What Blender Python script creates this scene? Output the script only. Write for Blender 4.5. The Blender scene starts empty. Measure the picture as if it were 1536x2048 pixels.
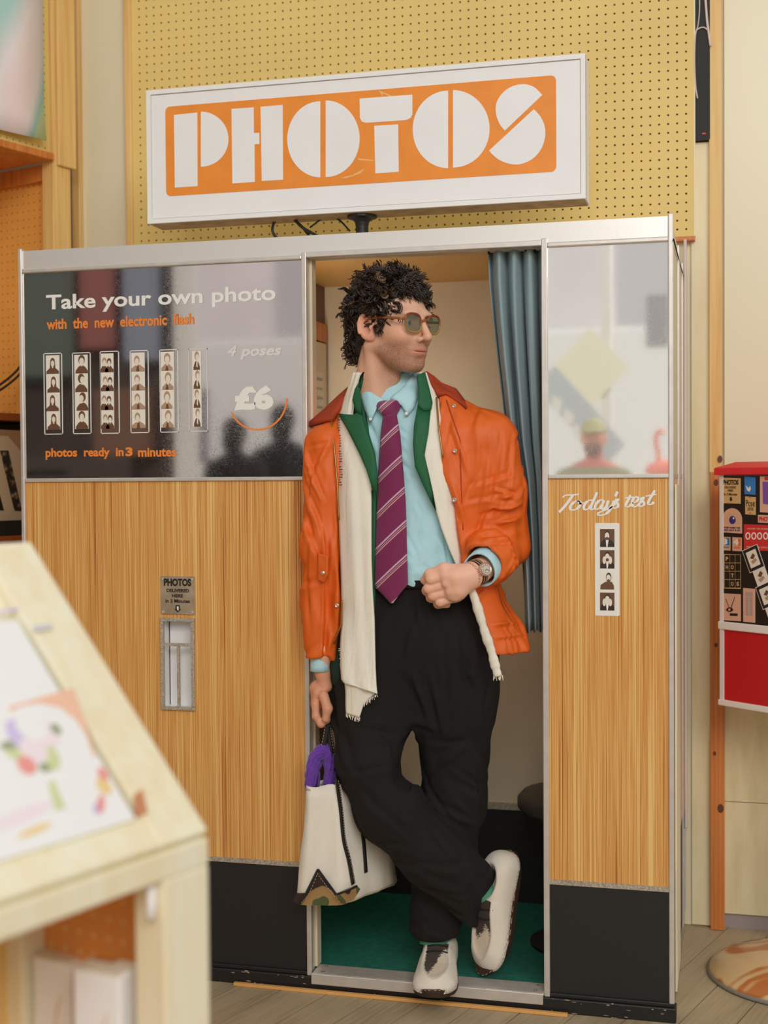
import bpy, math, random
import numpy as np
from mathutils import Vector, Matrix

# ------------------------------------------------------------------ camera, world, light
SC = bpy.context.scene
COL = SC.collection
FPX = 2693.23
YAW, PITCH, ROLL = math.radians(14.46), math.radians(1.4125), math.radians(-.396)
CAM = np.array([0., -3.3, 1.3185])

def _axes():
    f = np.array([-math.sin(YAW)*math.cos(PITCH), math.cos(YAW)*math.cos(PITCH), -math.sin(PITCH)])
    r = np.array([math.cos(YAW), math.sin(YAW), 0.])
    u = np.cross(r, f)
    return (r*math.cos(ROLL)+u*math.sin(ROLL), -r*math.sin(ROLL)+u*math.cos(ROLL), f)
CR, CU, CF = _axes()

cd = bpy.data.cameras.new('camera')
cd.sensor_fit = 'VERTICAL'; cd.sensor_height = 36.0; cd.lens = FPX/2048*36.0
cd.clip_start = 0.05; cd.clip_end = 100
cd.dof.use_dof = True; cd.dof.focus_distance = 3.36; cd.dof.aperture_fstop = 2.5
co = bpy.data.objects.new('camera', cd); COL.objects.link(co)
rm = Matrix(((CR[0], CU[0], -CF[0]), (CR[1], CU[1], -CF[1]), (CR[2], CU[2], -CF[2]))).to_4x4()
co.matrix_world = Matrix.Translation(Vector(CAM)) @ rm
SC.camera = co

SC.view_settings.view_transform = 'Standard'
SC.view_settings.look = 'None'
SC.view_settings.gamma = 1.0
SC.view_settings.use_curve_mapping = False
SC.view_settings.exposure = -0.18

W = bpy.data.worlds.new('daylight'); SC.world = W; W.use_nodes = True
W.node_tree.nodes['Background'].inputs[0].default_value = (1.0, .965, .92, 1)
W.node_tree.nodes['Background'].inputs[1].default_value = .52

def area_light(name, loc, target, sx, sy, power, color=(1, 1, 1)):
    l = bpy.data.lights.new(name, 'AREA'); l.shape = 'RECTANGLE'; l.size = sx; l.size_y = sy
    l.energy = power; l.color = color
    o = bpy.data.objects.new(name, l); COL.objects.link(o)
    d = Vector(target)-Vector(loc)
    o.matrix_world = Matrix.Translation(Vector(loc)) @ d.to_track_quat('-Z', 'Y').to_matrix().to_4x4()
    return o
area_light('shop_window_daylight', (2.0, -6.6, 4.3), (-.7, 0, 1.0), 4.5, 2.6, 300, (1, .97, .93))

# ------------------------------------------------------------------ helpers
def ray(u, v): return CF + CR*((u-768)/FPX) - CU*((v-1024)/FPX)
def PY(u, v, Y=0.):
    d = ray(u, v); return CAM + d*((Y-CAM[1])/d[1])
def PZ(u, v, Z=0.):
    d = ray(u, v); return CAM + d*((Z-CAM[2])/d[2])
def PX(u, v, X=0.):
    d = ray(u, v); return CAM + d*((X-CAM[0])/d[0])
def XZ(u, v, Y=0.):
    p = PY(u, v, Y); return (p[0], p[2])

def s2l(x):
    x = x/255.
    return x/12.92 if x <= .04045 else ((x+.055)/1.055)**2.4
def lin(r, g, b): return (s2l(r), s2l(g), s2l(b), 1)
def alb(r, g, b, k=.72): return tuple(min(.92, s2l(c)/k) for c in (r, g, b))+(1,)

MATS = {}
def newmat(name):
    m = bpy.data.materials.new(name); m.use_nodes = True
    nt = m.node_tree; b = nt.nodes['Principled BSDF']
    MATS[name] = m
    return m, nt, b
def mat(name, col, rough=.6, metal=0., spec=.5, bump=0., bscale=200., var=0., vscale=8., sheen=0., coat=0., alpha=1., trans=0., emit=None, estr=0.):
    if name in MATS: return MATS[name]
    m, nt, b = newmat(name)
    b.inputs['Base Color'].default_value = col
    b.inputs['Roughness'].default_value = rough
    b.inputs['Metallic'].default_value = metal
    b.inputs['Specular IOR Level'].default_value = spec
    if sheen: b.inputs['Sheen Weight'].default_value = sheen
    if coat: b.inputs['Coat Weight'].default_value = coat
    if trans: b.inputs['Transmission Weight'].default_value = trans
    if alpha < 1: b.inputs['Alpha'].default_value = alpha
    if emit: b.inputs['Emission Color'].default_value = emit; b.inputs['Emission Strength'].default_value = estr
    L = nt.links
    if bump or var:
        tc = nt.nodes.new('ShaderNodeTexCoord')
    if bump:
        n = nt.nodes.new('ShaderNodeTexNoise'); n.inputs['Scale'].default_value = bscale; n.inputs['Detail'].default_value = 3
        bp = nt.nodes.new('ShaderNodeBump'); bp.inputs['Strength'].default_value = bump; bp.inputs['Distance'].default_value = .002
        L.new(tc.outputs['Object'], n.inputs['Vector']); L.new(n.outputs['Fac'], bp.inputs['Height']); L.new(bp.outputs['Normal'], b.inputs['Normal'])
    if var:
        n2 = nt.nodes.new('ShaderNodeTexNoise'); n2.inputs['Scale'].default_value = vscale; n2.inputs['Detail'].default_value = 4
        mr = nt.nodes.new('ShaderNodeMapRange'); mr.inputs['From Min'].default_value = .3; mr.inputs['From Max'].default_value = .7
        mr.inputs['To Min'].default_value = 1-var; mr.inputs['To Max'].default_value = 1+var
        mx = nt.nodes.new('ShaderNodeVectorMath'); mx.operation = 'SCALE'; mx.inputs[0].default_value = col[:3]
        L.new(tc.outputs['Object'], n2.inputs['Vector']); L.new(n2.outputs['Fac'], mr.inputs['Value']); L.new(mr.outputs['Result'], mx.inputs['Scale'])
        L.new(mx.outputs['Vector'], b.inputs['Base Color'])
    return m

def ramp(nt, stops, interp='LINEAR'):
    r = nt.nodes.new('ShaderNodeValToRGB'); e = r.color_ramp.elements
    r.color_ramp.interpolation = interp
    while len(e) < len(stops): e.new(.5)
    for i, (p, c) in enumerate(stops):
        e[i].position = p; e[i].color = c
    return r

def woodmat(name, stops, scale=(220, 220, 3), rough=.35, bump=.05, coarse=(9, 9, .8), rot=None, coat=0., coarse_mix=.45):
    m, nt, b = newmat(name); L = nt.links
    tc = nt.nodes.new('ShaderNodeTexCoord')
    mp = nt.nodes.new('ShaderNodeMapping'); mp.inputs['Scale'].default_value = scale
    mp2 = nt.nodes.new('ShaderNodeMapping'); mp2.inputs['Scale'].default_value = coarse
    src = tc.outputs['Object']
    if rot:
        m0 = nt.nodes.new('ShaderNodeMapping'); m0.inputs['Rotation'].default_value = rot
        L.new(src, m0.inputs['Vector']); src = m0.outputs['Vector']
    n = nt.nodes.new('ShaderNodeTexNoise'); n.inputs['Scale'].default_value = 1; n.inputs['Detail'].default_value = 2; n.inputs['Roughness'].default_value = .6
    n2 = nt.nodes.new('ShaderNodeTexNoise'); n2.inputs['Scale'].default_value = 1; n2.inputs['Detail'].default_value = 3
    n2.inputs['Distortion'].default_value = .4
    L.new(src, mp.inputs['Vector']); L.new(src, mp2.inputs['Vector'])
    L.new(mp.outputs['Vector'], n.inputs['Vector']); L.new(mp2.outputs['Vector'], n2.inputs['Vector'])
    mx = nt.nodes.new('ShaderNodeMix'); mx.data_type = 'FLOAT'; mx.inputs[0].default_value = coarse_mix
    L.new(n.outputs['Fac'], mx.inputs[2]); L.new(n2.outputs['Fac'], mx.inputs[3])
    r = ramp(nt, stops); L.new(mx.outputs[0], r.inputs['Fac'])
    L.new(r.outputs['Color'], b.inputs['Base Color'])
    b.inputs['Roughness'].default_value = rough
    if coat: b.inputs['Coat Weight'].default_value = coat; b.inputs['Coat Roughness'].default_value = .12
    if bump:
        bp = nt.nodes.new('ShaderNodeBump'); bp.inputs['Strength'].default_value = bump; bp.inputs['Distance'].default_value = .001
        L.new(n.outputs['Fac'], bp.inputs['Height']); L.new(bp.outputs['Normal'], b.inputs['Normal'])
    return m

class MB:
    def __init__(s): s.v = []; s.f = []; s.mi = []
    def add(s, vs, fs, mi=0):
        o = len(s.v); s.v += [tuple(float(c) for c in v) for v in vs]
        s.f += [tuple(i+o for i in f) for f in fs]; s.mi += [mi]*len(fs); return s
    def box(s, x0, x1, y0, y1, z0, z1, mi=0):
        return s.obox((x0, y0, z0), (x1-x0, 0, 0), (0, y1-y0, 0), (0, 0, z1-z0), mi)
    def obox(s, o, ax, ay, az, mi=0):
        o, ax, ay, az = (np.array(q, float) for q in (o, ax, ay, az))
        vs = [o, o+ax, o+ax+ay, o+ay, o+az, o+ax+az, o+ax+ay+az, o+ay+az]
        fs = [(0, 3, 2, 1), (4, 5, 6, 7), (0, 1, 5, 4), (1, 2, 6, 5), (2, 3, 7, 6), (3, 0, 4, 7)]
        if np.dot(np.cross(ax, ay), az) < 0: fs = [f[::-1] for f in fs]
        return s.add(vs, fs, mi)
    def prism(s, poly, to3, d, mi=0):
        """poly: 2-D outline; to3: maps (a,b) to a 3-D point; d: extrusion vector"""
        n = len(poly); d = np.array(d, float)
        p = [np.array(to3(*q), float) for q in poly]
        nn = sum((np.cross(p[i]-p[0], p[(i+1) % n]-p[0]) for i in range(n)), np.zeros(3))
        if np.dot(nn, d) > 0: p = p[::-1]
        vs = p+[q+d for q in p]
        fs = [tuple(range(n)), tuple(range(2*n-1, n-1, -1))]
        fs += [(i, i+n, (i+1) % n+n, (i+1) % n) for i in range(n)]
        return s.add(vs, fs, mi)
    def loft(s, rings, closed=True, cap=(True, True), mi=0):
        m = len(rings[0]); k = len(rings); vs = [q for r in rings for q in r]; fs = []
        for i in range(k-1):
            for j in range(m if closed else m-1):
                a, b = i*m+j, i*m+(j+1) % m
                fs.append((a, b, b+m, a+m))
        if cap[0]: fs.append(tuple(range(m-1, -1, -1)))
        if cap[1]: fs.append(tuple(range((k-1)*m, k*m)))
        return s.add(vs, fs, mi)
    def tube(s, pts, rad, n=8, cap=True, mi=0, flat=1.0, up=None):
        pts = [np.array(p, float) for p in pts]; k = len(pts)
        rad = [rad]*k if np.isscalar(rad) else list(rad)
        rings = []; prev = np.array(up, float) if up is not None else None
        for i in range(k):
            t = pts[min(i+1, k-1)]-pts[max(i-1, 0)]; t = t/(np.linalg.norm(t)+1e-12)
            if prev is None:
                prev = np.array([0, 0, 1.]) if abs(t[2]) < .9 else np.array([1., 0, 0])
            x = prev-t*np.dot(prev, t); x /= np.linalg.norm(x)+1e-12
            y = np.cross(t, x); prev = x
            rings.append([pts[i]+rad[i]*(x*math.cos(q)+y*math.sin(q)*flat) for q in [2*math.pi*j/n for j in range(n)]])
        return s.loft(rings, True, (cap, cap), mi)
    def lathe(s, prof, c=(0, 0, 0), n=24, mi=0):
        c = np.array(c, float)
        rings = [[c+np.array([r*math.cos(q), r*math.sin(q), z]) for q in [2*math.pi*j/n for j in range(n)]] for r, z in prof]
        return s.loft(rings, True, (True, True), mi)
    def grid(s, P, mi=0):
        """P: (rows, cols, 3) array"""
        P = np.asarray(P); r, c = P.shape[:2]
        fs = [(i*c+j, i*c+j+1, (i+1)*c+j+1, (i+1)*c+j) for i in range(r-1) for j in range(c-1)]
        return s.add(P.reshape(-1, 3), fs, mi)
    def build(s, name, m, parent=None, smooth=False, bevel=0., bseg=2, solid=0., sub=0, soff=0., kind=None, label=None, cat=None, group=None):
        me = bpy.data.meshes.new(name)
        me.from_pydata(s.v, [], s.f); me.update()
        ms = m if isinstance(m, (list, tuple)) else [m]
        for q in ms: me.materials.append(MATS[q] if isinstance(q, str) else q)
        if len(ms) > 1: me.polygons.foreach_set('material_index', s.mi)
        if smooth: me.polygons.foreach_set('use_smooth', [True]*len(me.polygons))
        o = bpy.data.objects.new(name, me); COL.objects.link(o)
        if parent is not None: attach(o, parent)
        else: recentre(o)
        if bevel:
            b = o.modifiers.new('bevel', 'BEVEL'); b.width = bevel; b.segments = bseg; b.limit_method = 'ANGLE'; b.harden_normals = False
        if solid:
            q = o.modifiers.new('thickness', 'SOLIDIFY'); q.thickness = solid; q.offset = soff
        if sub:
            q = o.modifiers.new('smooth', 'SUBSURF'); q.levels = sub; q.render_levels = sub
        tag(o, label, cat, group, kind)
        return o

def world_offset(o):
    t = Vector((0, 0, 0))
    while o is not None:
        t = t+o.location if o.parent is None else t+o.location+o.matrix_parent_inverse.translation
        o = o.parent
    return t
def attach(o, parent):
    o.parent = parent
    o.matrix_parent_inverse = Matrix.Translation(-world_offset(parent))
def recentre(o):
    me = o.data; n = len(me.vertices); a = np.empty(n*3); me.vertices.foreach_get('co', a); a = a.reshape(-1, 3)
    c = np.array([(a[:, 0].min()+a[:, 0].max())/2, (a[:, 1].min()+a[:, 1].max())/2, a[:, 2].min()])
    me.vertices.foreach_set('co', (a-c).ravel()); o.location = c; me.update()
def tag(o, label=None, cat=None, group=None, kind=None):
    if label: o['label'] = label
    if cat: o['category'] = cat
    if group: o['group'] = group
    if kind: o['kind'] = kind
    return o
def thing(name, label, cat, loc, group=None):
    o = bpy.data.objects.new(name, None); COL.objects.link(o); o.location = loc
    o.empty_display_size = .1
    return tag(o, label, cat, group)

def text_mesh(s, bold=0., shear=0., spacing=1., align='LEFT'):
    c = bpy.data.curves.new('t', 'FONT'); c.body = s; c.size = 1; c.offset = bold; c.shear = shear
    c.space_character = spacing; c.align_x = align; c.resolution_u = 4
    o = bpy.data.objects.new('t', c); COL.objects.link(o)
    dg = bpy.context.evaluated_depsgraph_get()
    me = bpy.data.meshes.new_from_object(o.evaluated_get(dg))
    vs = [tuple(v.co) for v in me.vertices]; fs = [tuple(p.vertices) for p in me.polygons]
    bpy.data.objects.remove(o); bpy.data.curves.remove(c); bpy.data.meshes.remove(me)
    return vs, fs
def text_on(mb, s, x0, x1, z0, z1, to3, bold=0., shear=0., spacing=1., mi=0):
    """flat lettering fitted into the rectangle (x0..x1, z0..z1) of the plane to3(a,b)"""
    vs, fs = text_mesh(s, bold, shear, spacing)
    a = np.array(vs); lo = a.min(0); hi = a.max(0)
    q = [to3(x0+(p[0]-lo[0])/(hi[0]-lo[0])*(x1-x0), z0+(p[1]-lo[1])/(hi[1]-lo[1])*(z1-z0)) for p in a]
    mb.add(q, fs, mi)
def front(y):
    return lambda a, b: (a, y, b)

def pegboard(mb, o, ux, uz, nrm, w, h, pu, pz, pitch=.0254, r=.0032, depth=.006):
    """perforated board: o corner, unit vectors ux/uz in plane, nrm towards the viewer; pu,pz offset of first hole"""
    o, ux, uz, nrm = (np.array(q, float) for q in (o, ux, uz, nrm))
    nu = int((w-pu-pitch/2)/pitch)+1; nz = int((h-pz-pitch/2)/pitch)+1
    ang = [math.pi/4*k for k in range(8)]
    oc = [(math.cos(q)*r, math.sin(q)*r) for q in ang]
    hp = pitch/2
    sq = [(hp, 0), (hp, hp), (0, hp), (-hp, hp), (-hp, 0), (-hp, -hp), (0, -hp), (hp, -hp)]
    cell = [(i, (i+1) % 8, 8+(i+1) % 8, 8+i) for i in range(8)]+[(8+i, 8+(i+1) % 8, 16+(i+1) % 8, 16+i) for i in range(8)]
    flip = np.dot(np.cross(ux, uz), nrm) < 0
    if flip: cell = [c[::-1] for c in cell]
    for i in range(nu):
        for j in range(nz):
            c = o+ux*(pu+i*pitch)+uz*(pz+j*pitch)
            vs = [c+ux*a+uz*b for a, b in sq]+[c+ux*a+uz*b for a, b in oc]+[c+ux*a+uz*b-nrm*depth for a, b in oc]
            mb.add(vs, cell)
    a0, a1 = pu-hp, pu-hp+nu*pitch; b0, b1 = pz-hp, pz-hp+nz*pitch
    def q(x0, x1, z0, z1):
        if x1-x0 < 1e-5 or z1-z0 < 1e-5: return
        f = [(0, 1, 2, 3)]
        if flip: f = [(3, 2, 1, 0)]
        mb.add([o+ux*x0+uz*z0, o+ux*x1+uz*z0, o+ux*x1+uz*z1, o+ux*x0+uz*z1], f)
    q(0, a0, 0, h); q(a1, w, 0, h); q(a0, a1, 0, b0); q(a0, a1, b1, h)

def rrect(x0, x1, z0, z1, r, n=5):
    p = []
    for cx, cz, a0 in ((x1-r, z1-r, 0), (x0+r, z1-r, 90), (x0+r, z0+r, 180), (x1-r, z0+r, 270)):
        for k in range(n+1):
            a = math.radians(a0+90*k/n); p.append((cx+r*math.cos(a), cz+r*math.sin(a)))
    return p
def ell(cx, cz, rx, rz, n=16, a0=0, a1=360):
    full = abs(a1-a0) >= 360
    k = n if full else n+1
    return [(cx+rx*math.cos(math.radians(a0+(a1-a0)*i/n)), cz+rz*math.sin(math.radians(a0+(a1-a0)*i/n))) for i in range(k)]

# ------------------------------------------------------------------ materials
woodmat('teak_laminate', [(.32, alb(120, 62, 22)), (.41, alb(170, 106, 50)), (.46, alb(206, 162, 96)), (.51, alb(182, 120, 58)), (.56, alb(208, 168, 102)), (.68, alb(216, 184, 120))],
        scale=(300, 300, 1.2), coarse=(20, 20, .2), rough=.22, bump=.03, coarse_mix=.40)
woodmat('pine', [(.3, alb(186, 134, 74)), (.5, alb(204, 168, 104)), (.7, alb(212, 184, 126))], scale=(60, 60, 2.), coarse=(12, 12, .7), rough=.45)
woodmat('pine_red', [(.3, alb(150, 82, 34)), (.5, alb(184, 110, 52)), (.7, alb(198, 132, 70))], scale=(90, 90, 2.), coarse=(16, 16, .9), rough=.4)
woodmat('pine_pale', [(.3, alb(208, 194, 160)), (.5, alb(214, 205, 178)), (.7, alb(218, 212, 196))], scale=(40, 40, 3.), coarse=(8, 8, 1.5), rough=.5)
woodmat('ply_pale', [(.3, alb(192, 178, 138)), (.5, alb(204, 192, 156)), (.7, alb(208, 200, 170))], scale=(26, 26, 5.), coarse=(3, 3, .8), rough=.33, bump=.02)
mat('peg_yellow', alb(204, 178, 108), .55, bump=.08, bscale=300, var=.04, vscale=3)
mat('peg_orange', alb(206, 146, 70), .55, var=.04)
mat('hole_dark', alb(70, 40, 18), .9)
mat('black', (.012, .012, .012, 1), .5)
mat('slot_black', (.010, .009, .009, 1), .6)
mat('sign_white', alb(222, 221, 216), .35, var=.02)
mat('sign_trim', alb(212, 212, 210), .35)
mat('sign_orange', alb(222, 128, 42), .35, var=.06, vscale=14)
mat('aluminium', (.86, .84, .80, 1), .34, metal=.6, bump=.05, bscale=90)
mat('alu_trim', (.74, .70, .65, 1), .38, metal=.55, var=.06, vscale=30)
mat('alu_dirty', (.52, .46, .37, 1), .5, metal=.45, bump=.3, bscale=500, var=.35, vscale=220)
mat('kick_black', (.016, .016, .017, 1), .42, bump=.12, bscale=160)
mat('base_black', (.014, .013, .013, 1), .45, bump=.2, bscale=80)
mat('chip_paint', alb(150, 135, 110), .7)
mat('thin_wood', alb(200, 150, 85), .6)
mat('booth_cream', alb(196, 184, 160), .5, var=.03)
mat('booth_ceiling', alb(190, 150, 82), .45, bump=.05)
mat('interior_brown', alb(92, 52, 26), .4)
mat('lino_teal', alb(30, 104, 90), .45, bump=.1, bscale=120, var=.22, vscale=45)
mat('skirt_dark', (.013, .012, .012, 1), .5)
mat('rubber_grey', alb(64, 60, 54), .45)
mat('ink_white', alb(214, 212, 206), .5)
mat('ink_orange', alb(216, 122, 50), .5)
mat('ink_black', (.014, .013, .012, 1), .5)
mat('photo_white', alb(210, 206, 196), .35)
mat('photo_brown', alb(96, 66, 44), .4)
mat('photo_mid', alb(160, 132, 108), .4)
mat('photo_dark', alb(44, 34, 28), .4)
mat('photo_face', alb(206, 198, 186), .4)
mat('sticker_white', alb(212, 210, 202), .4)
mat('steel_plate', (.74, .60, .44, 1), .28, metal=.75, var=.2, vscale=22)
mat('cable_black', (.015, .014, .013, 1), .4)
mat('cable_white', alb(196, 180, 172), .5)
mat('wall_cream', alb(204, 196, 168), .28, bump=.03, bscale=40, var=.02, vscale=2)
mat('plinth_grey', alb(140, 130, 128), .5)
sun = bpy.data.lights.new('sun', 'SUN'); sun.energy = 1.6; sun.angle = .05; sun.color = (1, .96, .9)
so = bpy.data.objects.new('sun', sun); COL.objects.link(so); so.rotation_euler = Vector((.25, -.75, -.62)).to_track_quat('-Z', 'Y').to_euler()
# ------------------------------------------------------------------ setting: floor, walls
PLA = math.radians(72.2); PLD = np.array([math.cos(PLA), math.sin(PLA), 0]); PLN = np.array([math.sin(PLA), -math.cos(PLA), 0])
woodmat('floor_board', [(.3, alb(132, 116, 92)), (.5, alb(158, 142, 114)), (.7, alb(174, 158, 130))], scale=(120, 5, 5), coarse=(7, 1.5, 1.5), rough=.6, bump=.25, rot=(0, 0, -PLA+math.pi/2), coarse_mix=.6)
mat('floor_gap', alb(60, 48, 36), .9)
floor = MB().box(-7, 6, -12, 1.2, -.10, -.012).build('floor', 'floor_gap', kind='structure')
random.seed(4)
k0 = -1.181
for i in range(-9, 22):
    off = k0+i*.1188
    w = .1188-.0032
    s0 = -3.6-random.random()*1.2
    while s0 < 1.3:
        ln = 1.5+random.random()*1.2
        s1 = min(s0+ln, 1.35)
        dz = random.uniform(-.0012, .0)
        o = PLN*off+PLD*s0+np.array([0, 0, -.012])
        mid = PLN*off+PLD*(s0+s1)/2
        if s1-s0 > .2:
            MB().obox(o, PLN*w, PLD*(s1-s0-.002), (0, 0, .012+dz)).build('plank', 'floor_board', floor)
        s0 = s1
# far floor beyond the planks
MB().box(-7, 6, -12, -3.6, -.012, -.001).build('floor_far', 'floor_board', floor)

WY = .735
wall = MB().box(-2.6, 3.2, WY, WY+.08, 0, 3.3).build('wall_back', 'wall_cream', kind='structure')
# plywood panels on the right with seams, kick recess
def wall_panel(u0, u1, z0, z1, m, y=WY, t=.014, nm='wall_panel', x0=None, x1=None):
    xa = PY(u0, 1200, y)[0] if x0 is None else x0
    xb = PY(u1, 1200, y)[0] if x1 is None else x1
    return MB().box(xa, xb, y-t, y, z0, z1).build(nm, m, wall, bevel=.0008)
xs_post0, xs_post1 = -.055, -.019
wall_panel(0, 0, .004, 2.285, 'ply_pale', x0=-.112, x1=xs_post0, t=.010)
wall_panel(0, 0, .045, .372, 'ply_pale', x0=xs_post1, x1=1.2, t=.016)
wall_panel(0, 0, .374, 1.10, 'ply_pale', x0=xs_post1, x1=1.2, t=.016)
wall_panel(0, 0, 1.102, 3.2, 'wall_cream', x0=xs_post1, x1=1.2, t=.016)
MB().box(xs_post1, 1.2, WY-.004, WY, 0, .044).build('plinth', 'plinth_grey', wall)
p = MB().box(xs_post0-.004, xs_post1, WY-.035, WY, 0, 1.33).build('post', 'pine_red', wall, bevel=.002)
p2 = MB().box(xs_post0-.006, xs_post1-.006, WY-.030, WY, 1.33, 3.2).build('post', 'pine', wall, bevel=.002)
# knots on the pine post
mat('knot', alb(92, 46, 20), .5); mat('knot_ring', alb(150, 90, 40), .5)
for u, v, r in ((1432, 965, 6), (1441, 1617, 8), (1429, 1507, 4), (1432, 1290, 4), (1440, 918, 6)):
    c = PY(u, v, WY-.0355); rr = r/690
    if abs(c[2]-1.33) < .02: continue
    MB().prism(ell(c[0], c[2], rr*.8, rr*1.15, 12), front(c[1]), (0, .0006, 0)).build('knot', 'knot', p)
# black recess with cables, upper right
sl = MB().box(-.104, -.058, WY-.030, WY, 2.287, 3.2).build('cable_channel', 'slot_black', wall)
def cable(pts, r, m, nm='cable', parent=None):
    q = []
    P = [np.array(p, float) for p in pts]
    P = [2*P[0]-P[1]]+P+[2*P[-1]-P[-2]]
    for i in range(1, len(P)-2):
        for t in np.linspace(0, 1, 6, endpoint=False):
            a, b, c, d = P[i-1], P[i], P[i+1], P[i+2]
            q.append(.5*((2*b)+(-a+c)*t+(2*a-5*b+4*c-d)*t*t+(-a+3*b-3*c+d)*t**3))
    q.append(P[-2])
    return q
def pycab(uv, y): return [PY(u, v, y) for u, v in uv]
MB().tube(cable(pycab([(1409, -40), (1411, 0), (1414, 40), (1418, 70), (1421, 92)], WY-.036), 0, 0), .0034, 8).build('cable', 'cable_white', wall, smooth=True)
MB().tube(cable(pycab([(1415, 60), (1408, 55), (1398, 57), (1391, 68), (1389, 120), (1391, 170), (1395, 197)], WY-.035), 0, 0), .0020, 8).build('cable', 'cable_white', wall, smooth=True)
MB().tube(cable(pycab([(1399, -30), (1399, 20), (1396, 50), (1392, 62)], WY-.034), 0, 0), .0015, 6).build('cable', 'cable_white', wall, smooth=True)
mat('led_red', (.5, .01, .01, 1), .4, emit=(1, .02, .02, 1), estr=.25)
c = PY(1408, 267, WY-.031); MB().box(c[0]-.005, c[0]+.005, c[1], c[1]+.002, c[2]-.002, c[2]+.002).build('indicator_light', 'led_red', wall)

# yellow pegboard panel above the booth
PGY = .70; px0, px1, pz0, pz1 = -1.853, -.1025, 2.012, 3.15
peg = MB()
hx = -.125; nhx = int((hx-px0-.008)/.0254); pu = hx-nhx*.0254-px0
pegboard(peg, (px0, PGY, pz0), (1, 0, 0), (0, 0, 1), (0, -1, 0), px1-px0, pz1-pz0, pu, 2.033-pz0)
pb = peg.build('pegboard_panel', 'peg_yellow', wall)
MB().box(px0, px1, PGY+.0055, PGY+.0065, pz0, pz1).build('backing', 'hole_dark', pb)
MB().box(px0-.002, px1+.002, PGY-.0005, WY, pz0-.012, pz0).build('ledge', 'pine_red', pb, bevel=.001)
MB().box(px1, px1+.003, PGY, WY, pz0, pz1).build('edge', 'pine_pale', pb)
# pine batten left of the pegboard, pale wall strip, corner post of the side wall
MB().box(PY(250, 300, .69)[0], px0, .69, WY, 1.5, 3.2).build('batten', 'pine', wall, bevel=.002)
MB().box(PY(160, 300, .72)[0]-.01, PY(250, 300, .72)[0]+.004, .72, WY, 1.2, 3.2).build('wall_panel', 'wall_cream', wall)

# side wall with shelving, turned with the floor boards
SA = np.array([math.cos(math.radians(71.5)), math.sin(math.radians(71.5)), 0]); SN = np.array([SA[1], -SA[0], 0]); UP = np.array([0, 0, 1.])
P0 = np.array([-2.024, .56, 0.]); RW = .36
lw = MB().obox(P0-SN*(RW+.005)+SA*.06+UP*0, -SA*1.9, -SN*.06, UP*3.3).build('wall_left', 'peg_orange', kind='structure')
def sbox(s0, s1, w0, w1, z0, z1):
    """box in side-wall frame: s towards the camera, w into the wall"""
    return MB().obox(P0-SA*s0-SN*w0+UP*z0, -SA*(s1-s0), -SN*(w1-w0), UP*(z1-z0))
shelf_z = 2.315
# corner post: two stacked boards
sbox(-.03, .045, .0, .05, 1.0, 3.2).build('post', 'pine', lw, bevel=.003)
sbox(-.045, .03, -.012, .0, 2.30, 3.2).build('post', 'pine', lw, bevel=.004)
MB().box(PY(143, 300, .70)[0], PY(160, 300, .70)[0], .695, WY, 1.0, 3.2).build('post', 'pine', lw, bevel=.003)
# upper perforated panel
up = MB(); pegboard(up, P0-SA*1.5-SN*.012+UP*(shelf_z+.02), SA, UP, SN, 1.46, .9, .0127, .014)
u1 = up.build('pegboard_panel', 'peg_yellow', lw)
MB().obox(P0-SA*1.5-SN*.0185+UP*(shelf_z+.02), SA*1.46, -SN*.001, UP*.9).build('backing', 'hole_dark', u1)
# shelf under it
sbox(.05, 1.5, -.012, RW, shelf_z-.004, shelf_z+.018).build('shelf', 'pine_red', lw, bevel=.002)
# recess: end panel facing the camera and back panel
lp = MB(); pegboard(lp, P0-SA*.012-SN*RW+UP*1.0, SN, UP, -SA, RW-.03, shelf_z-.004-1.0, .010, .010)
l1 = lp.build('pegboard_panel', 'peg_orange', lw)
MB().obox(P0-SA*.004-SN*RW+UP*1.0, SN*(RW-.03), SA*.001, UP*(shelf_z-1.004)).build('backing', 'hole_dark', l1)
sbox(.012, .035, .03, RW, shelf_z-.055, shelf_z-.005).build('cleat', 'pine_red', lw, bevel=.002)
lp = MB(); pegboard(lp, P0-SA*1.5-SN*(RW-.001)+UP*1.0, SA, UP, SN, 1.48, shelf_z-.004-1.0, .0127, .010)
l2 = lp.build('pegboard_panel', 'peg_yellow', lw)
MB().obox(P0-SA*1.5-SN*(RW+.004)+UP*1.0, SA*1.48, -SN*.001, UP*(shelf_z-1.004)).build('backing', 'hole_dark', l2)
# lower shelves
mat('shelf_brown', alb(128, 66, 26), .4)
sbox(.0, 1.5, .02, RW, 1.502, 1.525).build('shelf', 'shelf_brown', lw, bevel=.002)
sbox(.0, 1.5, .0, RW, 1.135, 1.155).build('shelf', 'shelf_brown', lw, bevel=.002)
sbox(.0, 1.5, .10, .195, 1.155, 1.495).build('shelf_back', 'black', lw)
sbox(.0, 1.5, .005, .195, 1.155, 1.20).build('shelf_riser', 'black', lw)
sbox(.0, 1.5, .0, .195, .0, 1.13).build('cupboard', 'pine', lw)
# cable drooping on the shelf wall
e = P0-SA*.05-SN*.12
MB().tube(cable([e-SA*.5+UP*1.57, e-SA*.3+UP*1.565, e-SA*.15+UP*1.60, e-SA*.05+UP*1.66, e+UP*1.72], 0, 0), .004, 8).build('cable', 'cable_black', lw, smooth=True)
MB().tube(cable([e-SA*.5+UP*1.56, e-SA*.3+UP*1.555, e-SA*.15+UP*1.585, e-SA*.05+UP*1.64, e+SN*.01+UP*1.70], 0, 0), .004, 8).build('cable', 'cable_black', lw, smooth=True)
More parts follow.
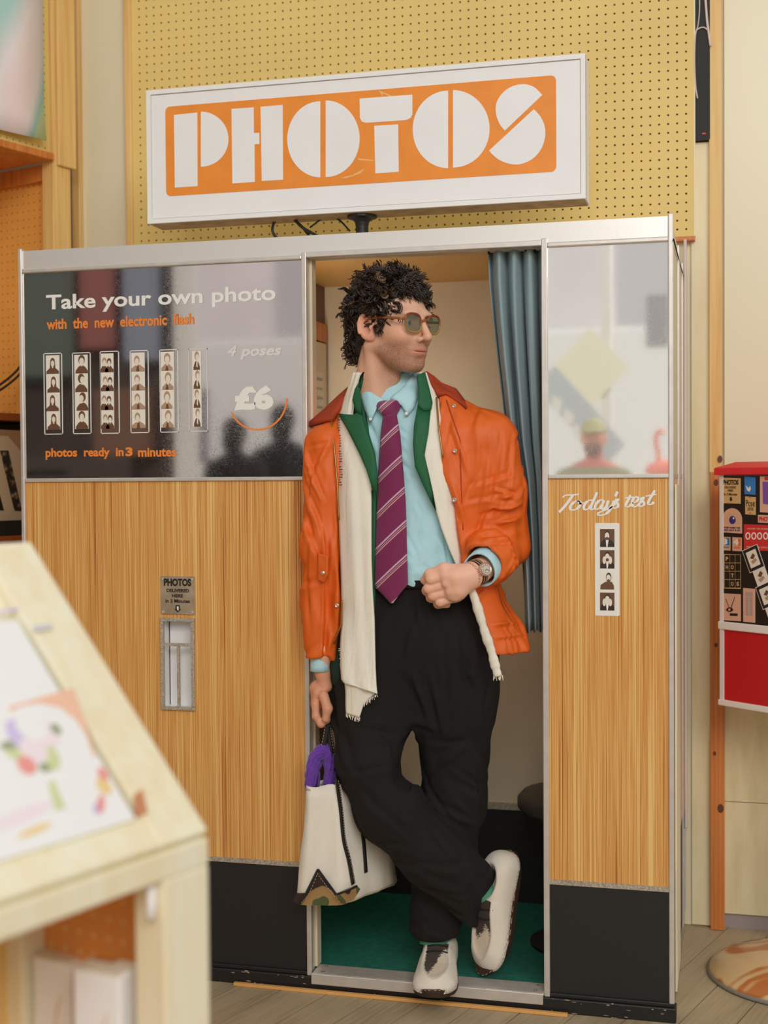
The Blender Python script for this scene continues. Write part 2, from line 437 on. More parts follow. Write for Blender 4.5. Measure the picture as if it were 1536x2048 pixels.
# ------------------------------------------------------------------ photo booth
BX0, BX1, BD = -1.867, -.133, .712
DX0, DX1 = -1.0625, -.434            # outer edges of the door frame
IX0, IX1 = -1.0497, -.4484
ZT, ZG1, ZG0, ZW0, FZ = 1.941, 1.880, 1.326, .327, .047
booth = thing('photo_booth', 'wood-veneer photo booth with black glass panel, mirror and open curtained doorway', 'photo booth', (-1.0, .35, 0))
B = booth
# glass, mirror
def glassmat(name, col, refl, tint, rough=.03, scratch=.25):
    m, nt, b = newmat(name); L = nt.links
    b.inputs['Base Color'].default_value = col; b.inputs['Roughness'].default_value = .4
    g = nt.nodes.new('ShaderNodeBsdfGlossy'); g.inputs['Color'].default_value = tint
    tc = nt.nodes.new('ShaderNodeTexCoord')
    n = nt.nodes.new('ShaderNodeTexNoise'); n.inputs['Scale'].default_value = 60; n.inputs['Detail'].default_value = 6; n.inputs['Distortion'].default_value = 6
    mr = nt.nodes.new('ShaderNodeMapRange'); mr.inputs['From Min'].default_value = .45; mr.inputs['From Max'].default_value = .75
    mr.inputs['To Min'].default_value = rough; mr.inputs['To Max'].default_value = rough+scratch
    L.new(tc.outputs['Object'], n.inputs['Vector']); L.new(n.outputs['Fac'], mr.inputs['Value']); L.new(mr.outputs['Result'], g.inputs['Roughness'])
    mx = nt.nodes.new('ShaderNodeMixShader'); mx.inputs[0].default_value = refl
    L.new(b.outputs[0], mx.inputs[1]); L.new(g.outputs[0], mx.inputs[2])
    L.new(mx.outputs[0], nt.nodes['Material Output'].inputs['Surface'])
    return m
glassmat("black_glass", (.016, .014, .014, 1), .70, (.95, .90, .88, 1), .035, .06)
glassmat('mirror', (.82, .83, .80, 1), .74, (.97, .98, .96, 1), .02, .05)

gl = MB().box(BX0+.012, DX0, 0, .006, ZG0, ZG1).build('advert_panel', 'black_glass', B)
tag(gl, 'black reflective glass advertising panel with white and orange lettering')
mr_ = MB().box(DX1, BX1-.012, 0, .006, ZG0, ZG1).build('mirror_panel', 'mirror', B)
tag(mr_, 'mirror panel right of the doorway')
wl = MB().box(BX0+.012, DX0, 0, .012, ZW0, ZG0-.010).build('veneer_panel', 'teak_laminate', B)
wr = MB().box(DX1, BX1-.012, 0, .012, ZW0, ZG0-.010).build('veneer_panel', 'teak_laminate', B)
for a, b in ((BX0+.012, DX0), (DX1, BX1-.012)):
    MB().box(a, b, -.001, .012, .045, ZW0-.012).build('kick_panel', 'kick_black', B)
    MB().box(a, b, -.003, .012, ZW0-.012, ZW0).build('trim_strip', 'alu_dirty', B)
    MB().box(a, b, -.007, .012, ZG0-.010, ZG0).build('trim_strip', 'alu_trim', B, bevel=.002)
    MB().box(a, b, -.008, .012, ZG1, ZG1+.012).build('trim_strip', 'alu_trim', B, bevel=.003)
MB().box(BX0+.006, BX1-.006, -.001, .014, ZG1+.012, ZT).build('fascia', 'aluminium', B)
# corner posts
for x0, x1 in ((BX0, BX0+.012), (BX1-.013, BX1)):
    MB().box(x0, x1, -.007, .012, .036, ZT+.006).build('corner_post', 'alu_trim', B, bevel=.003)
# door frame (mitred look: top rail between, small overlap)
MB().box(DX0, IX0, -.010, .022, .036, ZG1+.018).build('door_frame_side', 'alu_trim', B, bevel=.002)
MB().box(IX1, DX1, -.010, .022, .036, ZG1+.022).build('door_frame_side', 'alu_trim', B, bevel=.002)
MB().box(IX0, IX1, -.010, .022, ZG1+.004, ZG1+.018).build('door_frame_head', 'alu_trim', B, bevel=.002)
MB().box(IX0, IX1, .022, .06, ZG1+.004, ZG1+.028).build('door_head_inner', 'booth_cream', B)
MB().box(IX0-.004, IX0+.006, .022, .055, .05, ZG1+.004).build('door_jamb', 'booth_cream', B)
MB().box(IX1-.001, IX1+.006, .022, .055, .05, ZG1+.004).build('door_jamb', 'booth_cream', B)
# base board with chipped paint and thin floor batten
bb = MB().box(BX0, BX1+.004, -.014, .03, 0, .036).build('base_board', 'base_black', B, bevel=.003)
MB().box(BX0, BX1, -.008, .012, .036, .046).build('base_ledge', 'base_black', B, bevel=.002)
random.seed(11)
for k in range(46):
    u = random.choice([random.uniform(430, 620), random.uniform(430, 1090), random.uniform(1100, 1340)])
    x = PY(u, 2000, -.015)[0]; z = random.choice([random.uniform(.004, .034), random.uniform(.030, .036), random.uniform(.0, .006)])
    w = random.uniform(.001, .008); h = random.uniform(.0006, .0018)
    MB().prism([(x-w, z), (x-w*.3, z+h), (x+w*.7, z+h*.7), (x+w, z-h*.2), (x+w*.1, z-h)], front(-.0142), (0, .0004, 0)).build('paint_chip', 'chip_paint', bb)
a = PZ(472, 1966); b = PZ(1138, 2024)
MB().obox((a[0], -.032, 0), (b[0]-a[0], -.004, 0), (0, .012, 0), (0, 0, .008)).build('floor_batten', 'thin_wood', B, bevel=.001)
# threshold: grooved aluminium plate
th = MB().box(IX0+.002, IX1-.001, -.022, -.016, .019, FZ).build('threshold', 'alu_trim', B, bevel=.002)
yb = PZ(640, 1928, FZ)[1]
MB().box(IX0+.004, IX1, -.02, yb, FZ-.006, FZ-.0012).build('tread_plate', 'alu_trim', th)
for k in range(7):
    y0 = -.018+(yb+.018)*k/7
    MB().box(IX0+.004, IX1, y0+.0010, y0+(yb+.018)/7-.0012, FZ-.0012, FZ+.0006).build('tread_rib', 'alu_trim', th)
for u, v in ((651, 1932), (655, 1932), (644, 1942.5), (648, 1942.5), (1075, 1970), (1078, 1970), (1069, 1980), (1073, 1980)):
    c = PZ(u, v, FZ+.0008); MB().lathe([(.0018, 0), (.0018, .0004)], (c[0], c[1], FZ+.0006), 8).build('screw_hole', 'black', th)
# interior shell
YB = .68; XL, XR, ZC = -1.21, -.15, 1.908
MB().box(XL, XR, yb-.002, YB, FZ-.02, FZ-.0005).build('booth_floor', 'lino_teal', B)
MB().box(XL, XR, YB, YB+.02, .333, ZC+.01).build('back_wall', 'booth_cream', B)
MB().box(XL, XR, YB-.008, YB, .325, .345).build('back_rail', 'alu_dirty', B)
MB().box(XL, XR, YB-.002, YB+.02, FZ-.02, .33).build('back_skirting', 'skirt_dark', B)
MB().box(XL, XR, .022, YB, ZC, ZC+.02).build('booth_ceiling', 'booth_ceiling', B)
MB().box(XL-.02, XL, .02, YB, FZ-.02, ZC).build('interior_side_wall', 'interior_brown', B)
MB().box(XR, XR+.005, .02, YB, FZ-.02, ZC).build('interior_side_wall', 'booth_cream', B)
# blanking behind the front panels
MB().box(XL, IX0-.004, .014, .024, FZ-.02, ZC).build('front_lining', 'booth_cream', B)
MB().box(IX1+.006, XR, .014, .024, FZ-.02, ZC).build('front_lining', 'booth_cream', B)
# camera unit in the left wall: timber band, white framed light panel
MB().box(XL, XL+.012, .18, .66, 1.735, 1.79).build('timber_band', 'pine_red', B)
cu = MB().box(XL, XL+.016, .16, .64, .60, 1.730).build('camera_panel', 'booth_cream', B, bevel=.003)
mat('light_panel', alb(200, 196, 176), .3); mat('added_fill_tube', alb(220, 218, 210), .3, emit=(1, .96, .88, 1), estr=15.)
MB().tube([(-1.125, .060, 1.12), (-1.125, .060, 1.80)], .014, 14).build('added_fill_tube', 'added_fill_tube', B)  # added light, hidden behind the door frame to brighten the interior
mat('slat_metal', alb(150, 148, 140), .4)
MB().box(XL+.016, XL+.019, .22, .60, 1.22, 1.64).build('light_panel', 'light_panel', cu)
for k in range(14):
    MB().box(XL+.019, XL+.0225, .24, .58, 1.25+k*.028, 1.257+k*.028).build('slat', 'slat_metal', cu)
# outer walls
MB().box(BX0+.004, BX0+.016, .012, BD, 0, ZT).build('side_panel', 'booth_cream', B)
sp = MB().box(BX1-.012, BX1-.003, .012, BD, .35, ZG0-.01).build('side_panel', 'teak_laminate', B)
MB().box(BX1-.012, BX1-.003, .012, BD, ZG0, ZT-.02).build('side_panel', 'booth_cream', B)
MB().box(BX1-.012, BX1-.004, .012, BD, .036, .35).build('side_panel', 'kick_black', B)
MB().box(BX1-.012, BX1, .012, BD, 0, .036).build('base_side', 'alu_dirty', B)
MB().box(BX1-.012, BX1-.0005, .012, BD, ZG0-.01, ZG0).build('trim_strip', 'alu_trim', B)
for y in (.30, .335, .60):
    MB().box(BX1-.003, BX1+.002, y, y+.012, .036, ZT-.02).build('trim_strip', 'alu_trim', B, bevel=.001)
MB().box(BX1-.003, BX1+.004, BD-.03, BD, .05, ZT).build('corner_post', 'alu_trim', B, bevel=.002)
MB().box(BX1-.001, BX1+.004, .06, .29, .05, 1.30).build('side_board', 'pine_pale', B, bevel=.001)
MB().box(BX0+.01, BX1-.01, .012, BD, ZT-.02, ZT-.008).build('roof', 'aluminium', B)
MB().box(BX0+.01, BX1-.012, BD-.012, BD, 0, ZT-.02).build('rear_panel', 'interior_brown', B)
MB().box(BX0+.016, BX1-.012, .03, BD-.012, .0, .02).build('under_floor', 'skirt_dark', B)
c0 = PX(1347, 478, BX1+.001); c1 = PX(1371, 565, BX1+.001)
MB().tube([c0, (c0+c1)/2+np.array([0, 0, -.004]), c1, c1+np.array([0, 0, -1.1])], .0018, 6).build('cord', 'cable_black', B, smooth=True)
MB().box(BX1+.001, BX1+.010, .67, .70, .3, 2.0).build('conduit', 'cable_white', B, bevel=.004)
# flat plate and wires on the roof
MB().box(PY(750, 455, .3)[0], PY(1055, 445, .3)[0], .12, .3, ZT-.008, ZT+.016).build('roof_plate', 'aluminium', B, bevel=.002)

# curtain rail
ry, rz = .045, PY(900, 503.5, .045)[2]
rl = MB().tube([(IX0+.006, ry, rz), (IX1, ry, rz)], .0055, 12).build('curtain_rail', 'aluminium', B, smooth=True)

# lettering on the advertising panel
GY = -.0012
def line(mb, s, u0, u1, vt0, vb0, vt1, vb1, bold=0., shear=0., y=GY, spacing=1., mi=0):
    """text fitted between pixel corners given in the photo, on the booth front"""
    vs, fs = text_mesh(s, bold, shear, spacing); a = np.array(vs); lo = a.min(0); hi = a.max(0)
    xa, za1 = XZ(u0, vt0, y); _, za0 = XZ(u0, vb0, y); xb, zb1 = XZ(u1, vt1, y); _, zb0 = XZ(u1, vb1, y)
    z0 = (za0+zb0)/2; z1 = (za1+zb1)/2
    q = [(xa+(p[0]-lo[0])/(hi[0]-lo[0])*(xb-xa), y, z0+(p[1]-lo[1])/(hi[1]-lo[1])*(z1-z0)) for p in a]
    mb.add(q, fs, mi)
t = MB(); line(t, 'Take your own photo', 92, 551, 589, 626, 571, 612, .022); t.build('lettering', 'ink_white', gl)
t = MB(); line(t, 'with  the  new  electronic  flash', 93, 388, 636, 658, 628, 650, .03); t.build('lettering', 'ink_orange', gl)
t = MB(); line(t, 'photos  ready  in  ', 91, 247, 896, 919, 895, 918, .03); t.build('lettering', 'ink_orange', gl)
t = MB(); line(t, '3', 251, 265, 895, 913, 894, 912, .05); t.build('lettering', 'ink_orange', gl)
t = MB(); line(t, 'minutes', 276, 352, 896, 914, 895, 913, .03); t.build('lettering', 'ink_orange', gl)
mat('ink_veiled', alb(200, 196, 196), .5)  # duller white: the reflection washing over this lettering is put into its colour
t = MB(); line(t, '4', 454, 474, 691, 713, 690, 712, .03, .25); line(t, 'poses', 480, 563, 699, 720, 694, 716, .04, .25); t.build('lettering', 'ink_veiled', gl)
t = MB(); line(t, '\u00a36', 468, 547, 773, 822, 769, 819, .06); t.build('price', 'ink_white', gl)
cx, cz = XZ(515, 798, GY); r0 = XZ(575, 798, GY)[0]-cx
arc = [(cx+r*math.cos(math.radians(q)), cz+r*math.sin(math.radians(q))) for r, seq in ((r0, range(205, 361, 5)), (r0-.0045, range(360, 204, -5))) for q in seq]
MB().prism(arc, front(GY), (0, .0004, 0)).build('price_arc', 'ink_orange', gl)

# sample strips
PM = ['photo_white', 'photo_brown', 'photo_face', 'photo_mid', 'photo_dark']
def portrait(mb, x0, x1, z0, z1, kind, k, y):
    w, h = x1-x0, z1-z0
    def T(a, b): return (x0+a*w, z0+b*h)
    def P(pts, mi, dy): mb.prism([T(*q) for q in pts], front(y-dy), (0, .0001, 0), mi)
    mb.prism([(x0, z0), (x1, z0), (x1, z1), (x0, z1)], front(y), (0, .0003, 0), 0)
    s = (.0, .05, -.04, .03)[k]
    def shoulders(cx, mi, wd=.45, top=.40):
        P([(max(.0, cx-wd), .0), (min(1., cx+wd), .0), (min(1., cx+wd), .14), (cx+wd*.62, top-.10), (cx+.12, top), (cx-.12, top), (cx-wd*.62, top-.10), (max(0, cx-wd), .14)], mi, .0002)
    def head(cx, cy, rx, ry, hair, longh=False, fr=0, mi_f=2):
        P(ell(cx, cy+.03, rx*1.22, ry*1.18, 14), hair, .0003)
        if longh: P([(cx-rx*1.25, cy), (cx+rx*1.25, cy), (cx+rx*1.4, cy-ry*1.7), (cx+rx*.8, cy-ry*1.6), (cx-rx*.8, cy-ry*1.6), (cx-rx*1.4, cy-ry*1.7)], hair, .00031)
        P(ell(cx+fr, cy-.05, rx*.86, ry*.86, 14), mi_f, .0004)
        P([(cx-rx*.35+fr, cy-ry*.75), (cx+rx*.35+fr, cy-ry*.75), (cx+rx*.3+fr, cy-ry*1.45), (cx-rx*.3+fr, cy-ry*1.45)], mi_f, .00041)
    if kind == 0: shoulders(.5+s, 1, .46, .36); head(.5+s, .60, .15, .20, 1, True)
    elif kind == 1: shoulders(.55-s, 1, .45, .42); head(.55-s, .70, .20, .22, 1, False, (.0, .09, -.09, 0)[k])
    elif kind == 2: shoulders(.3+s, 1, .32, .34); shoulders(.68+s, 1, .32, .34); head(.32+s, .56, .14, .17, 3); head(.68+s, .52, .14, .17, 1)
    elif kind == 3: shoulders(.5, 3, .5, .36); P([(.36, 0), (.60, 0), (.56, .3), (.42, .3)], 1, .00025); head(.42, .58, .17, .2, 3)
    elif kind == 4: shoulders(.48+s, 3, .42, .36); P([(.34, 0), (.60, 0), (.52, .24), (.44, .3)], 1, .00025); head(.5+s, .62, .20, .24, 3)
    else: shoulders(.5, 1, .36, .46); head(.52+s, .72, .20, .2, 3, False, .05); P([(.45, .2), (.6, .1), (.62, .5), (.5, .5)], 2, .0005)
strips = [((85.5, 124.8, 706.6, 868.7), 5.2, 5.5), ((143, 181.8, 705.5, 867.6), 4.5, 6), ((198.4, 238.5, 702.7, 867), 0.5, 11.5),
          ((258.2, 297.5, 701, 865.7), 3.2, 8), ((317.4, 356.6, 699.3, 864.6), 2.6, 8.5), ((375.4, 415.2, 698, 862.8), 8, 13)]
for i, ((u0, u1, v0, v1), ml, mr) in enumerate(strips):
    y = GY
    x0, z1 = XZ(u0+1, v0, y); x1, z0 = XZ(u1+1, v1, y)
    fr = MB(); tk = .0022
    for a in ((x0, x1, z1-tk, z1), (x0, x1, z0, z0+tk), (x0, x0+tk, z0, z1), (x1-tk, x1, z0, z1)):
        fr.box(a[0], a[1], y, y+.0005, a[2], a[3])
    fo = fr.build('strip_outline', 'ink_white' if i < 5 else 'ink_veiled', gl)
    pxm = (x1-x0)/(u1-u0); xa = x0+ml*pxm; xb = x1-mr*pxm
    zt = z1-4.5*pxm*1.0; hh = (zt-(z0+9.0*pxm))/4
    for k in range(4):
        m = MB(); portrait(m, xa, xb, zt-(k+1)*hh+.0006, zt-k*hh, i, k, GY)
        m.build('photo', PM, fo)

# photo delivery slot and its plate
sy = -.0012
x0, zt = XZ(322, 1152); x1, zb = XZ(391, 1229)
pl = MB().prism(rrect(x0, x1, zb, zt, .004), front(-.004), (0, .0035, 0)).build('delivery_plate', 'steel_plate', B)
t = MB()
def on(mb, s, a, b, c, d, bold, y=-.0045): text_on(mb, s, x0+(x1-x0)*a, x0+(x1-x0)*b, zb+(zt-zb)*c, zb+(zt-zb)*d, front(y), bold)
on(t, 'PHOTOS', .10, .90, .74, .94, .05); on(t, 'DELIVERED', .18, .84, .58, .67, .04); on(t, 'HERE', .34, .66, .445, .53, .04); on(t, 'in 3 Minutes', .14, .86, .30, .40, .03)
t.build('lettering', 'ink_black', pl)
ax = (x0+x1)/2
MB().prism([(ax-.006, zb+.024), (ax+.006, zb+.024), (ax+.006, zb+.014), (ax+.010, zb+.014), (ax, zb+.005), (ax-.010, zb+.014), (ax-.006, zb+.014)], front(-.0046), (0, .0005, 0)).build('arrow', 'ink_black', pl)
MB().prism([(ax-.002, zb+.021), (ax+.003, zb+.021), (ax+.003, zb+.011), (ax, zb+.010), (ax-.002, zb+.015)], front(-.0050), (0, .0003, 0)).build('arrow_chip', 'photo_white', pl)
for a in (.07, .93):
    for b in (.06, .93):
        MB().lathe([(.0033, 0), (.0028, .0012)], (0, 0, 0), 10)
        m = MB(); cxx, czz = x0+(x1-x0)*a, zb+(zt-zb)*b
        m.prism(ell(cxx, czz, .0032, .0032, 10), front(-.0055), (0, .0018, 0)); m.build('screw', 'alu_trim', pl)
x0, zt = XZ(322, 1235); x1, zb = XZ(391.5, 1421)
fw = .009
ds = thing_part = MB()
for a in ((x0, x1, zt-fw, zt), (x0, x1, zb, zb+fw), (x0, x0+fw, zb+fw, zt-fw), (x1-fw, x1, zb+fw, zt-fw)):
    ds.box(a[0], a[1], -.008, .001, a[2], a[3])
zm = zt-(zt-zb)*.29; xm = x0+(x1-x0)*.52
ds.box(x0+fw, x1-fw, -.007, .001, zm-.004, zm+.004); ds.box(xm-.0035, xm+.0035, -.007, .001, zb+fw, zm-.004)
do = ds.build('delivery_slot_frame', 'alu_dirty', B, bevel=.001)
mat('slot_lining', alb(224, 218, 218), .35)
m = MB()
m.box(x0+fw-.002, x1-fw+.002, .042, .044, zb+.004, zt-.004)
m.box(x0+.002, x0+.004, .001, .044, zb+.004, zt-.004); m.box(x1-.004, x1-.002, .001, .044, zb+.004, zt-.004)
m.box(x0+.002, x1-.002, .001, .044, zt-.006, zt-.004); m.box(x0+.002, x1-.002, .001, .044, zb+.004, zb+.006)
m.build('slot_recess', 'slot_lining', do)
# cut the veneer visually by rebuilding it in four pieces around the recess
bpy.data.objects.remove(wl)
zv1 = ZG0-.010
ve = MB()
ve.box(BX0+.012, x0+.004, 0, .012, ZW0, zv1); ve.box(x1-.004, DX0, 0, .012, ZW0, zv1)
ve.box(x0+.004, x1-.004, 0, .012, zt-.004, zv1); ve.box(x0+.004, x1-.004, 0, .012, ZW0, zb+.004)
wl = ve.build('veneer_panel', 'teak_laminate', B)

# right panel: script lettering and sample strip
def ribbon(mb, pts, wid, y, mi=0):
    P = cable([(p[0], 0, p[1]) for p in pts], 0, 0); n = len(P); L = []; R = []
    for i in range(n):
        t = P[min(i+1, n-1)]-P[max(i-1, 0)]; t = t/(np.linalg.norm(t)+1e-9); nn = np.array([-t[2], 0, t[0]])
        w = wid*(1.15 if abs(t[2]) > .6 else .62)*(.6 if i in (0, n-1) else 1)
        L.append((P[i][0]+nn[0]*w, y, P[i][2]+nn[2]*w)); R.append((P[i][0]-nn[0]*w, y, P[i][2]-nn[2]*w))
    mb.add(L+R, [(i, i+1, n+i+1, n+i) for i in range(n-1)], mi)
def strokes(mb, sets, wid, y, ou, ov, sc):
    for j, st in enumerate(sets):
        ribbon(mb, [XZ(ou+a/sc, ov+b/sc, y-.00005*j) for a, b in st], wid, y-.00005*j)
tt = MB()   # strokes traced in a 3.369x enlargement, origin (1080,900)
S = [
 [(150, 320), (175, 305), (215, 303), (250, 300), (262, 296)], [(222, 305), (200, 335), (170, 375), (140, 408), (128, 420)],
 [(262, 345), (240, 345), (215, 365), (203, 390), (215, 405), (245, 398), (270, 372), (272, 350), (258, 344), (272, 362), (295, 355)],
 [(352, 338), (330, 340), (305, 360), (295, 388), (305, 402), (330, 392), (352, 362)], [(384, 284), (372, 315), (355, 352), (343, 385), (348, 402), (372, 390)],
 [(425, 338), (405, 338), (382, 358), (370, 385), (378, 400), (402, 390), (425, 362)], [(432, 338), (420, 368), (415, 392), (428, 400), (448, 380)],
 [(462, 340), (452, 365), (450, 388), (465, 392), (488, 370), (500, 340)], [(500, 340), (485, 378), (462, 415), (435, 435), (400, 440), (392, 428), (420, 412), (460, 398), (490, 380)],
 [(523, 280), (513, 300), (507, 314)],
 [(535, 330), (515, 335), (512, 350), (525, 365), (522, 385), (500, 392), (488, 386)], [(488, 378), (510, 355), (530, 330)],
 [(610, 302), (595, 335), (580, 362), (578, 380), (595, 382), (618, 365)], [(572, 325), (605, 320), (635, 318)],
 [(622, 358), (645, 350), (662, 332), (652, 316), (632, 326), (620, 355), (628, 380), (652, 378), (674, 358)],
 [(705, 318), (690, 322), (682, 335), (698, 352), (700, 368), (680, 380), (664, 374)], [(672, 358), (690, 335), (702, 316)],
 [(775, 272), (752, 308), (732, 345), (730, 364), (750, 366), (768, 350)], [(710, 312), (745, 306), (785, 298)]]
strokes(tt, S, .0028, -.0012, 1080, 900, 3.369)
tt.build('lettering', 'ink_white', wr)
x0, zt = XZ(1190, 1046); x1, zb = XZ(1239.5, 1232)
st = MB().prism(rrect(x0, x1, zb, zt, .003), front(-.0008), (0, .0006, 0)).build('sample_strip', 'sticker_white', wr)
PMS = ['photo_mid', 'photo_dark', 'photo_face', 'photo_brown', 'photo_white']
for k, (v0, v1) in enumerate(((1058, 1094), (1100, 1137), (1142, 1179), (1185, 1221))):
    a, b = XZ(1200, v0); c, d = XZ(1229, v1)
    w, h = c-a, b-d; m = MB(); y = -.0012
    def T(p, q): return (a+p*w, d+q*h)
    bgm = (3, 3, 4, 3)[k]
    m.prism([T(0, 0), T(1, 0), T(1, 1), T(0, 1)], front(y), (0, .0003, 0), bgm)
    def P(pts, mi, dy): m.prism([T(*q) for q in pts], front(y-dy), (0, .0001, 0), mi)
    sx = (.5, .52, .6, .52)[k]
    P([(.02, 0), (.98, 0), (.96, .22), (sx+.22, .42), (sx-.22, .42), (.04, .24)], (1, 1, 3, 1)[k], .0002)
    P([(sx-.10, .40), (sx+.10, .40), (sx+.02, .0), (sx-.06, .0)], 4 if k != 2 else 3, .0003)
    P(ell(sx, .66, .19, .26, 14), 1, .0003); P(ell(sx-.01, .62, .155, .20, 14), 2, .0004); P(ell(sx-.01, .47, .12, .09, 12), 3 if k < 3 else 2, .0005)
    if k in (1, 3): P(ell(sx-.22, .45, .12, .22, 10), 2, .0006); P(ell(sx+.2, .45, .12, .22, 10), 2, .0006)
    m.build('photo', PMS, st)
# unused tone for a painted glare spot on the veneer beside the slot
mat('worn', alb(206, 196, 178), .5)

# ------------------------------------------------------------------ sign
SY = .15
sg = thing('sign', 'illuminated box sign reading PHOTOS in white on orange above the booth', 'sign', (-.95, SY+.05, ZT))
X0, Z1 = PY(294, 183, SY)[0], 2.388; X1 = PY(1171, 107, SY)[0]; Z0 = 2.0245
MB().box(X0, X1, SY+.001, SY+.09, Z0+.001, Z1-.001).build('sign_box', 'sign_trim', sg)
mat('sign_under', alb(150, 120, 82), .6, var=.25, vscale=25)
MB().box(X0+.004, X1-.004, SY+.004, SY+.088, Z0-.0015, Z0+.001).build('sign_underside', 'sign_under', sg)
fc = MB().box(X0+.014, X1-.014, SY-.0015, SY, Z0+.014, Z1-.014).build('sign_face', 'sign_white', sg)
def C1(a, b): return XZ(270+a/1.6516, 90+b/1.6516, SY)
ca, cb, cc_, cdd = C1(101, 208), C1(1391, 97), C1(1392, 418), C1(107, 501)
oz1 = (ca[1]+cb[1])/2; oz0 = (cc_[1]+cdd[1])/2
pn = MB().prism(rrect(ca[0], cb[0], oz0, oz1, .014), front(SY-.0024), (0, .001, 0)).build('orange_panel', 'sign_orange', fc)
def half(cx, top, bot, rx, side, n=28):
    cy = (top+bot)/2; ry = (bot-top)/2
    return [(cx+side*rx*math.sin(math.pi*i/n), cy-ry*math.cos(math.pi*i/n)) for i in range(n+1)]
def skew(pts, k):  # keep the drawn slope of the sign's perspective in the bowls
    cx = sum(p[0] for p in pts)/len(pts); return [(a, b+k*(a-cx)) for a, b in pts]
LET = [[[(130, 232), (207, 224), (208, 467), (133, 472)], half(219, 221, 403, 91, 1)],
       [[(320, 212), (393, 207), (394, 292), (412, 291), (412, 328), (396, 329), (397, 453), (323, 458)], [(416, 205), (489, 199), (490, 446), (420, 450)]],
       [half(613, 187, 438, 109, -1), half(631, 184, 437, 112, 1)],
       [[(743, 178), (917, 165), (917, 230), (911, 242), (897, 249), (765, 258), (750, 254), (744, 241)], [(791, 268), (870, 263), (872, 420), (795, 425)]],
       [half(1035, 152, 408, 117, -1), half(1051, 150, 406, 121, 1)],
       [[(1222, 284), (1205, 262), (1194, 232), (1193, 200), (1205, 172), (1228, 148), (1258, 134), (1290, 131), (1320, 141), (1346, 166)],
        [(1318, 213), (1340, 238), (1354, 272), (1354, 310), (1340, 348), (1312, 378), (1275, 394), (1240, 394), (1205, 381), (1182, 363), (1170, 350)]]]
for lt in LET:
    m = MB()
    for poly in lt:
        if lt is LET[5]: poly = [(q[0], q[2]) for q in cable([(a, 0, b) for a, b in poly], 0, 0)]
        m.prism([C1(*q) for q in poly], front(SY-.0032), (0, .0008, 0))
    m.build('letter', 'sign_white', pn)
mat('scratch', alb(226, 168, 104), .5)
for poly in ([(677, 440), (720, 430), (760, 408), (745, 425), (700, 440)], [(735, 375), (785, 380), (790, 384), (740, 381)], [(805, 150), (820, 172), (818, 160), (845, 172), (872, 145), (848, 168)]):
    MB().prism([C1(*q) for q in poly], front(SY-.0026), (0, .0002, 0)).build('scratch', 'scratch', pn)
# raised border
bm = MB()
for a in ((X0, X1, Z1-.012, Z1), (X0, X1, Z0, Z0+.012), (X0, X0+.012, Z0+.012, Z1-.012), (X1-.012, X1, Z0+.012, Z1-.012)):
    bm.box(a[0], a[1], SY-.006, SY+.006, a[2], a[3])
bm.build('sign_border', 'sign_trim', sg)
pp = PY(724, 430, SY+.045)
MB().lathe([(.040, Z0-.0015), (.040, Z0-.008), (.026, Z0-.012), (.019, Z0-.02), (.017, Z0-.03), (.017, ZT-.01)][::-1], (pp[0], pp[1], 0), 24).build('pole', 'black', sg, smooth=False)
MB().tube(cable([PY(u, v, SY+.06) for u, v in ((585, 475), (560, 480), (545, 462), (552, 440), (575, 432), (600, 450), (618, 470))], 0, 0), .004, 8).build('wire', 'cable_black', sg, smooth=True)
MB().tube(cable([PY(u, v, SY+.07) for u, v in ((620, 455), (648, 436), (675, 438), (700, 462))], 0, 0), .0025, 8).build('wire', 'cable_black', sg, smooth=True)
MB().tube(cable([PY(u, v, SY+.05) for u, v in ((590, 440), (605, 455), (640, 475))], 0, 0), .004, 8).build('wire', 'cable_black', sg, smooth=True)

# ------------------------------------------------------------------ curtain and stool
mat('curtain_blue', alb(124, 146, 152), .75, bump=.25, bscale=700, sheen=.2)
def curtain():
    # half-height curtain drawn to the right: rows follow the measured left edge
    rows = [(496, 975, 1088), (560, 977, 1090), (640, 984, 1091), (720, 993, 1092), (800, 1003, 1093), (880, 1012, 1094), (960, 1030, 1094), (1060, 1040, 1095), (1160, 1046, 1095), (1262, 1050, 1096)]
    n = 120; P = []
    for i in range(40):
        t = i/39*(len(rows)-1); k = min(int(t), len(rows)-2); f = t-k
        v = rows[k][0]*(1-f)+rows[k+1][0]*f; ul = rows[k][1]*(1-f)+rows[k+1][1]*f; ur = rows[k][2]*(1-f)+rows[k+1][2]*f
        row = []
        for j in range(n):
            s = j/(n-1); ph = s*2*math.pi*4.1
            amp = .026+.014*min(1, i/14)
            yy = ry+.010+.055*min(1, max(0, (i-8)/14))+amp*math.sin(ph+.5*math.sin(i*.06))+.012*math.sin(ph*2.3+i*.03)*min(1, i/20)
            uu = ul+(ur+12-ul)*(s+.028*math.sin(ph+1.2)*(.4+.6*min(1, i/12)))
            vv = v-2.2*(s-.5)*0+ (s-.5)*(-4)
            p = PY(uu, vv, yy)
            if i == 39: p[2] += .004*math.sin(ph*1.3)
            row.append(p)
        P.append(row)
    return np.array(P)
ct = thing('curtain', 'dusty blue half-length fabric curtain drawn to the side of the doorway', 'curtain', (-.47, ry, .8))
MB().grid(curtain()).build('cloth', 'curtain_blue', ct, smooth=True, solid=.0025)
for u in (978, 1000, 1028, 1052, 1070):
    c = PY(u, 503, ry); m = MB()
    m.tube([(c[0], ry+.010*math.cos(q), rz+.010*math.sin(q)) for q in np.linspace(0, 2*math.pi, 17)], .0022, 6, cap=False); m.build('grommet', 'slot_black', ct, smooth=True)
stl = thing('stool', 'round dark grey padded stool inside the booth', 'stool', (-.45, .34, FZ))
cx, cy = -.405, .36
zs = PY(1060, 1600, .28)[2]
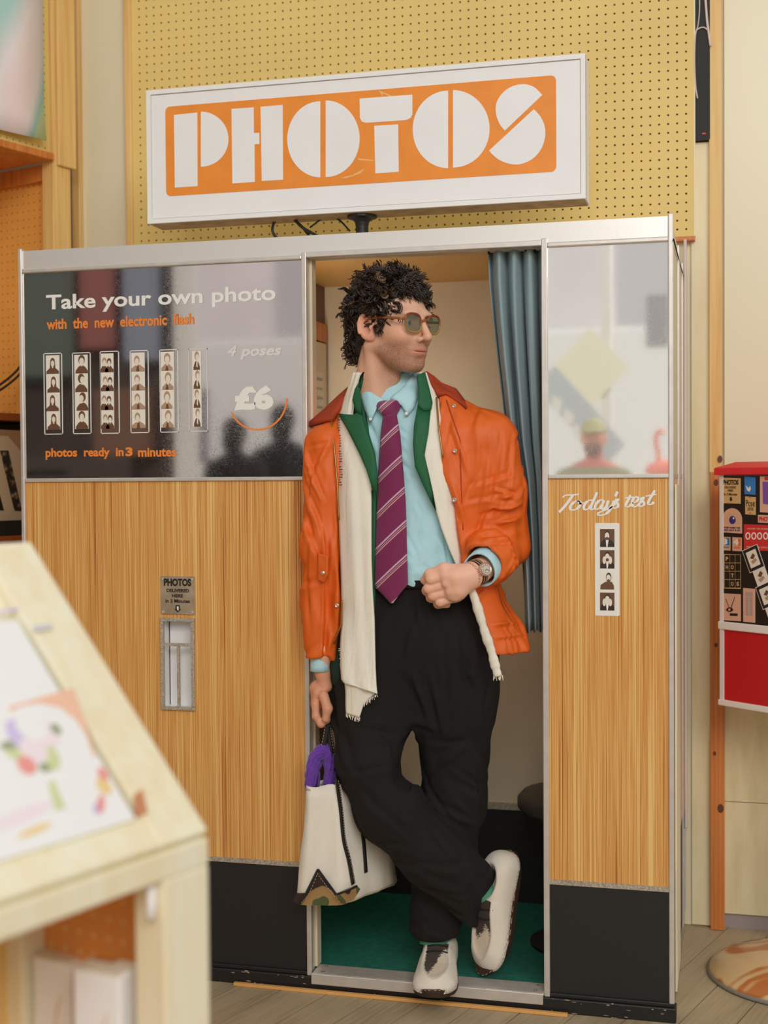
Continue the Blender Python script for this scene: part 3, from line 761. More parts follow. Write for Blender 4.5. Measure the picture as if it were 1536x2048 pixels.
MB().lathe([(.10, zs-.047), (.150, zs-.045), (.163, zs-.030), (.163, zs-.006), (.150, zs+.008), (.11, zs+.013), (.03, zs+.015)], (cx, cy, 0), 40).build('seat', 'rubber_grey', stl, smooth=True)
MB().lathe([(.022, FZ+.02), (.022, zs-.045)], (cx, cy, 0), 16).build('column', 'skirt_dark', stl, smooth=True)
MB().lathe([(.13, FZ), (.13, FZ+.008), (.04, FZ+.022)], (cx, cy, 0), 32).build('base', 'skirt_dark', stl)
# ------------------------------------------------------------------ shop front and street behind the camera (seen in the mirror and the black glass)
mat('frame_white', alb(205, 204, 200), .5); mat('dark_wall', alb(48, 36, 30), .7, var=.4, vscale=2.5)
mat('street_grey', alb(180, 176, 170), .8); mat('facade', alb(206, 200, 204), .8, var=.12, vscale=.6); mat('van_white', alb(226, 226, 224), .5)
mat('sticker_yellow', alb(222, 219, 190), .5); mat('sticker_blue', alb(160, 170, 180), .5); mat('dark_pane', alb(120, 120, 126), .2)
SFY = -6.0
sf = MB().box(-6.8, -4.0, SFY-.1, SFY, 0, 3.6).build('wall_front', 'dark_wall', kind='structure')
MB().box(-4.0, 4.4, SFY-.1, SFY, 0, .45).build('stall_riser', 'dark_wall', sf)
for x in (-4.0, -2.1, -.86, .9, 2.7):
    MB().box(x, x+(.16 if x == -4.0 else .07), SFY-.08, SFY, .45, 3.6).build('mullion', 'frame_white', sf)
MB().box(-4.0, 4.4, SFY-.08, SFY, 3.5, 3.6).build('transom', 'frame_white', sf)
# stock on the dark wall: boards and fabrics
random.seed(8)
for k, (x, z, w, h, c) in enumerate([(-6.6, .9, .5, 1.5, (62, 46, 38)), (-5.9, 1.6, .55, .9, (96, 64, 46)), (-5.25, 2.1, .5, .8, (74, 84, 78)), (-4.7, 2.3, .28, .9, (130, 76, 70)), (-4.35, 2.2, .26, 1.1, (122, 130, 146)), (-5.2, .6, .9, .9, (56, 46, 42)), (-6.1, 1.35, 1.3, .06, (168, 132, 104)), (-4.6, 1.5, .45, .5, (100, 72, 54))]):
    m_ = mat('stock%d' % k, alb(*c), .7)
    MB().box(x, x+w, SFY, SFY+.12, z, z+h).build('display_board', 'stock%d' % k, sf, bevel=.01)
mat('pale_pane', alb(176, 174, 180), .3)
ground = MB().box(-14, 12, -22, -12, -.14, -.02).build('floor_street', 'street_grey', kind='structure')
MB().box(-14, 12, -12, SFY-.1, -.012, 0).build('pavement', 'street_grey', ground)
fa = MB().box(-13, 12, -17, -16.5, 0, 9).build('wall_facade', 'facade', kind='structure')
for i in range(9):
    for z in (3.2, 6.0):
        MB().box(-12+i*2.6, -10.9+i*2.6, -16.5, -16.42, z, z+1.6).build('facade_window', 'pale_pane', fa)
van = thing('van', 'white panel van parked in the street outside the shop window', 'van', (-3.2, -10.5, 0))
vb = MB(); prof = [(-8.5, .45), (2.9, .45), (2.9, 2.55), (2.6, 2.75), (-7.6, 2.75), (-8.2, 2.2), (-8.5, 1.4)]
vb.prism(prof, lambda a, b: (a*.55-1.6, -9.6, b), (0, -1.9, 0)); vb.build('body', 'van_white', van, bevel=.06, bseg=3)
MB().prism([(-7.9, 1.5), (-6.5, 1.5), (-6.5, 2.25), (-7.5, 2.25)], lambda a, b: (a*.55-1.6, -9.59, b), (0, -.02, 0)).build('side_window', 'dark_pane', van)
for x in (-5.2, -1.0):
    MB().tube([(x, -9.62, .35), (x, -9.85, .35)], .35, 20).build('wheel', 'black', van)
ws = thing('window_sticker', 'diamond-turned yellow and blue poster stuck on the shop window', 'poster', (-.85, SFY+.012, 1.3))
def reflp(u, v, Y):
    """point at depth Y (behind the camera) seen at (u,v) through the mirror plane Y=0"""
    d = ray(u, v); d = np.array([d[0], -d[1], d[2]]); p = PY(u, v, 0.); return p+d*((Y-p[1])/d[1])
def rpoly(pts, Y): return [(reflp(u, v, Y)[0], reflp(u, v, Y)[2]) for u, v in pts]
SK = SFY+.02
MB().prism(rpoly([(1180, 655), (1258, 735), (1185, 812), (1108, 730)], SK), front(SK), (0, -.01, 0)).build('yellow_half', 'sticker_yellow', ws)
MB().prism(rpoly([(1110, 732), (1184, 813), (1250, 890), (1215, 925), (1060, 770)], SK), front(SK), (0, -.01, 0)).build('blue_half', 'sticker_blue', ws)
for pts in ([(1105, 790), (1125, 800), (1120, 830), (1104, 815)], [(1130, 815), (1150, 832), (1140, 855), (1126, 842)], [(1150, 845), (1165, 860), (1157, 880), (1145, 866)]):
    MB().prism(rpoly(pts, SK+.004), front(SK+.004), (0, -.003, 0)).build('print_mark', 'frame_white', ws)
MB().box(*sorted((reflp(1292, 650, -9.5)[0], reflp(1335, 650, -9.5)[0])), -9.59, -9.57, reflp(1310, 690, -9.58)[2], reflp(1310, 590, -9.58)[2]).build('rear_window', 'dark_pane', van)

# ------------------------------------------------------------------ sloped display stand in the foreground
A0 = np.array([-.603, -1.813, 0.]); TZ0, TZ1, TW = .900, 1.238, .297
std = thing('display_stand', 'pale wooden sloped display stand in the blurred foreground', 'display stand', tuple(A0-SA*.5-SN*.15))
def SP(s, w, z): return A0-SA*s-SN*w+UP*z
def tbox(s0, s1, w0, w1, z0, z1): return MB().obox(SP(s0, w0, z0), -SA*(s1-s0), -SN*(w1-w0), UP*(z1-z0))
sl = np.array([*(-SN*TW), 0])[:3]+UP*(TZ1-TZ0); sln = np.linalg.norm(sl); sd = sl/sln; snrm = np.cross(sd, -SA); snrm = snrm if snrm[2] > 0 else -snrm
LEN = 1.1
def slope(s0, s1, d0, d1, h0, h1):
    o = SP(s0, 0, TZ0)+sd*d0+snrm*h0
    return MB().obox(o, -SA*(s1-s0), sd*(d1-d0), snrm*(h1-h0))
slope(0, LEN, 0, sln, -.022, -.012).build('sloped_board', 'pine_pale', std)
slope(0, .085, 0, sln, -.012, .004).build('end_rail', 'pine_pale', std, bevel=.004)
slope(LEN-.08, LEN, 0, sln, -.012, .004).build('end_rail', 'pine_pale', std, bevel=.004)
slope(.085, LEN-.08, 0, .045, -.012, .004).build('lower_rail', 'pine_pale', std, bevel=.004)
slope(.085, LEN-.08, sln-.04, sln, -.012, .004).build('upper_rail', 'pine_pale', std, bevel=.004)
tbox(0, LEN, -.002, .04, TZ0-.038, TZ0-.006).build('front_rail', 'pine_pale', std, bevel=.003)
tbox(0, .078, -.002, .045, 0, TZ0-.038).build('post', 'pine_pale', std, bevel=.003)
tbox(LEN-.078, LEN, -.002, .045, 0, TZ0-.038).build('post', 'pine_pale', std, bevel=.003)
tbox(0, .05, TW-.03, TW+.02, 0, TZ1-.03).build('post', 'pine_pale', std, bevel=.003)
tbox(LEN-.05, LEN, TW-.03, TW+.02, 0, TZ1-.03).build('post', 'pine_pale', std, bevel=.003)
mat('peg_brown', alb(204, 136, 72), .6); mat('peg_hole_light', alb(222, 176, 120), .6)
ep = MB(); pegboard(ep, SP(.012, TW-.03, .1), SN, UP, -SA, TW-.08, TZ0-.14, .0127, .0127, r=.0042, depth=.0008)
ep_o = ep.build('end_pegboard', 'peg_brown', std)
MB().obox(SP(.0112, TW-.03, .1), SN*(TW-.08), SA*.004, UP*(TZ0-.14)).build('backing', 'peg_hole_light', ep_o)  # pale colour stands in for light coming through the holes
tbox(.0, LEN, TW-.004, TW+.01, .1, TZ1-.08).build('back_board', 'pine', std)
tbox(.0, LEN, .01, TW, .40, .42).build('inner_shelf', 'pine', std)
mat('white_plastic', alb(208, 206, 204), .4)
m = MB(); m.tube([SP(.085, .012, TZ0-.042), SP(.085, .012, TZ0-.066), SP(.088, .010, TZ0-.081)], .006, 8); m.build('hook', 'white_plastic', std, smooth=True)

# prints on the slope
mat('paper', alb(226, 226, 226), .6); mat('paper_edge', alb(206, 202, 150), .6)
mat('print_red', alb(216, 172, 148), .6); mat('print_violet', alb(186, 174, 208), .6); mat('print_pink', alb(218, 200, 206), .6); mat('print_green', alb(184, 192, 146), .6)
mat('print_crimson', alb(210, 138, 132), .6); mat('print_dkgreen', alb(140, 150, 120), .6); mat('print_ochre', alb(210, 184, 130), .6); mat('print_grey', alb(186, 184, 190), .6)
def on_slope(u, v, h):
    o = SP(0, 0, TZ0)+snrm*h; d = ray(u, v); t = np.dot(o-CAM, snrm)/np.dot(d, snrm); q = CAM+d*t-o
    return (np.dot(q, -SA), np.dot(q, sd))
def s3(h): return lambda a, b: SP(0, 0, TZ0)+snrm*h-SA*a+sd*b
def sheet(mb, s0, s1, d0, d1, h, t=.0015, mi=0): mb.obox(SP(s0, 0, TZ0)+sd*d0+snrm*h, -SA*(s1-s0), sd*(d1-d0), snrm*t, mi)
c = on_slope(272, 1637, .010); e = on_slope(112, 1230, .010)
ps, pd1 = c[0], c[1]; pe = e[1]
pr = thing('art_print', 'white floral art print with a coral arch lying on the sloped stand', 'print', tuple(SP(ps+.15, TW*.4, TZ0+.1)))
m = MB(); sheet(m, ps, ps+.42, pd1, pe, .007, .002); m.build('sheet', 'paper', pr)
m = MB(); sheet(m, ps-.002, ps+.42, pd1, pe, .004, .003); m.build('backing_card', 'paper_edge', pr)
def blob(uv, m, rx, ry, rot=0, h=.0094):
    a, b = on_slope(uv[0], uv[1], h); q = []
    for k in range(14):
        t = 2*math.pi*k/14; x, y = rx*math.cos(t), ry*math.sin(t); q.append((a+x*math.cos(rot)-y*math.sin(rot), b+x*math.sin(rot)+y*math.cos(rot)))
    MB().prism(q, s3(h), snrm*-.0002).build('printed_shape', m, pr)
def upoly(pts, m, h=.0093): MB().prism([on_slope(u, v, h) for u, v in pts], s3(h), snrm*-.0002).build('printed_shape', m, pr)
upoly([(18, 1413), (148, 1375), (192, 1515), (186, 1512), (172, 1470), (150, 1438), (120, 1415), (80, 1406), (40, 1412), (22, 1424)], 'print_red')
for uv, mm, rx, ry in [((40, 1470), 'print_violet', .016, .022), ((62, 1452), 'paper', .02, .02), ((88, 1468), 'print_pink', .022, .02), ((68, 1500), 'print_pink', .018, .018), ((30, 1500), 'print_green', .013, .014), ((92, 1512), 'print_green', .018, .02),
                       ((54, 1530), 'print_crimson', .012, .012), ((20, 1490), 'print_dkgreen', .014, .006), ((112, 1458), 'print_dkgreen', .007, .008), ((66, 1440), 'print_grey', .008, .005), ((90, 1535), 'print_dkgreen', .008, .006), ((78, 1478), 'print_pink', .012, .014)]:
    blob(uv, mm, rx, ry, 0, .0094+random.random()*.0004)
upoly([(96, 1566), (108, 1560), (132, 1616), (110, 1622)], 'print_green'); blob((206, 1548), 'print_crimson', .007, .009); blob((208, 1572), 'print_ochre', .010, .012); blob((202, 1608), 'print_crimson', .005, .014, .7); blob((192, 1617), 'print_violet', .004, .008, .7)
blob((40, 1632), 'print_pink', .05, .008, -.1); blob((70, 1660), 'print_ochre', .025, .004, -.1); upoly([(66, 1252), (104, 1247), (106, 1256), (68, 1262)], 'print_grey')
pr2 = thing('art_print', 'white print with a lilac line at the upper end of the sloped stand', 'print', tuple(SP(ps+.15, TW*.9, TZ1-.1)))
g0 = on_slope(100, 1222, .004)[1]; g1 = on_slope(75, 1180, .004)[1]
m = MB(); sheet(m, ps+.02, ps+.44, pe-.03, g1, .001, .002); m.build('sheet', 'paper', pr2)
MB().prism([on_slope(u, v, .0034) for u, v in ((0, 1220), (84, 1208), (84, 1213), (0, 1226))], s3(.0034), snrm*-.0002).build('printed_line', 'print_violet', pr2)
pr3 = thing('art_print', 'topmost pink-edged print leaning on the sloped stand', 'print', tuple(SP(ps+.15, TW, TZ1-.05)))
m = MB(); sheet(m, ps+.04, ps+.44, g1-.02, min(sln-.042, g1+.035), -.003, .002); m.build('sheet', 'print_pink', pr3)
mat('print_brown', alb(176, 120, 84), .6)
# small card tucked at the lower right corner of the rail
q = [on_slope(u, v, .006) for u, v in ((268, 1590), (285, 1578), (296, 1625), (272, 1635))]
MB().prism(q, s3(.004), snrm*.002).build('paper_tag', 'print_brown', label='small brown paper tag tucked beside the floral print', cat='tag')

# white cartons on the inner shelf
mat('carton_side', alb(204, 196, 180), .7, var=.08, vscale=40); mat('carton_top', alb(176, 112, 56), .7); mat('carton_front', alb(222, 222, 222), .6)
def carton(name, label, u0, u1, v0, depth, s_c, rot):
    lat = CAM+ray((u0+u1)/2, v0)*depth; top = lat[2]; w = (u1-u0)/FPX*depth*.74
    t = thing(name, label, 'carton', (lat[0], lat[1], .42), 'cartons under the sloped stand')
    ca_, sa_ = math.cos(rot), math.sin(rot); ax = (SN*ca_+SA*sa_); ay = (SA*ca_-SN*sa_)
    o = np.array([lat[0], lat[1], .42])-ax*w/2-ay*w*.35
    MB().obox(o, ax*w, ay*w*.7, UP*(top-.42)).build('body', 'carton_front', t, bevel=.003)
    MB().obox(o+UP*(top-.4199), ax*w*.96, ay*w*.66, UP*.003).build('lid', 'carton_side', t)
    MB().obox(o+UP*(top-.4165)+ax*w*.05+ay*w*.45, ax*w*.5, ay*w*.18, UP*.001).build('flap', 'carton_top', t)
    MB().obox(o-ay*.001+ax*w*.55+UP*(top-.42-.085), ax*w*.12+UP*.03, ay*.0015, ax*w*.06+UP*.012).build('print_mark', 'carton_top', t)
    return t
carton('carton', 'white carton with an orange stroke nearest the stand post', 140, 292, 1935, 1.60, 0, .15)
carton('carton', 'white carton standing behind another at the left of the stand', 60, 190, 1912, 1.72, 0, .1)
mat('card_grey', alb(150, 128, 110), .7)
bc = MB(); bc.obox(SP(.70, .13, .42), SA*.26, SN*.004, UP*.40+SN*-.06); bc.build('leaning_board', 'card_grey', label='pale grey board leaning inside the stand at the frame edge', cat='board')

# ------------------------------------------------------------------ sticker vending machine on a pedestal
MD = np.array([math.cos(math.radians(-39.3)), math.sin(math.radians(-39.3)), 0]); MN = np.array([-MD[1], MD[0], 0])*-1   # MN points to the viewer
if np.dot(MN, CAM-np.array([.2, .4, 1.])) < 0: MN = -MN
MO = np.array([PY(1440, 1000, .50)[0], .50, 0.])
def onm(u, v, h=0.):
    o = MO+MN*h; d = ray(u, v); t = np.dot(o-CAM, MN)/np.dot(d, MN); return CAM+d*t
def ab(u, v, h=0.): q = onm(u, v, h); return (np.dot(q-MO, MD), q[2])
def m3(h): return lambda a, b: MO+MN*h+MD*a+UP*b
zt = ab(1440, 950)[1]; zmid1 = ab(1440, 1242)[1]; zmid0 = ab(1440, 1258)[1]; zb1 = ab(1440, 1398)[1]; zb0 = ab(1440, 1410)[1]; zlid = ab(1440, 936)[1]
vm = thing('vending_machine', 'red and black sticker vending machine with white trim on a pedestal', 'vending machine', tuple(MO+MD*.2-MN*.12))
mat('vend_red', alb(172, 22, 30), .35, bump=.05); mat('vend_lid', alb(196, 36, 44), .35); mat('vend_lidtop', alb(206, 140, 110), .35); mat('vend_black', (.012, .012, .012, 1), .3); mat('vend_white', alb(206, 202, 198), .35)
MW, MDp = .42, .26
MB().obox(MO+UP*zb0-MN*.008, MD*MW, -MN*MDp, UP*(zt-zb0)).build('body', 'vend_white', vm, bevel=.004)
MB().obox(MO+MD*.012+UP*(zb1)-MN*.008, MD*(MW-.024), MN*.006, UP*(zmid0-zb1)).build('lower_panel', 'vend_red', vm)
up_ = MB().obox(MO+MD*.012+UP*zmid1-MN*.008, MD*(MW-.024), MN*.008, UP*(zt-.003-zmid1)).build('display_panel', 'vend_black', vm)
MB().obox(MO-MD*.004+UP*zmid0-MN*.01, MD*(MW+.008), MN*.016, UP*(zmid1-zmid0)).build('trim_bar', 'vend_white', vm, bevel=.003)
MB().obox(MO-MD*.004+UP*zb0-MN*.01, MD*(MW+.008), MN*.016, UP*(zb1-zb0)).build('trim_bar', 'vend_white', vm, bevel=.003)
for w in (0, MW-.012):
    for q in (0, .0045, .009):
        MB().obox(MO+MD*(w+q)+UP*zb1-MN*.008, MD*.0036, MN*.010, UP*(zt-zb1)).build('edge_bead', 'vend_white', vm)
lid = MB(); e = .012; o = MO-MD*e+MN*e
r0 = [o+UP*zt, o+MD*(MW+2*e)+UP*zt, o+MD*(MW+2*e)-MN*(MDp+2*e)+UP*zt, o-MN*(MDp+2*e)+UP*zt]
r1 = [p+UP*(zlid-zt) for p in r0]; ins = .05
ctr = sum(r0)/4; r2 = [ctr*(1-.78)+p*.78 for p in r1]; r2 = [np.array([p[0], p[1], zlid+.016]) for p in r2]
lid.loft([r0, r1, r2], True, (True, True)); lid.f[-1] = lid.f[-1]
lo = lid.build('lid', 'vend_lid', vm, bevel=.002)
ped = MO+MD*.21-MN*.13
MB().lathe([(.03, .05), (.03, zb0)], (ped[0], ped[1], 0), 20).build('pedestal_pole', 'black', vm, smooth=True)
# swirl-patterned domed base plate
bc_ = np.array([.172, .372])
def basemat():
    m, nt, b = newmat('cow_swirl'); L = nt.links
    tc = nt.nodes.new('ShaderNodeTexCoord'); n = nt.nodes.new('ShaderNodeTexNoise'); n.inputs['Scale'].default_value = 4.2; n.inputs['Detail'].default_value = 1; n.inputs['Distortion'].default_value = 1.6
    r = ramp(nt, [(0, alb(196, 166, 122)), (.46, alb(196, 166, 122)), (.50, alb(170, 100, 50)), (.56, alb(174, 106, 56)), (.58, alb(196, 166, 122)), (.60, alb(196, 166, 122)), (.62, alb(50, 46, 44)), (1, alb(44, 40, 38))])
    L.new(tc.outputs['Object'], n.inputs['Vector']); L.new(n.outputs['Fac'], r.inputs['Fac']); L.new(r.outputs['Color'], b.inputs['Base Color'])
    b.inputs['Roughness'].default_value = .3; b.inputs['Coat Weight'].default_value = .3
basemat()
MB().lathe([(.225, .004), (.232, .012), (.226, .020), (.20, .036), (.15, .054), (.09, .066), (.03, .072)], (bc_[0], bc_[1], 0), 48).build('base_dome', 'cow_swirl', vm, smooth=True)
mat('rim_grey', alb(120, 116, 110), .4)
MB().lathe([(.230, 0), (.236, .003), (.236, .010), (.230, .013)], (bc_[0], bc_[1], 0), 48).build('base_rim', 'rim_grey', vm, smooth=True)
# stickers on the black panel
mat('st_tan', alb(186, 152, 104), .5); mat('st_pink', alb(196, 152, 130), .5); mat('st_blue', alb(44, 110, 176), .5); mat('st_red', alb(186, 40, 44), .5); mat('st_navy', alb(40, 44, 110), .5); mat('st_white', alb(206, 198, 188), .5); mat('st_orange', alb(196, 96, 56), .5); mat('st_ink', (.015, .013, .012, 1), .5); mat('st_violet', alb(110, 70, 150), .5); mat('st_mauve', alb(160, 136, 132), .5)
SCX = 506/136.
def K(a, b): return ab(1400+a/SCX, 900+b/SCX, .001)
def stick(name, poly, m, h=.0006, parent=None): return MB().prism([K(*q) for q in poly], m3(h), MN*-.0005).build(name, m, parent or up_)
def R4(x0, y0, x1, y1, dy=0): return [(x0, y0), (x1, y0+dy), (x1, y1+dy), (x0, y1)]
def stext(par, s, x0, y0, x1, y1, m, bold=.03, dy=0, h=.0011):
    t = MB(); p0, p1 = K(x0, y0), K(x1, y1); p2 = K(x1, y0+dy); p3 = K(x0, y1)
    za1 = p0[1]; za0 = p3[1]
    text_on(t, s, p0[0], p1[0], za0, za1, m3(h), bold); t.build('print', m, par)
s_ = stick('sticker', R4(153, 205, 302, 395, 5), 'st_tan'); stext(s_, 'PHOTOS', 170, 222, 286, 260, 'st_ink', .05); stext(s_, 'DELIVERED', 184, 270, 270, 286, 'st_ink'); stext(s_, 'HERE', 207, 293, 246, 310, 'st_ink'); stext(s_, 'in 3 Minutes', 178, 320, 275, 338, 'st_ink')
stick('print', [(223, 350), (237, 350), (237, 367), (243, 367), (230, 384), (217, 367), (223, 367)], 'st_ink', .0011, s_)
s_ = stick('sticker', R4(330, 197, 412, 328, 6), 'st_blue'); stick('print', [(340, 262), (362, 285), (372, 265), (378, 290), (368, 312), (350, 300)], 'st_white', .0011, s_)
s_ = stick('sticker', R4(335, 345, 414, 478, 6), 'st_tan'); stext(s_, 'Pose', 342, 372, 408, 420, 'st_ink', .01); stext(s_, 'WHEN RED', 352, 428, 398, 437, 'st_ink'); stext(s_, 'LIGHT IS ON', 352, 440, 398, 450, 'st_ink'); stick('print', [(362, 350), (384, 350), (373, 358)], 'st_red', .0011, s_); stick('print', [(362, 472), (384, 472), (373, 464)], 'st_red', .0011, s_)
s_ = stick('sticker', [(445, 195), (560, 200), (560, 470), (445, 462)], 'st_pink'); stick('print', [(465, 235), (540, 238), (540, 410), (468, 400)], 'st_violet', .0011, s_); stick('print', R4(480, 200, 540, 225), 'st_red', .0011, s_)
ar = [(165, 612), (165, 520)]+[(238-73*math.cos(math.radians(q)), 515-82*math.sin(math.radians(q))) for q in range(5, 180, 12)]+[(312, 520), (312, 622)]
s_ = stick('sticker', ar, 'st_pink')
for q in range(-30, 211, 16):
    ca_, sa_ = math.cos(math.radians(q)), math.sin(math.radians(q)); cx_, cy_ = 240, 520
    stick('print', [(cx_+30*ca_-2*sa_, cy_-36*sa_-2*ca_), (cx_+56*ca_-1.5*sa_, cy_-66*sa_-1.5*ca_), (cx_+56*ca_+1.5*sa_, cy_-66*sa_+1.5*ca_), (cx_+30*ca_+2*sa_, cy_-36*sa_+2*ca_)], 'st_tan', .0011, s_)
stick('print', [(241+24*math.cos(t), 521+31*math.sin(t)) for t in np.linspace(0, 6.1, 16)], 'st_navy', .0012, s_); stick('print', [(250+6*math.cos(t), 508+8*math.sin(t)) for t in np.linspace(0, 6.1, 10)], 'st_white', .0016, s_)
stext(s_, 'POSE WHEN THE', 180, 570, 298, 584, 'st_ink', .04); stext(s_, 'RED LIGHT IS ON', 180, 588, 298, 602, 'st_navy', .04)
s_ = stick('sticker', R4(160, 645, 226, 745, 4), 'st_tan'); stick('print', R4(190, 655, 220, 708, 2), 'st_blue', .0011, s_); stext(s_, '3', 168, 658, 205, 702, 'st_white', .06, h=.0015); stext(s_, 'minutes', 168, 714, 218, 728, 'st_blue')
s_ = stick('sticker', R4(240, 648, 310, 750, 4), 'st_pink'); stick('print', R4(270, 658, 304, 712, 2), 'st_orange', .0011, s_); stext(s_, '4', 248, 660, 288, 708, 'st_white', .06, h=.0015); stext(s_, 'poses', 252, 718, 300, 738, 'st_orange')
s_ = stick('sticker', R4(430, 482, 560, 540, 6), 'st_pink'); stext(s_, 'PHOTOS', 440, 496, 560, 530, 'st_red', .05)
s_ = stick('sticker', R4(325, 552, 560, 745, 8), 'st_red'); stext(s_, 'LARGER THE NUMBER', 352, 578, 520, 590, 'st_pink'); stext(s_, 'SMALLER THE APERTURE', 345, 714, 530, 726, 'st_pink')
for cx_ in (356, 400, 443, 488):
    ring = [(cx_+19*math.cos(t), 640+28*math.sin(t)) for t in np.linspace(0, 2*math.pi, 20)]+[(cx_+11*math.cos(t), 640+18*math.sin(t)) for t in np.linspace(2*math.pi, 0, 20)]
    stick('print', ring, 'st_white', .0011, s_)
g = stick('sticker', R4(178, 774, 302, 1030, 4), 'st_tan'); 
for (cx_, cy_, chh) in [(i, j, None) for i in range(3) for j in range(4)]:
    L_ = {(0, 0): 'P', (0, 1): 'H', (1, 1): 'O', (1, 2): 'T', (1, 3): 'O', (2, 3): 'S'}.get((cx_, cy_))
    x_, y_ = 183+cx_*40, 780+cy_*62
    stick('print', R4(x_, y_, x_+37, y_+58), 'st_ink', .0011, g)
    if L_: stext(g, L_, x_+9, y_+14, x_+28, y_+44, 'st_tan', .04, h=.0015)
s_ = stick('sticker', R4(163, 1066, 303, 1266, 8), 'st_pink'); stick('print', [(190, 1110), (193, 1108), (224, 1186), (258, 1090), (261, 1092), (226, 1200)], 'st_ink', .0011, s_)
stick('print', [(192, 1188), (205, 1174), (222, 1170), (238, 1176), (248, 1190), (236, 1202), (220, 1206), (204, 1202)], 'st_ink', .0011, s_); stick('print', [(219+8*math.cos(t), 1188+10*math.sin(t)) for t in np.linspace(0, 6, 10)], 'st_pink', .0015, s_); stick('print', R4(222, 1215, 280, 1233, 2), 'st_ink', .0011, s_)
s_ = stick('sticker', R4(320, 1026, 410, 1278, 8), 'st_pink'); stick('print', R4(336, 1055, 392, 1085, 3), 'st_mauve', .0011, s_); stick('print', R4(338, 1090, 362, 1230, 3), 'st_mauve', .0011, s_); stick('print', R4(368, 1092, 392, 1232, 3), 'st_mauve', .0011, s_)
def tilt_photo(c, w, h, rot, border):
    def T(a, b): ca_, sa_ = math.cos(rot), math.sin(rot); return (c[0]+(a*ca_-b*sa_), c[1]+(a*sa_+b*ca_)*1.15)
    s_ = stick('sticker', [T(-w, -h), T(w, -h), T(w, h), T(-w, h)], 'st_white', .0016 if border else .0012)
    if border: stick('print', [T(-w+4, -h+4), T(w-4, -h+4), T(w-4, h-4), T(-w+4, h-4)], 'st_ink', .0021, s_); stick('print', [T(-w+22, -h+24), T(w-22, -h+24), T(w-22, h-24), T(-w+22, h-24)], 'st_white', .0026, s_)
    stick('print', [T(-20, -10), T(10, -34), T(22, -14), T(0, 4)], 'photo_brown', .0030, s_); stick('print', [T(-22, 12), T(18, 2), T(24, 20), T(-12, 34)], 'photo_mid', .0030, s_)
tilt_photo((398, 808), 60, 78, -.38, True); tilt_photo((455, 940), 48, 58, -.38, False); tilt_photo((500, 1080), 64, 78, -.38, True); tilt_photo((548, 1215), 48, 62, -.38, False)

# ------------------------------------------------------------------ things on the side-wall shelves
def gradmat():
    m, nt, b = newmat('poster_soft'); L = nt.links
    tc = nt.nodes.new('ShaderNodeTexCoord'); n = nt.nodes.new('ShaderNodeTexNoise'); n.inputs['Scale'].default_value = 4.2; n.inputs['Detail'].default_value = 0
    mp = nt.nodes.new('ShaderNodeMapping'); mp.inputs['Scale'].default_value = (1.6, 1.6, .45); mp.inputs['Location'].default_value = (.35, .2, .1)
    r = ramp(nt, [(.25, alb(190, 200, 150)), (.42, alb(180, 200, 164)), (.5, alb(150, 190, 190)), (.56, alb(184, 196, 198)), (.63, alb(212, 204, 208)), (.8, alb(214, 190, 190))])
    L.new(tc.outputs['Object'], mp.inputs['Vector']); L.new(mp.outputs['Vector'], n.inputs['Vector']); L.new(n.outputs['Fac'], r.inputs['Fac']); L.new(r.outputs['Color'], b.inputs['Base Color']); b.inputs['Roughness'].default_value = .5
gradmat()
pz_ = shelf_z+.045
m = MB(); rows = []
for i in range(13):
    z = pz_+i*.075; row = []
    for j in range(9):
        s = .10+.9*j/8; curl = .02*math.exp(-((j)/1.2))*(1 if i else 1.4)
        row.append(P0-SA*s+SN*(.004+curl)+UP*z)
    rows.append(row)
m.grid(np.array(rows)).build('poster', 'poster_soft', smooth=True, solid=.001, label='large soft rainbow-coloured poster hanging on the perforated side wall', cat='poster')
mat('card_beige', alb(172, 150, 124), .6); mat('card_beige2', alb(150, 116, 84), .6); mat('card_white', alb(196, 190, 184), .6)
def film():
    m, nt, b = newmat('film_print'); L = nt.links
    tc = nt.nodes.new('ShaderNodeTexCoord'); n = nt.nodes.new('ShaderNodeTexVoronoi'); n.inputs['Scale'].default_value = 55
    r = ramp(nt, [(.0, alb(150, 130, 96)), (.28, alb(110, 90, 64)), (.45, alb(38, 32, 26)), (1, alb(30, 26, 22))]); L.new(tc.outputs['Object'], n.inputs['Vector']); L.new(n.outputs['Distance'], r.inputs['Fac']); L.new(r.outputs['Color'], b.inputs['Base Color'])
film()
def shelfcard(name, label, uvs, w, m, strip=None):
    o = P0-SN*w; nn = SN
    def hit(u, v, h=0.):
        d = ray(u, v); oo = o+nn*h; return CAM+d*(np.dot(oo-CAM, nn)/np.dot(d, nn))
    t = thing(name, label, 'print', tuple(sum(hit(u, v) for u, v in uvs)/len(uvs)), 'mounted prints on the side shelf')
    MB().add([hit(u, v) for u, v in uvs]+[hit(u, v)-nn*.003 for u, v in uvs], [tuple(range(len(uvs))), tuple(range(2*len(uvs)-1, len(uvs)-1, -1))]+[(i, (i+1) % len(uvs), len(uvs)+(i+1) % len(uvs), len(uvs)+i) for i in range(len(uvs))]).build('mount', m, t)
    for st_, mm in (strip or []):
        k = len(st_)
        MB().add([hit(u, v, .0012) for u, v in st_]+[hit(u, v, .0002) for u, v in st_], [tuple(range(k)), tuple(range(2*k-1, k-1, -1))]+[(i, (i+1) % k, k+(i+1) % k, k+i) for i in range(k)]).build('picture', mm, t)
shelfcard('mounted_print', 'beige mounted print with a dark film strip leaning on the side shelf', [(-60, 870), (16, 872), (50, 912), (50, 1053), (-60, 1050)], .040, 'card_beige', [([(0, 901), (17, 901), (44, 1022), (29, 1022)], 'film_print'), ([(-40, 950), (-8, 960), (8, 1021), (-40, 1020)], 'st_ink')])
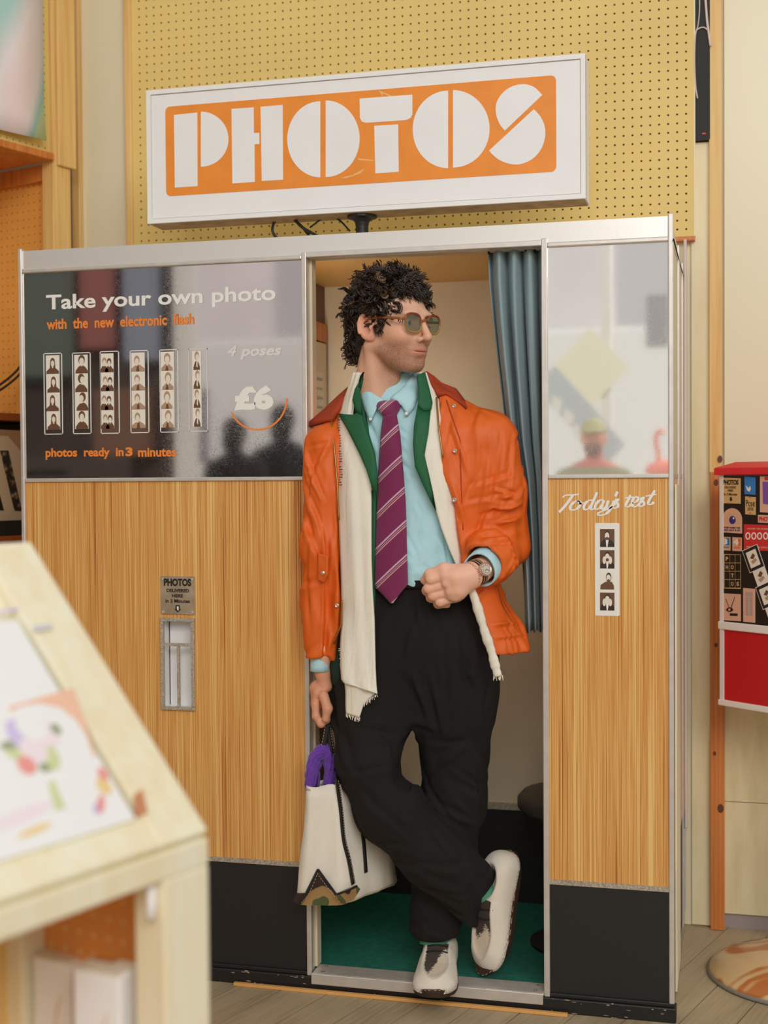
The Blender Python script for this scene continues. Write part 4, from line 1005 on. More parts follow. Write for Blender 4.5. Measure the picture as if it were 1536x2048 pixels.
shelfcard('mounted_print', 'brown card behind the beige print on the side shelf', [(-20, 858), (60, 862), (60, 1050), (-20, 1046)], .055, 'card_beige2')
# ------------------------------------------------------------------ implicit-surface toolkit
def grid3(lo, hi, h):
    ax = [np.arange(l, q+h, h, dtype=np.float32) for l, q in zip(lo, hi)]
    X, Y, Z = np.meshgrid(*ax, indexing='ij', sparse=True)
    return X, Y, Z, ax
def nets(F, ax):
    o = np.array([a[0] for a in ax]); h = float(ax[0][1]-ax[0][0])
    S = F < 0
    n = [s-1 for s in F.shape]
    c = np.zeros(n, np.int8)
    for d in np.ndindex(2, 2, 2): c += S[d[0]:n[0]+d[0], d[1]:n[1]+d[1], d[2]:n[2]+d[2]]
    act = (c > 0) & (c < 8)
    ijk = np.argwhere(act); idx = np.full(n, -1, np.int32); idx[act] = np.arange(len(ijk), dtype=np.int32)
    cor = list(np.ndindex(2, 2, 2)); val = {d: F[ijk[:, 0]+d[0], ijk[:, 1]+d[1], ijk[:, 2]+d[2]].astype(np.float64) for d in cor}
    acc = np.zeros((len(ijk), 3)); cnt = np.zeros(len(ijk))
    for a in cor:
        for k in range(3):
            if a[k] == 0:
                b = list(a); b[k] = 1; b = tuple(b)
                va, vb = val[a], val[b]; m = (va < 0) != (vb < 0)
                t = np.where(m, va/np.where(m, va-vb, 1), 0)
                p = np.tile(np.array(a, float), (len(ijk), 1)); p[:, k] += t
                acc += p*m[:, None]; cnt += m
    P = (ijk+acc/cnt[:, None])*h+o
    Q = []
    for k in range(3):
        sl0 = [slice(1, -1)]*3; sl1 = [slice(1, -1)]*3; sl0[k] = slice(0, -1); sl1[k] = slice(1, None)
        m = S[tuple(sl0)] != S[tuple(sl1)]
        e = np.argwhere(m); off = np.ones(3, int); off[k] = 0; e = e+off
        if not len(e): continue
        ins = S[e[:, 0], e[:, 1], e[:, 2]]
        a, b = [i for i in range(3) if i != k]
        def cell(da, db):
            q = e.copy(); q[:, a] -= da; q[:, b] -= db; return idx[q[:, 0], q[:, 1], q[:, 2]]
        q = np.stack([cell(1, 1), cell(0, 1), cell(0, 0), cell(1, 0)], 1)
        fl = ins if k != 1 else ~ins
        q[~fl] = q[~fl][:, ::-1]; Q.append(q)
    return P, np.concatenate(Q)
def relax(P, Q, it=1, w=.5):
    for _ in range(it):
        s = np.zeros_like(P); n = np.zeros(len(P))
        for k in range(4):
            a, b = Q[:, k], Q[:, (k+1) % 4]
            np.add.at(s, a, P[b]); np.add.at(n, a, 1); np.add.at(s, b, P[a]); np.add.at(n, b, 1)
        P = P*(1-w)+w*s/np.maximum(n, 1)[:, None]
    return P
def raw_mesh(name, P, Q, m, parent, col=None, smooth=True):
    me = bpy.data.meshes.new(name); me.from_pydata(P.tolist(), [], Q.tolist()); me.update()
    for q in (m if isinstance(m, (list, tuple)) else [m]): me.materials.append(MATS[q])
    if smooth: me.polygons.foreach_set('use_smooth', [True]*len(me.polygons))
    if col is not None:
        a = me.color_attributes.new('tint', 'FLOAT_COLOR', 'POINT'); c4 = np.ones((len(P), 4)); c4[:, :3] = col; a.data.foreach_set('color', c4.ravel())
    o = bpy.data.objects.new(name, me); COL.objects.link(o)
    if parent is not None: attach(o, parent)
    else: recentre(o)
    return o
def tintmat(name, rough=.5, bump=0., bscale=300, sheen=0., sss=0., spec=.4):
    m, nt, b = newmat(name); a = nt.nodes.new('ShaderNodeAttribute'); a.attribute_name = 'tint'
    nt.links.new(a.outputs['Color'], b.inputs['Base Color']); b.inputs['Roughness'].default_value = rough; b.inputs['Specular IOR Level'].default_value = spec
    if sheen: b.inputs['Sheen Weight'].default_value = sheen
    if sss: b.inputs['Subsurface Weight'].default_value = sss; b.inputs['Subsurface Radius'].default_value = (.006, .003, .0015); b.inputs['Subsurface Scale'].default_value = .6
    if bump:
        tc = nt.nodes.new('ShaderNodeTexCoord'); n = nt.nodes.new('ShaderNodeTexNoise'); n.inputs['Scale'].default_value = bscale; n.inputs['Detail'].default_value = 3
        bp = nt.nodes.new('ShaderNodeBump'); bp.inputs['Strength'].default_value = bump; bp.inputs['Distance'].default_value = .002
        nt.links.new(tc.outputs['Object'], n.inputs['Vector']); nt.links.new(n.outputs['Fac'], bp.inputs['Height']); nt.links.new(bp.outputs['Normal'], b.inputs['Normal'])
def smin(a, b, k):
    h = np.clip(.5+.5*(b-a)/k, 0, 1); return b+(a-b)*h-k*h*(1-h)
def smax(a, b, k): return -smin(-a, -b, k)
def s_ell(p, c, r):
    x, y, z = p[0]-c[0], p[1]-c[1], p[2]-c[2]
    k0 = np.sqrt((x/r[0])**2+(y/r[1])**2+(z/r[2])**2); k1 = np.sqrt((x/r[0]**2)**2+(y/r[1]**2)**2+(z/r[2]**2)**2)
    return k0*(k0-1)/(k1+1e-9)
def s_cap(p, a, b, ra, rb):
    a = np.array(a, float); b = np.array(b, float); d = b-a
    x, y, z = p[0]-a[0], p[1]-a[1], p[2]-a[2]
    t = np.clip((x*d[0]+y*d[1]+z*d[2])/(d@d), 0, 1)
    return np.sqrt((x-t*d[0])**2+(y-t*d[1])**2+(z-t*d[2])**2)-(ra+(rb-ra)*t)
def s_chain(p, pts, rs, k=.02):
    f = None
    for i in range(len(pts)-1):
        g = s_cap(p, pts[i], pts[i+1], rs[i], rs[i+1]); f = g if f is None else smin(f, g, k)
    return f
def s_poly(X, Z, poly):
    """signed distance to a 2-D polygon in the X-Z plane (negative inside); X (n,1,1), Z (1,1,m)"""
    d = None; ins = np.zeros(np.broadcast(X, Z).shape, bool); n = len(poly)
    for i in range(n):
        ax, az = poly[i]; bx, bz = poly[(i+1) % n]
        ex, ez = bx-ax, bz-az; wx, wz = X-ax, Z-az
        t = np.clip((wx*ex+wz*ez)/(ex*ex+ez*ez+1e-12), 0, 1); q = (wx-ex*t)**2+(wz-ez*t)**2
        d = q if d is None else np.minimum(d, q)
        c = ((az > Z) != (bz > Z)) & (X < (bx-ax)*(Z-az)/((bz-az) if abs(bz-az) > 1e-9 else 1e-9)+ax)
        ins ^= c
    d = np.sqrt(d); return np.where(ins, -d, d)
def polyline(pts, n=None):
    return pts
class Torso:
    """stack of ellipse-like sections measured as (v, u_left, u_right, half depth, centre y)"""
    def __init__(s, rows, e=2.3):
        s.e = e; z = []; cx = []; rx = []; ry = []; cy = []
        for v, ul, ur, dep, yc in rows:
            a, b = PY(ul, v, yc), PY(ur, v, yc)
            z.append((a[2]+b[2])/2); cx.append((a[0]+b[0])/2); rx.append((b[0]-a[0])/2); ry.append(dep); cy.append(yc)
        o = np.argsort(z); s.z = np.array(z)[o]; s.cx = np.array(cx)[o]; s.rx = np.array(rx)[o]; s.ry = np.array(ry)[o]; s.cy = np.array(cy)[o]
    def at(s, z): return [np.interp(z, s.z, q) for q in (s.cx, s.rx, s.cy, s.ry)]
    def sdf(s, p):
        z = p[2]; cx, rx, cy, ry = [q.astype(np.float32) for q in s.at(z)]
        f = (np.abs((p[0]-cx)/rx)**s.e+np.abs((p[1]-cy)/ry)**s.e)**(1/s.e)
        f = (f-1)*np.minimum(rx, ry)
        return np.maximum(f, np.maximum(z-s.z[-1], s.z[0]-z))
    def yf(s, x, z):
        cx, rx, cy, ry = s.at(z); q = max(0., 1-abs((x-cx)/rx)**s.e); return cy-ry*q**(1/s.e)
    def drape(s, u, v, off=0.):
        y = -.1
        for _ in range(6):
            p = PY(u, v, y); y = .5*y+.5*(s.yf(p[0], p[2])-off)
        return PY(u, v, y)
def folds(X, Y, Z, seed, amp, f=(14, 14, 6), n=5):
    r = np.random.RandomState(seed); out = 0
    for i in range(n):
        k = r.randn(3)*np.array(f); ph = r.rand()*6.28; k2 = r.randn(3)*np.array(f)*.5
        out = out+np.sin(k[0]*X+k[1]*Y+k[2]*Z+ph+1.3*np.sin(k2[0]*X+k2[1]*Y+k2[2]*Z))
    return out*(amp/n**.5)
def vnormals(P, Q):
    n = np.cross(P[Q[:, 2]]-P[Q[:, 0]], P[Q[:, 3]]-P[Q[:, 1]]); N = np.zeros_like(P)
    for k in range(4): np.add.at(N, Q[:, k], n)
    return N/(np.linalg.norm(N, axis=1)[:, None]+1e-12)
def wrinkle(P, Q, lines):
    """press soft cloth folds into a mesh: lines of (a, b, width, depth); each groove has a ridge beside it"""
    N = vnormals(P, Q); d = np.zeros(len(P))
    for a, b, w, am in lines:
        a = np.array(a); b = np.array(b); e = b-a; L = np.linalg.norm(e); e = e/L; q = P-a
        near = np.abs(q).max(1) < L+.08
        q = q[near]; t = np.clip(q@e, 0, L); r = q-t[:, None]*e; dist = np.linalg.norm(r, axis=1)
        s = np.cross(e, N[near]); s /= np.linalg.norm(s, axis=1)[:, None]+1e-9; side = (r*s).sum(1)
        fade = np.sin(np.pi*np.clip(.08+.84*(q@e)/L, 0, 1))**.7
        out = np.exp(-((dist-np.abs(side))/(w*1.5))**2)
        d[near] += am*fade*out*(-np.exp(-(side/w)**2)+.75*np.exp(-((side-1.9*w)/(w*1.1))**2))
    return P+N*np.clip(d, -.016, .016)[:, None]
def auto_folds(P, Q, n, flow, seed, ln=(.04, .10), w=(.004, .008), am=(.0025, .005), mask=None):
    r = np.random.RandomState(seed); N = vnormals(P, Q); L = []; k = 0
    ok = np.where((N[:, 1] < .35) & (mask(P) if mask is not None else True))[0]
    while k < n:
        i = ok[r.randint(len(ok))]; d = np.array(flow(P[i], r), float); d -= N[i]*(d@N[i]); q = np.linalg.norm(d)
        if q < 1e-6: continue
        d /= q; l = r.uniform(*ln); L.append((P[i]-d*l/2, P[i]+d*l/2, r.uniform(*w), r.uniform(*am))); k += 1
    return L
def crease(p, a, b, w, amp):
    """soft groove (amp>0) or ridge (amp<0) along the segment a-b"""
    d = s_cap(p, a, b, 0, 0); return amp*np.exp(-(d/w)**2)
# ------------------------------------------------------------------ the man in the doorway
person = thing('person', 'person in orange jacket, striped tie and sunglasses leaning in the booth doorway', 'person', (-.72, -.02, FZ))
def clothmat(name, col, rough, fine=.12, fscale=300, wr=.5, wscale=(9, 9, 5), dist=.02, var=.05):
    m, nt, b = newmat(name); L = nt.links; tc = nt.nodes.new('ShaderNodeTexCoord'); b.inputs['Roughness'].default_value = rough
    mp = nt.nodes.new('ShaderNodeMapping'); mp.inputs['Scale'].default_value = wscale; L.new(tc.outputs['Object'], mp.inputs['Vector'])
    n1 = nt.nodes.new('ShaderNodeTexNoise'); n1.inputs['Scale'].default_value = 1; n1.inputs['Detail'].default_value = 1.5; n1.inputs['Distortion'].default_value = .6; n1.inputs['Roughness'].default_value = .45; L.new(mp.outputs['Vector'], n1.inputs['Vector'])
    b1 = nt.nodes.new('ShaderNodeBump'); b1.inputs['Strength'].default_value = wr; b1.inputs['Distance'].default_value = dist; L.new(n1.outputs['Fac'], b1.inputs['Height'])
    n2 = nt.nodes.new('ShaderNodeTexNoise'); n2.inputs['Scale'].default_value = fscale; n2.inputs['Detail'].default_value = 2; L.new(tc.outputs['Object'], n2.inputs['Vector'])
    b2 = nt.nodes.new('ShaderNodeBump'); b2.inputs['Strength'].default_value = fine; b2.inputs['Distance'].default_value = .002; L.new(n2.outputs['Fac'], b2.inputs['Height']); L.new(b1.outputs['Normal'], b2.inputs['Normal']); L.new(b2.outputs['Normal'], b.inputs['Normal'])
    n3 = nt.nodes.new('ShaderNodeTexNoise'); n3.inputs['Scale'].default_value = 9; L.new(tc.outputs['Object'], n3.inputs['Vector'])
    mr = nt.nodes.new('ShaderNodeMapRange'); mr.inputs['From Min'].default_value = .3; mr.inputs['From Max'].default_value = .7; mr.inputs['To Min'].default_value = 1-var; mr.inputs['To Max'].default_value = 1+var; L.new(n3.outputs['Fac'], mr.inputs['Value'])
    mx = nt.nodes.new('ShaderNodeVectorMath'); mx.operation = 'SCALE'; mx.inputs[0].default_value = col[:3]; L.new(mr.outputs['Result'], mx.inputs['Scale']); L.new(mx.outputs['Vector'], b.inputs['Base Color'])
clothmat('cloth_orange', alb(200, 88, 20), .55, .1, 260, .6, (13, 13, 4.5), .05)
mat('cord_rust', alb(150, 54, 24), .8, bump=.3, bscale=500)
clothmat('shirt_blue', alb(162, 200, 208), .7, .12, 600, .5, (18, 18, 10), .03, .03)
mat('green_cloth', alb(22, 84, 50), .7, bump=.2, bscale=500)
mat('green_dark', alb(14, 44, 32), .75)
clothmat('scarf_cream', alb(214, 208, 194), .85, .5, 420, .4, (40, 40, 3), .012, .03)
clothmat('trouser_dark', (.0070, .0050, .0044, 1), .9, .2, 500, .5, (12, 12, 3), .04)
mat('brass', alb(150, 110, 60), .35, metal=.7); mat('stud_metal', alb(190, 176, 164), .25, metal=.8)
tintmat('skin', .48, bump=.04, bscale=600, sss=.15); tintmat('cowhide', .75, bump=.5, bscale=420, sheen=.15); tintmat('plain_tint', .7, bump=.2, bscale=500)

def sarr(*rgb): return np.array(alb(*rgb)[:3])
# ---- torso layers
JROWS = [(762, 722, 866, .060, .030), (780, 706, 892, .085, .030), (800, 686, 926, .100, .030), (820, 664, 958, .110, .028), (840, 648, 982, .118, .025), (862, 636, 1000, .124, .020), (900, 630, 1006, .128, .016),
         (1000, 632, 992, .130, .010), (1100, 634, 988, .130, .008), (1200, 634, 1012, .132, .008), (1250, 636, 1040, .134, .010), (1290, 640, 1052, .132, .010), (1335, 640, 1050, .126, .012)]
JT = Torso(JROWS)
SROWS = [(748, 728, 838, .052, .020), (770, 722, 850, .062, .020), (800, 705, 880, .082, .022), (840, 690, 915, .092, .020), (900, 684, 930, .100, .014), (1000, 684, 930, .104, .008), (1100, 686, 932, .104, .004), (1180, 690, 940, .102, .002), (1215, 692, 944, .100, .004)]
ST = Torso(SROWS)
BROWS = [(v, ul-10, ur+10, d+.012, y) for v, ul, ur, d, y in SROWS[2:]]+[(1260, 672, 968, .112, .01), (1340, 662, 1010, .112, .012)]
BT = Torso(BROWS)

def XZs(pts, y=-.10): return [XZ(u, v, y) for u, v in pts]
# jacket ------------------------------------------------------------
jl = [(704, 740), (690, 790), (672, 828), (665, 880), (669, 950), (675, 1050), (680, 1200), (677, 1262), (668, 1288), (666, 1400)]
jr = [(992, 1400), (984, 1300), (976, 1266), (944, 1205), (926, 1140), (917, 1080), (906, 1015), (888, 950), (878, 880), (871, 800), (850, 745)]
h = .0042
X, Y, Z, ax = grid3((-1.07, -.20, .84), (-.46, .24, 1.64), h); p = (X, Y, Z)
F = JT.sdf(p)
shL = PY(652, 888, -.045); elL = PY(640, 1095, -.065); wrL = PY(641, 1330, -.065)
arm = s_chain(p, [shL, elL, wrL], [.052, .047, .037], .03)
shR = PY(982, 880, -.01); elR = PY(1008, 1092, .02); wrR = PY(946, 1146, -.160)
armR = s_chain(p, [shR, PY(1000, 980, .0), elR], [.068, .066, .060], .03)
fore = s_chain(p, [elR, PY(978, 1120, -.07), wrR], [.060, .058, .050], .03)
fd = (wrR-elR)/np.linalg.norm(wrR-elR)
cutp = PY(966, 1134, -.105)
fore = np.maximum(fore, (X-cutp[0])*fd[0]+(Y-cutp[1])*fd[1]+(Z-cutp[2])*fd[2])
# hollow cuff
inner = s_cap(p, elR, wrR, .05, .043)
hem = PY(630, 1312, -.065)[2]
arm = np.maximum(arm, hem-Z)
F = smin(F, armR, .035)
# folds
w = .0030
F = F+folds(X, Y, Z, 3, .0045, (24, 18, 8), 6)
op = s_poly(X[:, :, :], Z, XZs(jl+jr, -.09)).astype(np.float32)
cutter = np.maximum(op, Y-.02)
F = smax(F, -cutter, .006)
hr_ = PY(1020, 1300, .0)[2]; F = np.where(X > -.70, np.maximum(F, hr_-.04*(X+.62)-Z), np.maximum(F, PY(655, 1326, -.1)[2]-Z))
# back-of-neck opening
F = np.maximum(F, -s_cap(p, PY(775, 730, .02), PY(785, 800, .0), .075, .07))
# hem bands and gathered waist on the right
F = smin(F, arm+folds(X, Y, Z, 5, .0042, (34, 24, 14), 5), .014)
F = smin(F, np.maximum(fore+folds(X, Y, Z, 8, .0050, (34, 30, 36), 5), -np.maximum(inner, -((X-cutp[0]+fd[0]*.05)*fd[0]+(Y-cutp[1]+fd[1]*.05)*fd[1]+(Z-cutp[2]+fd[2]*.05)*fd[2]))), .012)
for a, b, w_, am in [((662, 1000, -.12), (612, 880, -.09), .009, .010), ((656, 1060, -.12), (612, 940, -.10), .009, .008), ((648, 1150, -.12), (606, 1000, -.09), .008, .008), ((1062, 1022, -.02), (985, 1030, -.07), .009, .012), ((1062, 1052, -.01), (985, 1062, -.08), .009, .012), ((1050, 1085, -.04), (975, 1082, -.10), .007, .009), ((652, 900, -.11), (655, 1300, -.11), .006, .008), ((975, 900, -.08), (1000, 1010, -.02), .012, .006),
                     ((940, 840, -.1), (960, 1000, -.11), .008, .005), ((1048, 1252, .0), (985, 1262, -.11), .007, .007), ((925, 830, -.10), (935, 1080, -.12), .006, .003), ((990, 1085, -.06), (1040, 1130, .03), .010, .006), ((700, 1255, -.1), (640, 1262, -.08), .006, .0), ((650, 1120, -.06), (648, 1250, -.06), .006, .005), ((665, 1150, -.1), (655, 1240, -.1), .007, .004)]:
    if am: F = F+crease(p, PY(*a), PY(*b), w_, am).astype(np.float32)
Pj, Qj = nets(F, ax); Pj = relax(Pj, Qj, 2, .5)
def jflow(c, r):
    if c[0] < -.985: return (.35+r.randn()*.25, .0, 1.0) if r.rand() < .6 else (1., 0, .5+r.randn()*.3)        # hanging sleeve
    if c[0] > -.64 and c[2] > 1.02:
        z = (c[2]-1.15)/.35; return (1., -.3, .35*r.randn()) if (r.rand() > z) else (.25*r.randn()+.25, .1, 1.)  # bent sleeve: rings near the elbow
    return (.22*r.randn()+.05, 0, 1.)
JL = auto_folds(Pj, Qj, 150, jflow, 4, (.05, .13), (.004, .009), (.0025, .0055))
JL += [(PY(660, 905, -.12), PY(652, 1318, -.10), .005, .012), (PY(612, 900, -.09), PY(656, 1020, -.12), .006, .008), (PY(608, 960, -.09), PY(654, 1075, -.12), .006, .008), (PY(606, 1030, -.1), PY(650, 1130, -.12), .006, .006), (PY(940, 830, -.12), PY(950, 1040, -.12), .006, .007), (PY(968, 880, -.09), PY(962, 1080, -.11), .007, .008), (PY(990, 900, -.07), PY(975, 1040, -.09), .007, .007),
       (PY(1060, 1020, -.03), PY(968, 1040, -.09), .007, .011), (PY(1062, 1048, -.03), PY(965, 1072, -.10), .007, .011), (PY(1058, 1080, -.05), PY(975, 1090, -.12), .006, .009), (PY(1050, 1110, -.06), PY(990, 1160, -.10), .006, .008), (PY(1052, 1250, .0), PY(975, 1258, -.12), .005, .012), (PY(1048, 1275, .0), PY(985, 1283, -.11), .004, .006), (PY(1000, 1180, -.1), PY(1040, 1250, -.05), .007, .008), (PY(1000, 1258, -.1), PY(1010, 1300, -.1), .005, .007), (PY(1025, 1258, -.06), PY(1022, 1300, -.07), .005, .006)]
Pj = wrinkle(Pj, Qj, JL)
jacket = raw_mesh('jacket', Pj, Qj, 'cloth_orange', person)
tag(jacket, 'orange waxed jacket worn open with a rust corduroy collar')

def drape_poly(name, pts, layer, off, m, parent, th=.006, n=2, smooth=True, bev=0., curl=None):
    """sheet with the outline pts (photo pixels) lying on a torso layer, with thickness"""
    P = [np.array(layer.drape(u, v, off)) for u, v in pts]; k = len(P)
    cu = sum(q[0] for q in pts)/k; cv = sum(q[1] for q in pts)/k
    rings = [P]
    for f in (.66, .33):
        rings.append([np.array(layer.drape(cu+(u-cu)*f, cv+(v-cv)*f, off+.002*(1-f))) for u, v in pts])
    mb = MB(); vs = [q for r in rings for q in r]+[np.array(layer.drape(cu, cv, off+.002))]
    fs = []
    for r in range(2):
        for j in range(k): fs.append((r*k+j, r*k+(j+1) % k, (r+1)*k+(j+1) % k, (r+1)*k+j))
    for j in range(k): fs.append((2*k+j, 2*k+(j+1) % k, 3*k))
    mb.add(vs, fs); return mb.build(name, m, parent, smooth=smooth, solid=th, soff=0)
def drape_strip(name, rows, layer, off, m, parent, nc=8, th=.006, wave=0., nr=None, bulge=.0, seed=0, uvcol=None, offs=None):
    """strip given as (v_left, u_left, v_right, u_right) rows"""
    R = np.array(rows, float); k = len(R); nr = nr or k*4
    t = np.linspace(0, k-1, nr); G = []
    rs = np.random.RandomState(seed); ph = rs.rand(6)*6.28
    for q in t:
        i = min(int(q), k-2); f = q-i; r = R[i]*(1-f)+R[i+1]*f; row = []
        oo = off if offs is None else np.interp(q, range(k), offs)
        for j in range(nc):
            s = j/(nc-1); u = r[1]+(r[3]-r[1])*s; v = r[0]+(r[2]-r[0])*s
            o2 = oo+bulge*math.sin(math.pi*s)+wave*(math.sin(s*7+ph[0]+q*.35)+.6*math.sin(s*13+ph[1]-q*.5)+.5*math.sin(q*1.3+ph[2]+s*3))
            row.append(layer.drape(u, v, o2))
        G.append(row)
    return MB().grid(np.array(G)).build(name, m, parent, smooth=True, solid=th, soff=0)

# rust corduroy collar
drape_poly('collar', [(698, 776), (690, 800), (664, 840), (620, 853), (618, 846), (648, 822), (680, 792)], JT, .010, 'cord_rust', jacket, .010)
drape_poly('collar', [(850, 744), (866, 752), (884, 766), (912, 780), (926, 800), (933, 818), (905, 796), (892, 788), (878, 790), (868, 780), (858, 764)], JT, .012, 'cord_rust', jacket, .010)
# zips
def drape_line(name, pts, layer, off, r, m, parent, n=6):
    q = []
    for i in range(len(pts)-1):
        for t in np.linspace(0, 1, 8, endpoint=False): q.append(layer.drape(pts[i][0]*(1-t)+pts[i+1][0]*t, pts[i][1]*(1-t)+pts[i+1][1]*t, off))
    q.append(layer.drape(*pts[-1], off)); return MB().tube(q, r, n).build(name, m, parent, smooth=True)
drape_line('zip', [(662, 832), (669, 900), (674, 960), (678, 1040)], JT, .004, .0026, 'brass', jacket)
drape_line('zip', [(684, 1200), (682, 1250), (668, 1286)], JT, .004, .0024, 'brass', jacket)
drape_line('zip', [(873, 795), (878, 860), (886, 915)], JT, .004, .0026, 'brass', jacket)
drape_line('placket_seam', [(893, 800), (920, 880), (922, 960), (926, 1060)], JT, .001, .0012, 'cord_rust', jacket)
for u, v in ((908, 812), (910, 902), (674, 1211), (657, 1308), (909, 1000)):
    c = np.array(JT.drape(u, v, .004)); m = MB()
    m.lathe([(.0055, 0), (.0055, .002), (.0035, .0032), (.001, .002)], (0, 0, 0), 12)
    o = m.build('stud', 'stud_metal', jacket, smooth=False); o.matrix_parent_inverse = Matrix.Translation(-world_offset(jacket))
    o.rotation_euler = (math.pi/2, 0, 0); o.location = c
# pocket flap on the left front
MB().prism([(PY(u, v, -.126)[0], PY(u, v, -.126)[2]) for u, v in ((636, 1106), (656, 1112), (655, 1150), (648, 1166), (636, 1160))], front(-.128), (.0, .012, 0)).build('pocket_flap', 'cloth_orange', jacket, bevel=.003)
c = PY(646, 1146, -.128); m = MB(); m.lathe([(.005, 0), (.005, .002), (.002, .003)], (0, 0, 0), 12); o = m.build('stud', 'stud_metal', jacket); o.rotation_euler = (math.pi/2, 0, 0); o.location = c

# shirt -------------------------------------------------------------
h = .004
X, Y, Z, ax = grid3((-1.02, -.16, 1.05), (-.60, .16, 1.66), h); p = (X, Y, Z)
F = ST.sdf(p)+folds(X, Y, Z, 21, .0022, (26, 10, 16), 6)
for a, b, w_, am in [((870, 1000, -.1), (905, 1110, -.1), .010, .007), ((905, 1105, -.1), (845, 1160, -.1), .008, .006), ((850, 1060, -.1), (885, 1130, -.1), .009, -.006), ((830, 1130, -.1), (880, 1150, -.1), .007, .006), ((840, 900, -.1), (850, 1000, -.1), .010, .004)]:
    F = F+crease(p, PY(*a), PY(*b), w_, am).astype(np.float32)
F = np.maximum(F, -s_cap(p, PY(778, 720, .01), PY(776, 772, .016), .058, .046))
Ps, Qs = nets(F, ax); Ps = relax(Ps, Qs, 1)
Ps = wrinkle(Ps, Qs, auto_folds(Ps, Qs, 70, lambda c, r: (.55+.4*r.randn(), 0, -.8), 12, (.03, .09), (.004, .008), (.002, .0042)))
shirt = raw_mesh('shirt', Ps, Qs, 'shirt_blue', person)
# collar leaves and stand
drape_poly('collar_leaf', [(726, 750), (732, 768), (745, 787), (768, 800), (756, 811), (751, 823), (741, 845), (730, 820), (721, 790), (721, 757)], ST, .014, 'shirt_blue', shirt, .004)
drape_poly('collar_leaf', [(824, 748), (812, 768), (798, 782), (780, 796), (791, 803), (803, 811), (816, 831), (828, 815), (836, 793), (835, 757)], ST, .014, 'shirt_blue', shirt, .004)
cs = MB(); ctr = PY(778, 772, .012); RR = []
for i in range(41):
    a_ = 2*math.pi*i/40; fx, fy = math.sin(a_), -math.cos(a_)       # a_=0 faces the camera
    vv = 768-34*math.cos(a_)*-1*1.0 if False else 766+36*math.cos(a_)
    zc = PY(778, vv-(14 if abs(fx) > .7 else 6), .0)[2]
    RR.append([ctr*[1, 1, 0]+np.array([fx*r_, fy*r_*.93, zc+dz]) for r_, dz in ((.066, -.030), (.064, -.012), (.062, .004))])
cs.grid(np.array(RR)); cs.build('collar_stand', 'shirt_blue', shirt, smooth=True, solid=.004)
for u, v in ((741, 838), (813, 827)):
    c = np.array(ST.drape(u, v, .018)); m = MB(); m.lathe([(.004, 0), (.004, .0015), (.002, .002)], (0, 0, 0), 12); o = m.build('button', 'sticker_white', shirt); o.rotation_euler = (math.pi/2, 0, 0); o.location = c
def cuff(c, d, r0, r1, ln, m, th=.0035, nm='cuff', par=None):
    d = np.array(d)/np.linalg.norm(d); x = np.cross(d, [0, 0, 1.]); x = x/np.linalg.norm(x); y = np.cross(d, x); mb = MB(); R = []
    for t in np.linspace(0, 1, 5): R.append([np.array(c)+d*ln*t+(r0+(r1-r0)*t)*(x*math.cos(q)+y*math.sin(q))*(1+.03*math.sin(3*q+t)) for q in np.linspace(0, 2*math.pi, 28, endpoint=False)])
    mb.loft(R, True, (False, False)); return mb.build(nm, m, par, smooth=True, solid=th)
cuff(cutp-fd*.03, fd, .044, .041, .052, 'shirt_blue', par=shirt)
cuff(PY(640, 1296, -.065), PY(640, 1345, -.065)-PY(640, 1296, -.065), .021, .0225, .058, 'shirt_blue', par=shirt)

# green blazer --------------------------------------------------------
blazer = MB()
h = .005
X, Y, Z, ax = grid3((-1.02, -.16, .88), (-.50, .18, 1.56), h); p = (X, Y, Z)
F = BT.sdf(p)
op = s_poly(X, Z, XZs([(724, 700), (722, 786), (727, 832), (736, 868), (750, 910), (755, 945), (756, 1100), (752, 1210), (744, 1300), (742, 1400), (1010, 1400), (985, 1290), (930, 1150), (905, 1100), (872, 1015), (846, 965), (831, 933), (827, 891), (832, 830), (838, 793), (836, 700)], -.09)).astype(np.float32)
F = np.maximum(F, -np.maximum(op, Y-.03)); F = np.maximum(F, -(ST.sdf(p)-.003)*1.0) if False else F
Pb, Qb = nets(F, ax); Pb = relax(Pb, Qb, 1)
blz = raw_mesh('blazer', Pb, Qb, 'green_cloth', person)
drape_poly('lapel', [(677, 827), (692, 829), (708, 830), (716, 826), (724, 832), (734, 866), (749, 908), (754, 940), (755, 985), (747, 982), (734, 938), (720, 906), (698, 861)], BT, .032, 'green_cloth', blz, .007)
drape_poly('collar', [(728, 744), (722, 752), (721, 788), (724, 830), (713, 822), (707, 800), (712, 778)], BT, .030, 'green_cloth', blz, .008)
drape_poly('collar', [(834, 750), (838, 793), (835, 812), (848, 822), (862, 820), (864, 806), (858, 780), (849, 744)], BT, .030, 'green_cloth', blz, .008)
drape_poly('lapel', [(835, 812), (848, 822), (861, 822), (855, 865), (847, 907), (845, 935), (858, 984), (872, 1022), (860, 1000), (844, 966), (830, 934), (826, 891), (828, 851)], BT, .024, 'green_cloth', blz, .006)
c = np.array(BT.drape(741, 978, .010)); m = MB(); m.lathe([(.006, 0), (.006, .003), (.003, .004)], (0, 0, 0), 12); o = m.build('button', 'brass', blz); o.rotation_euler = (math.pi/2, 0, 0); o.location = c
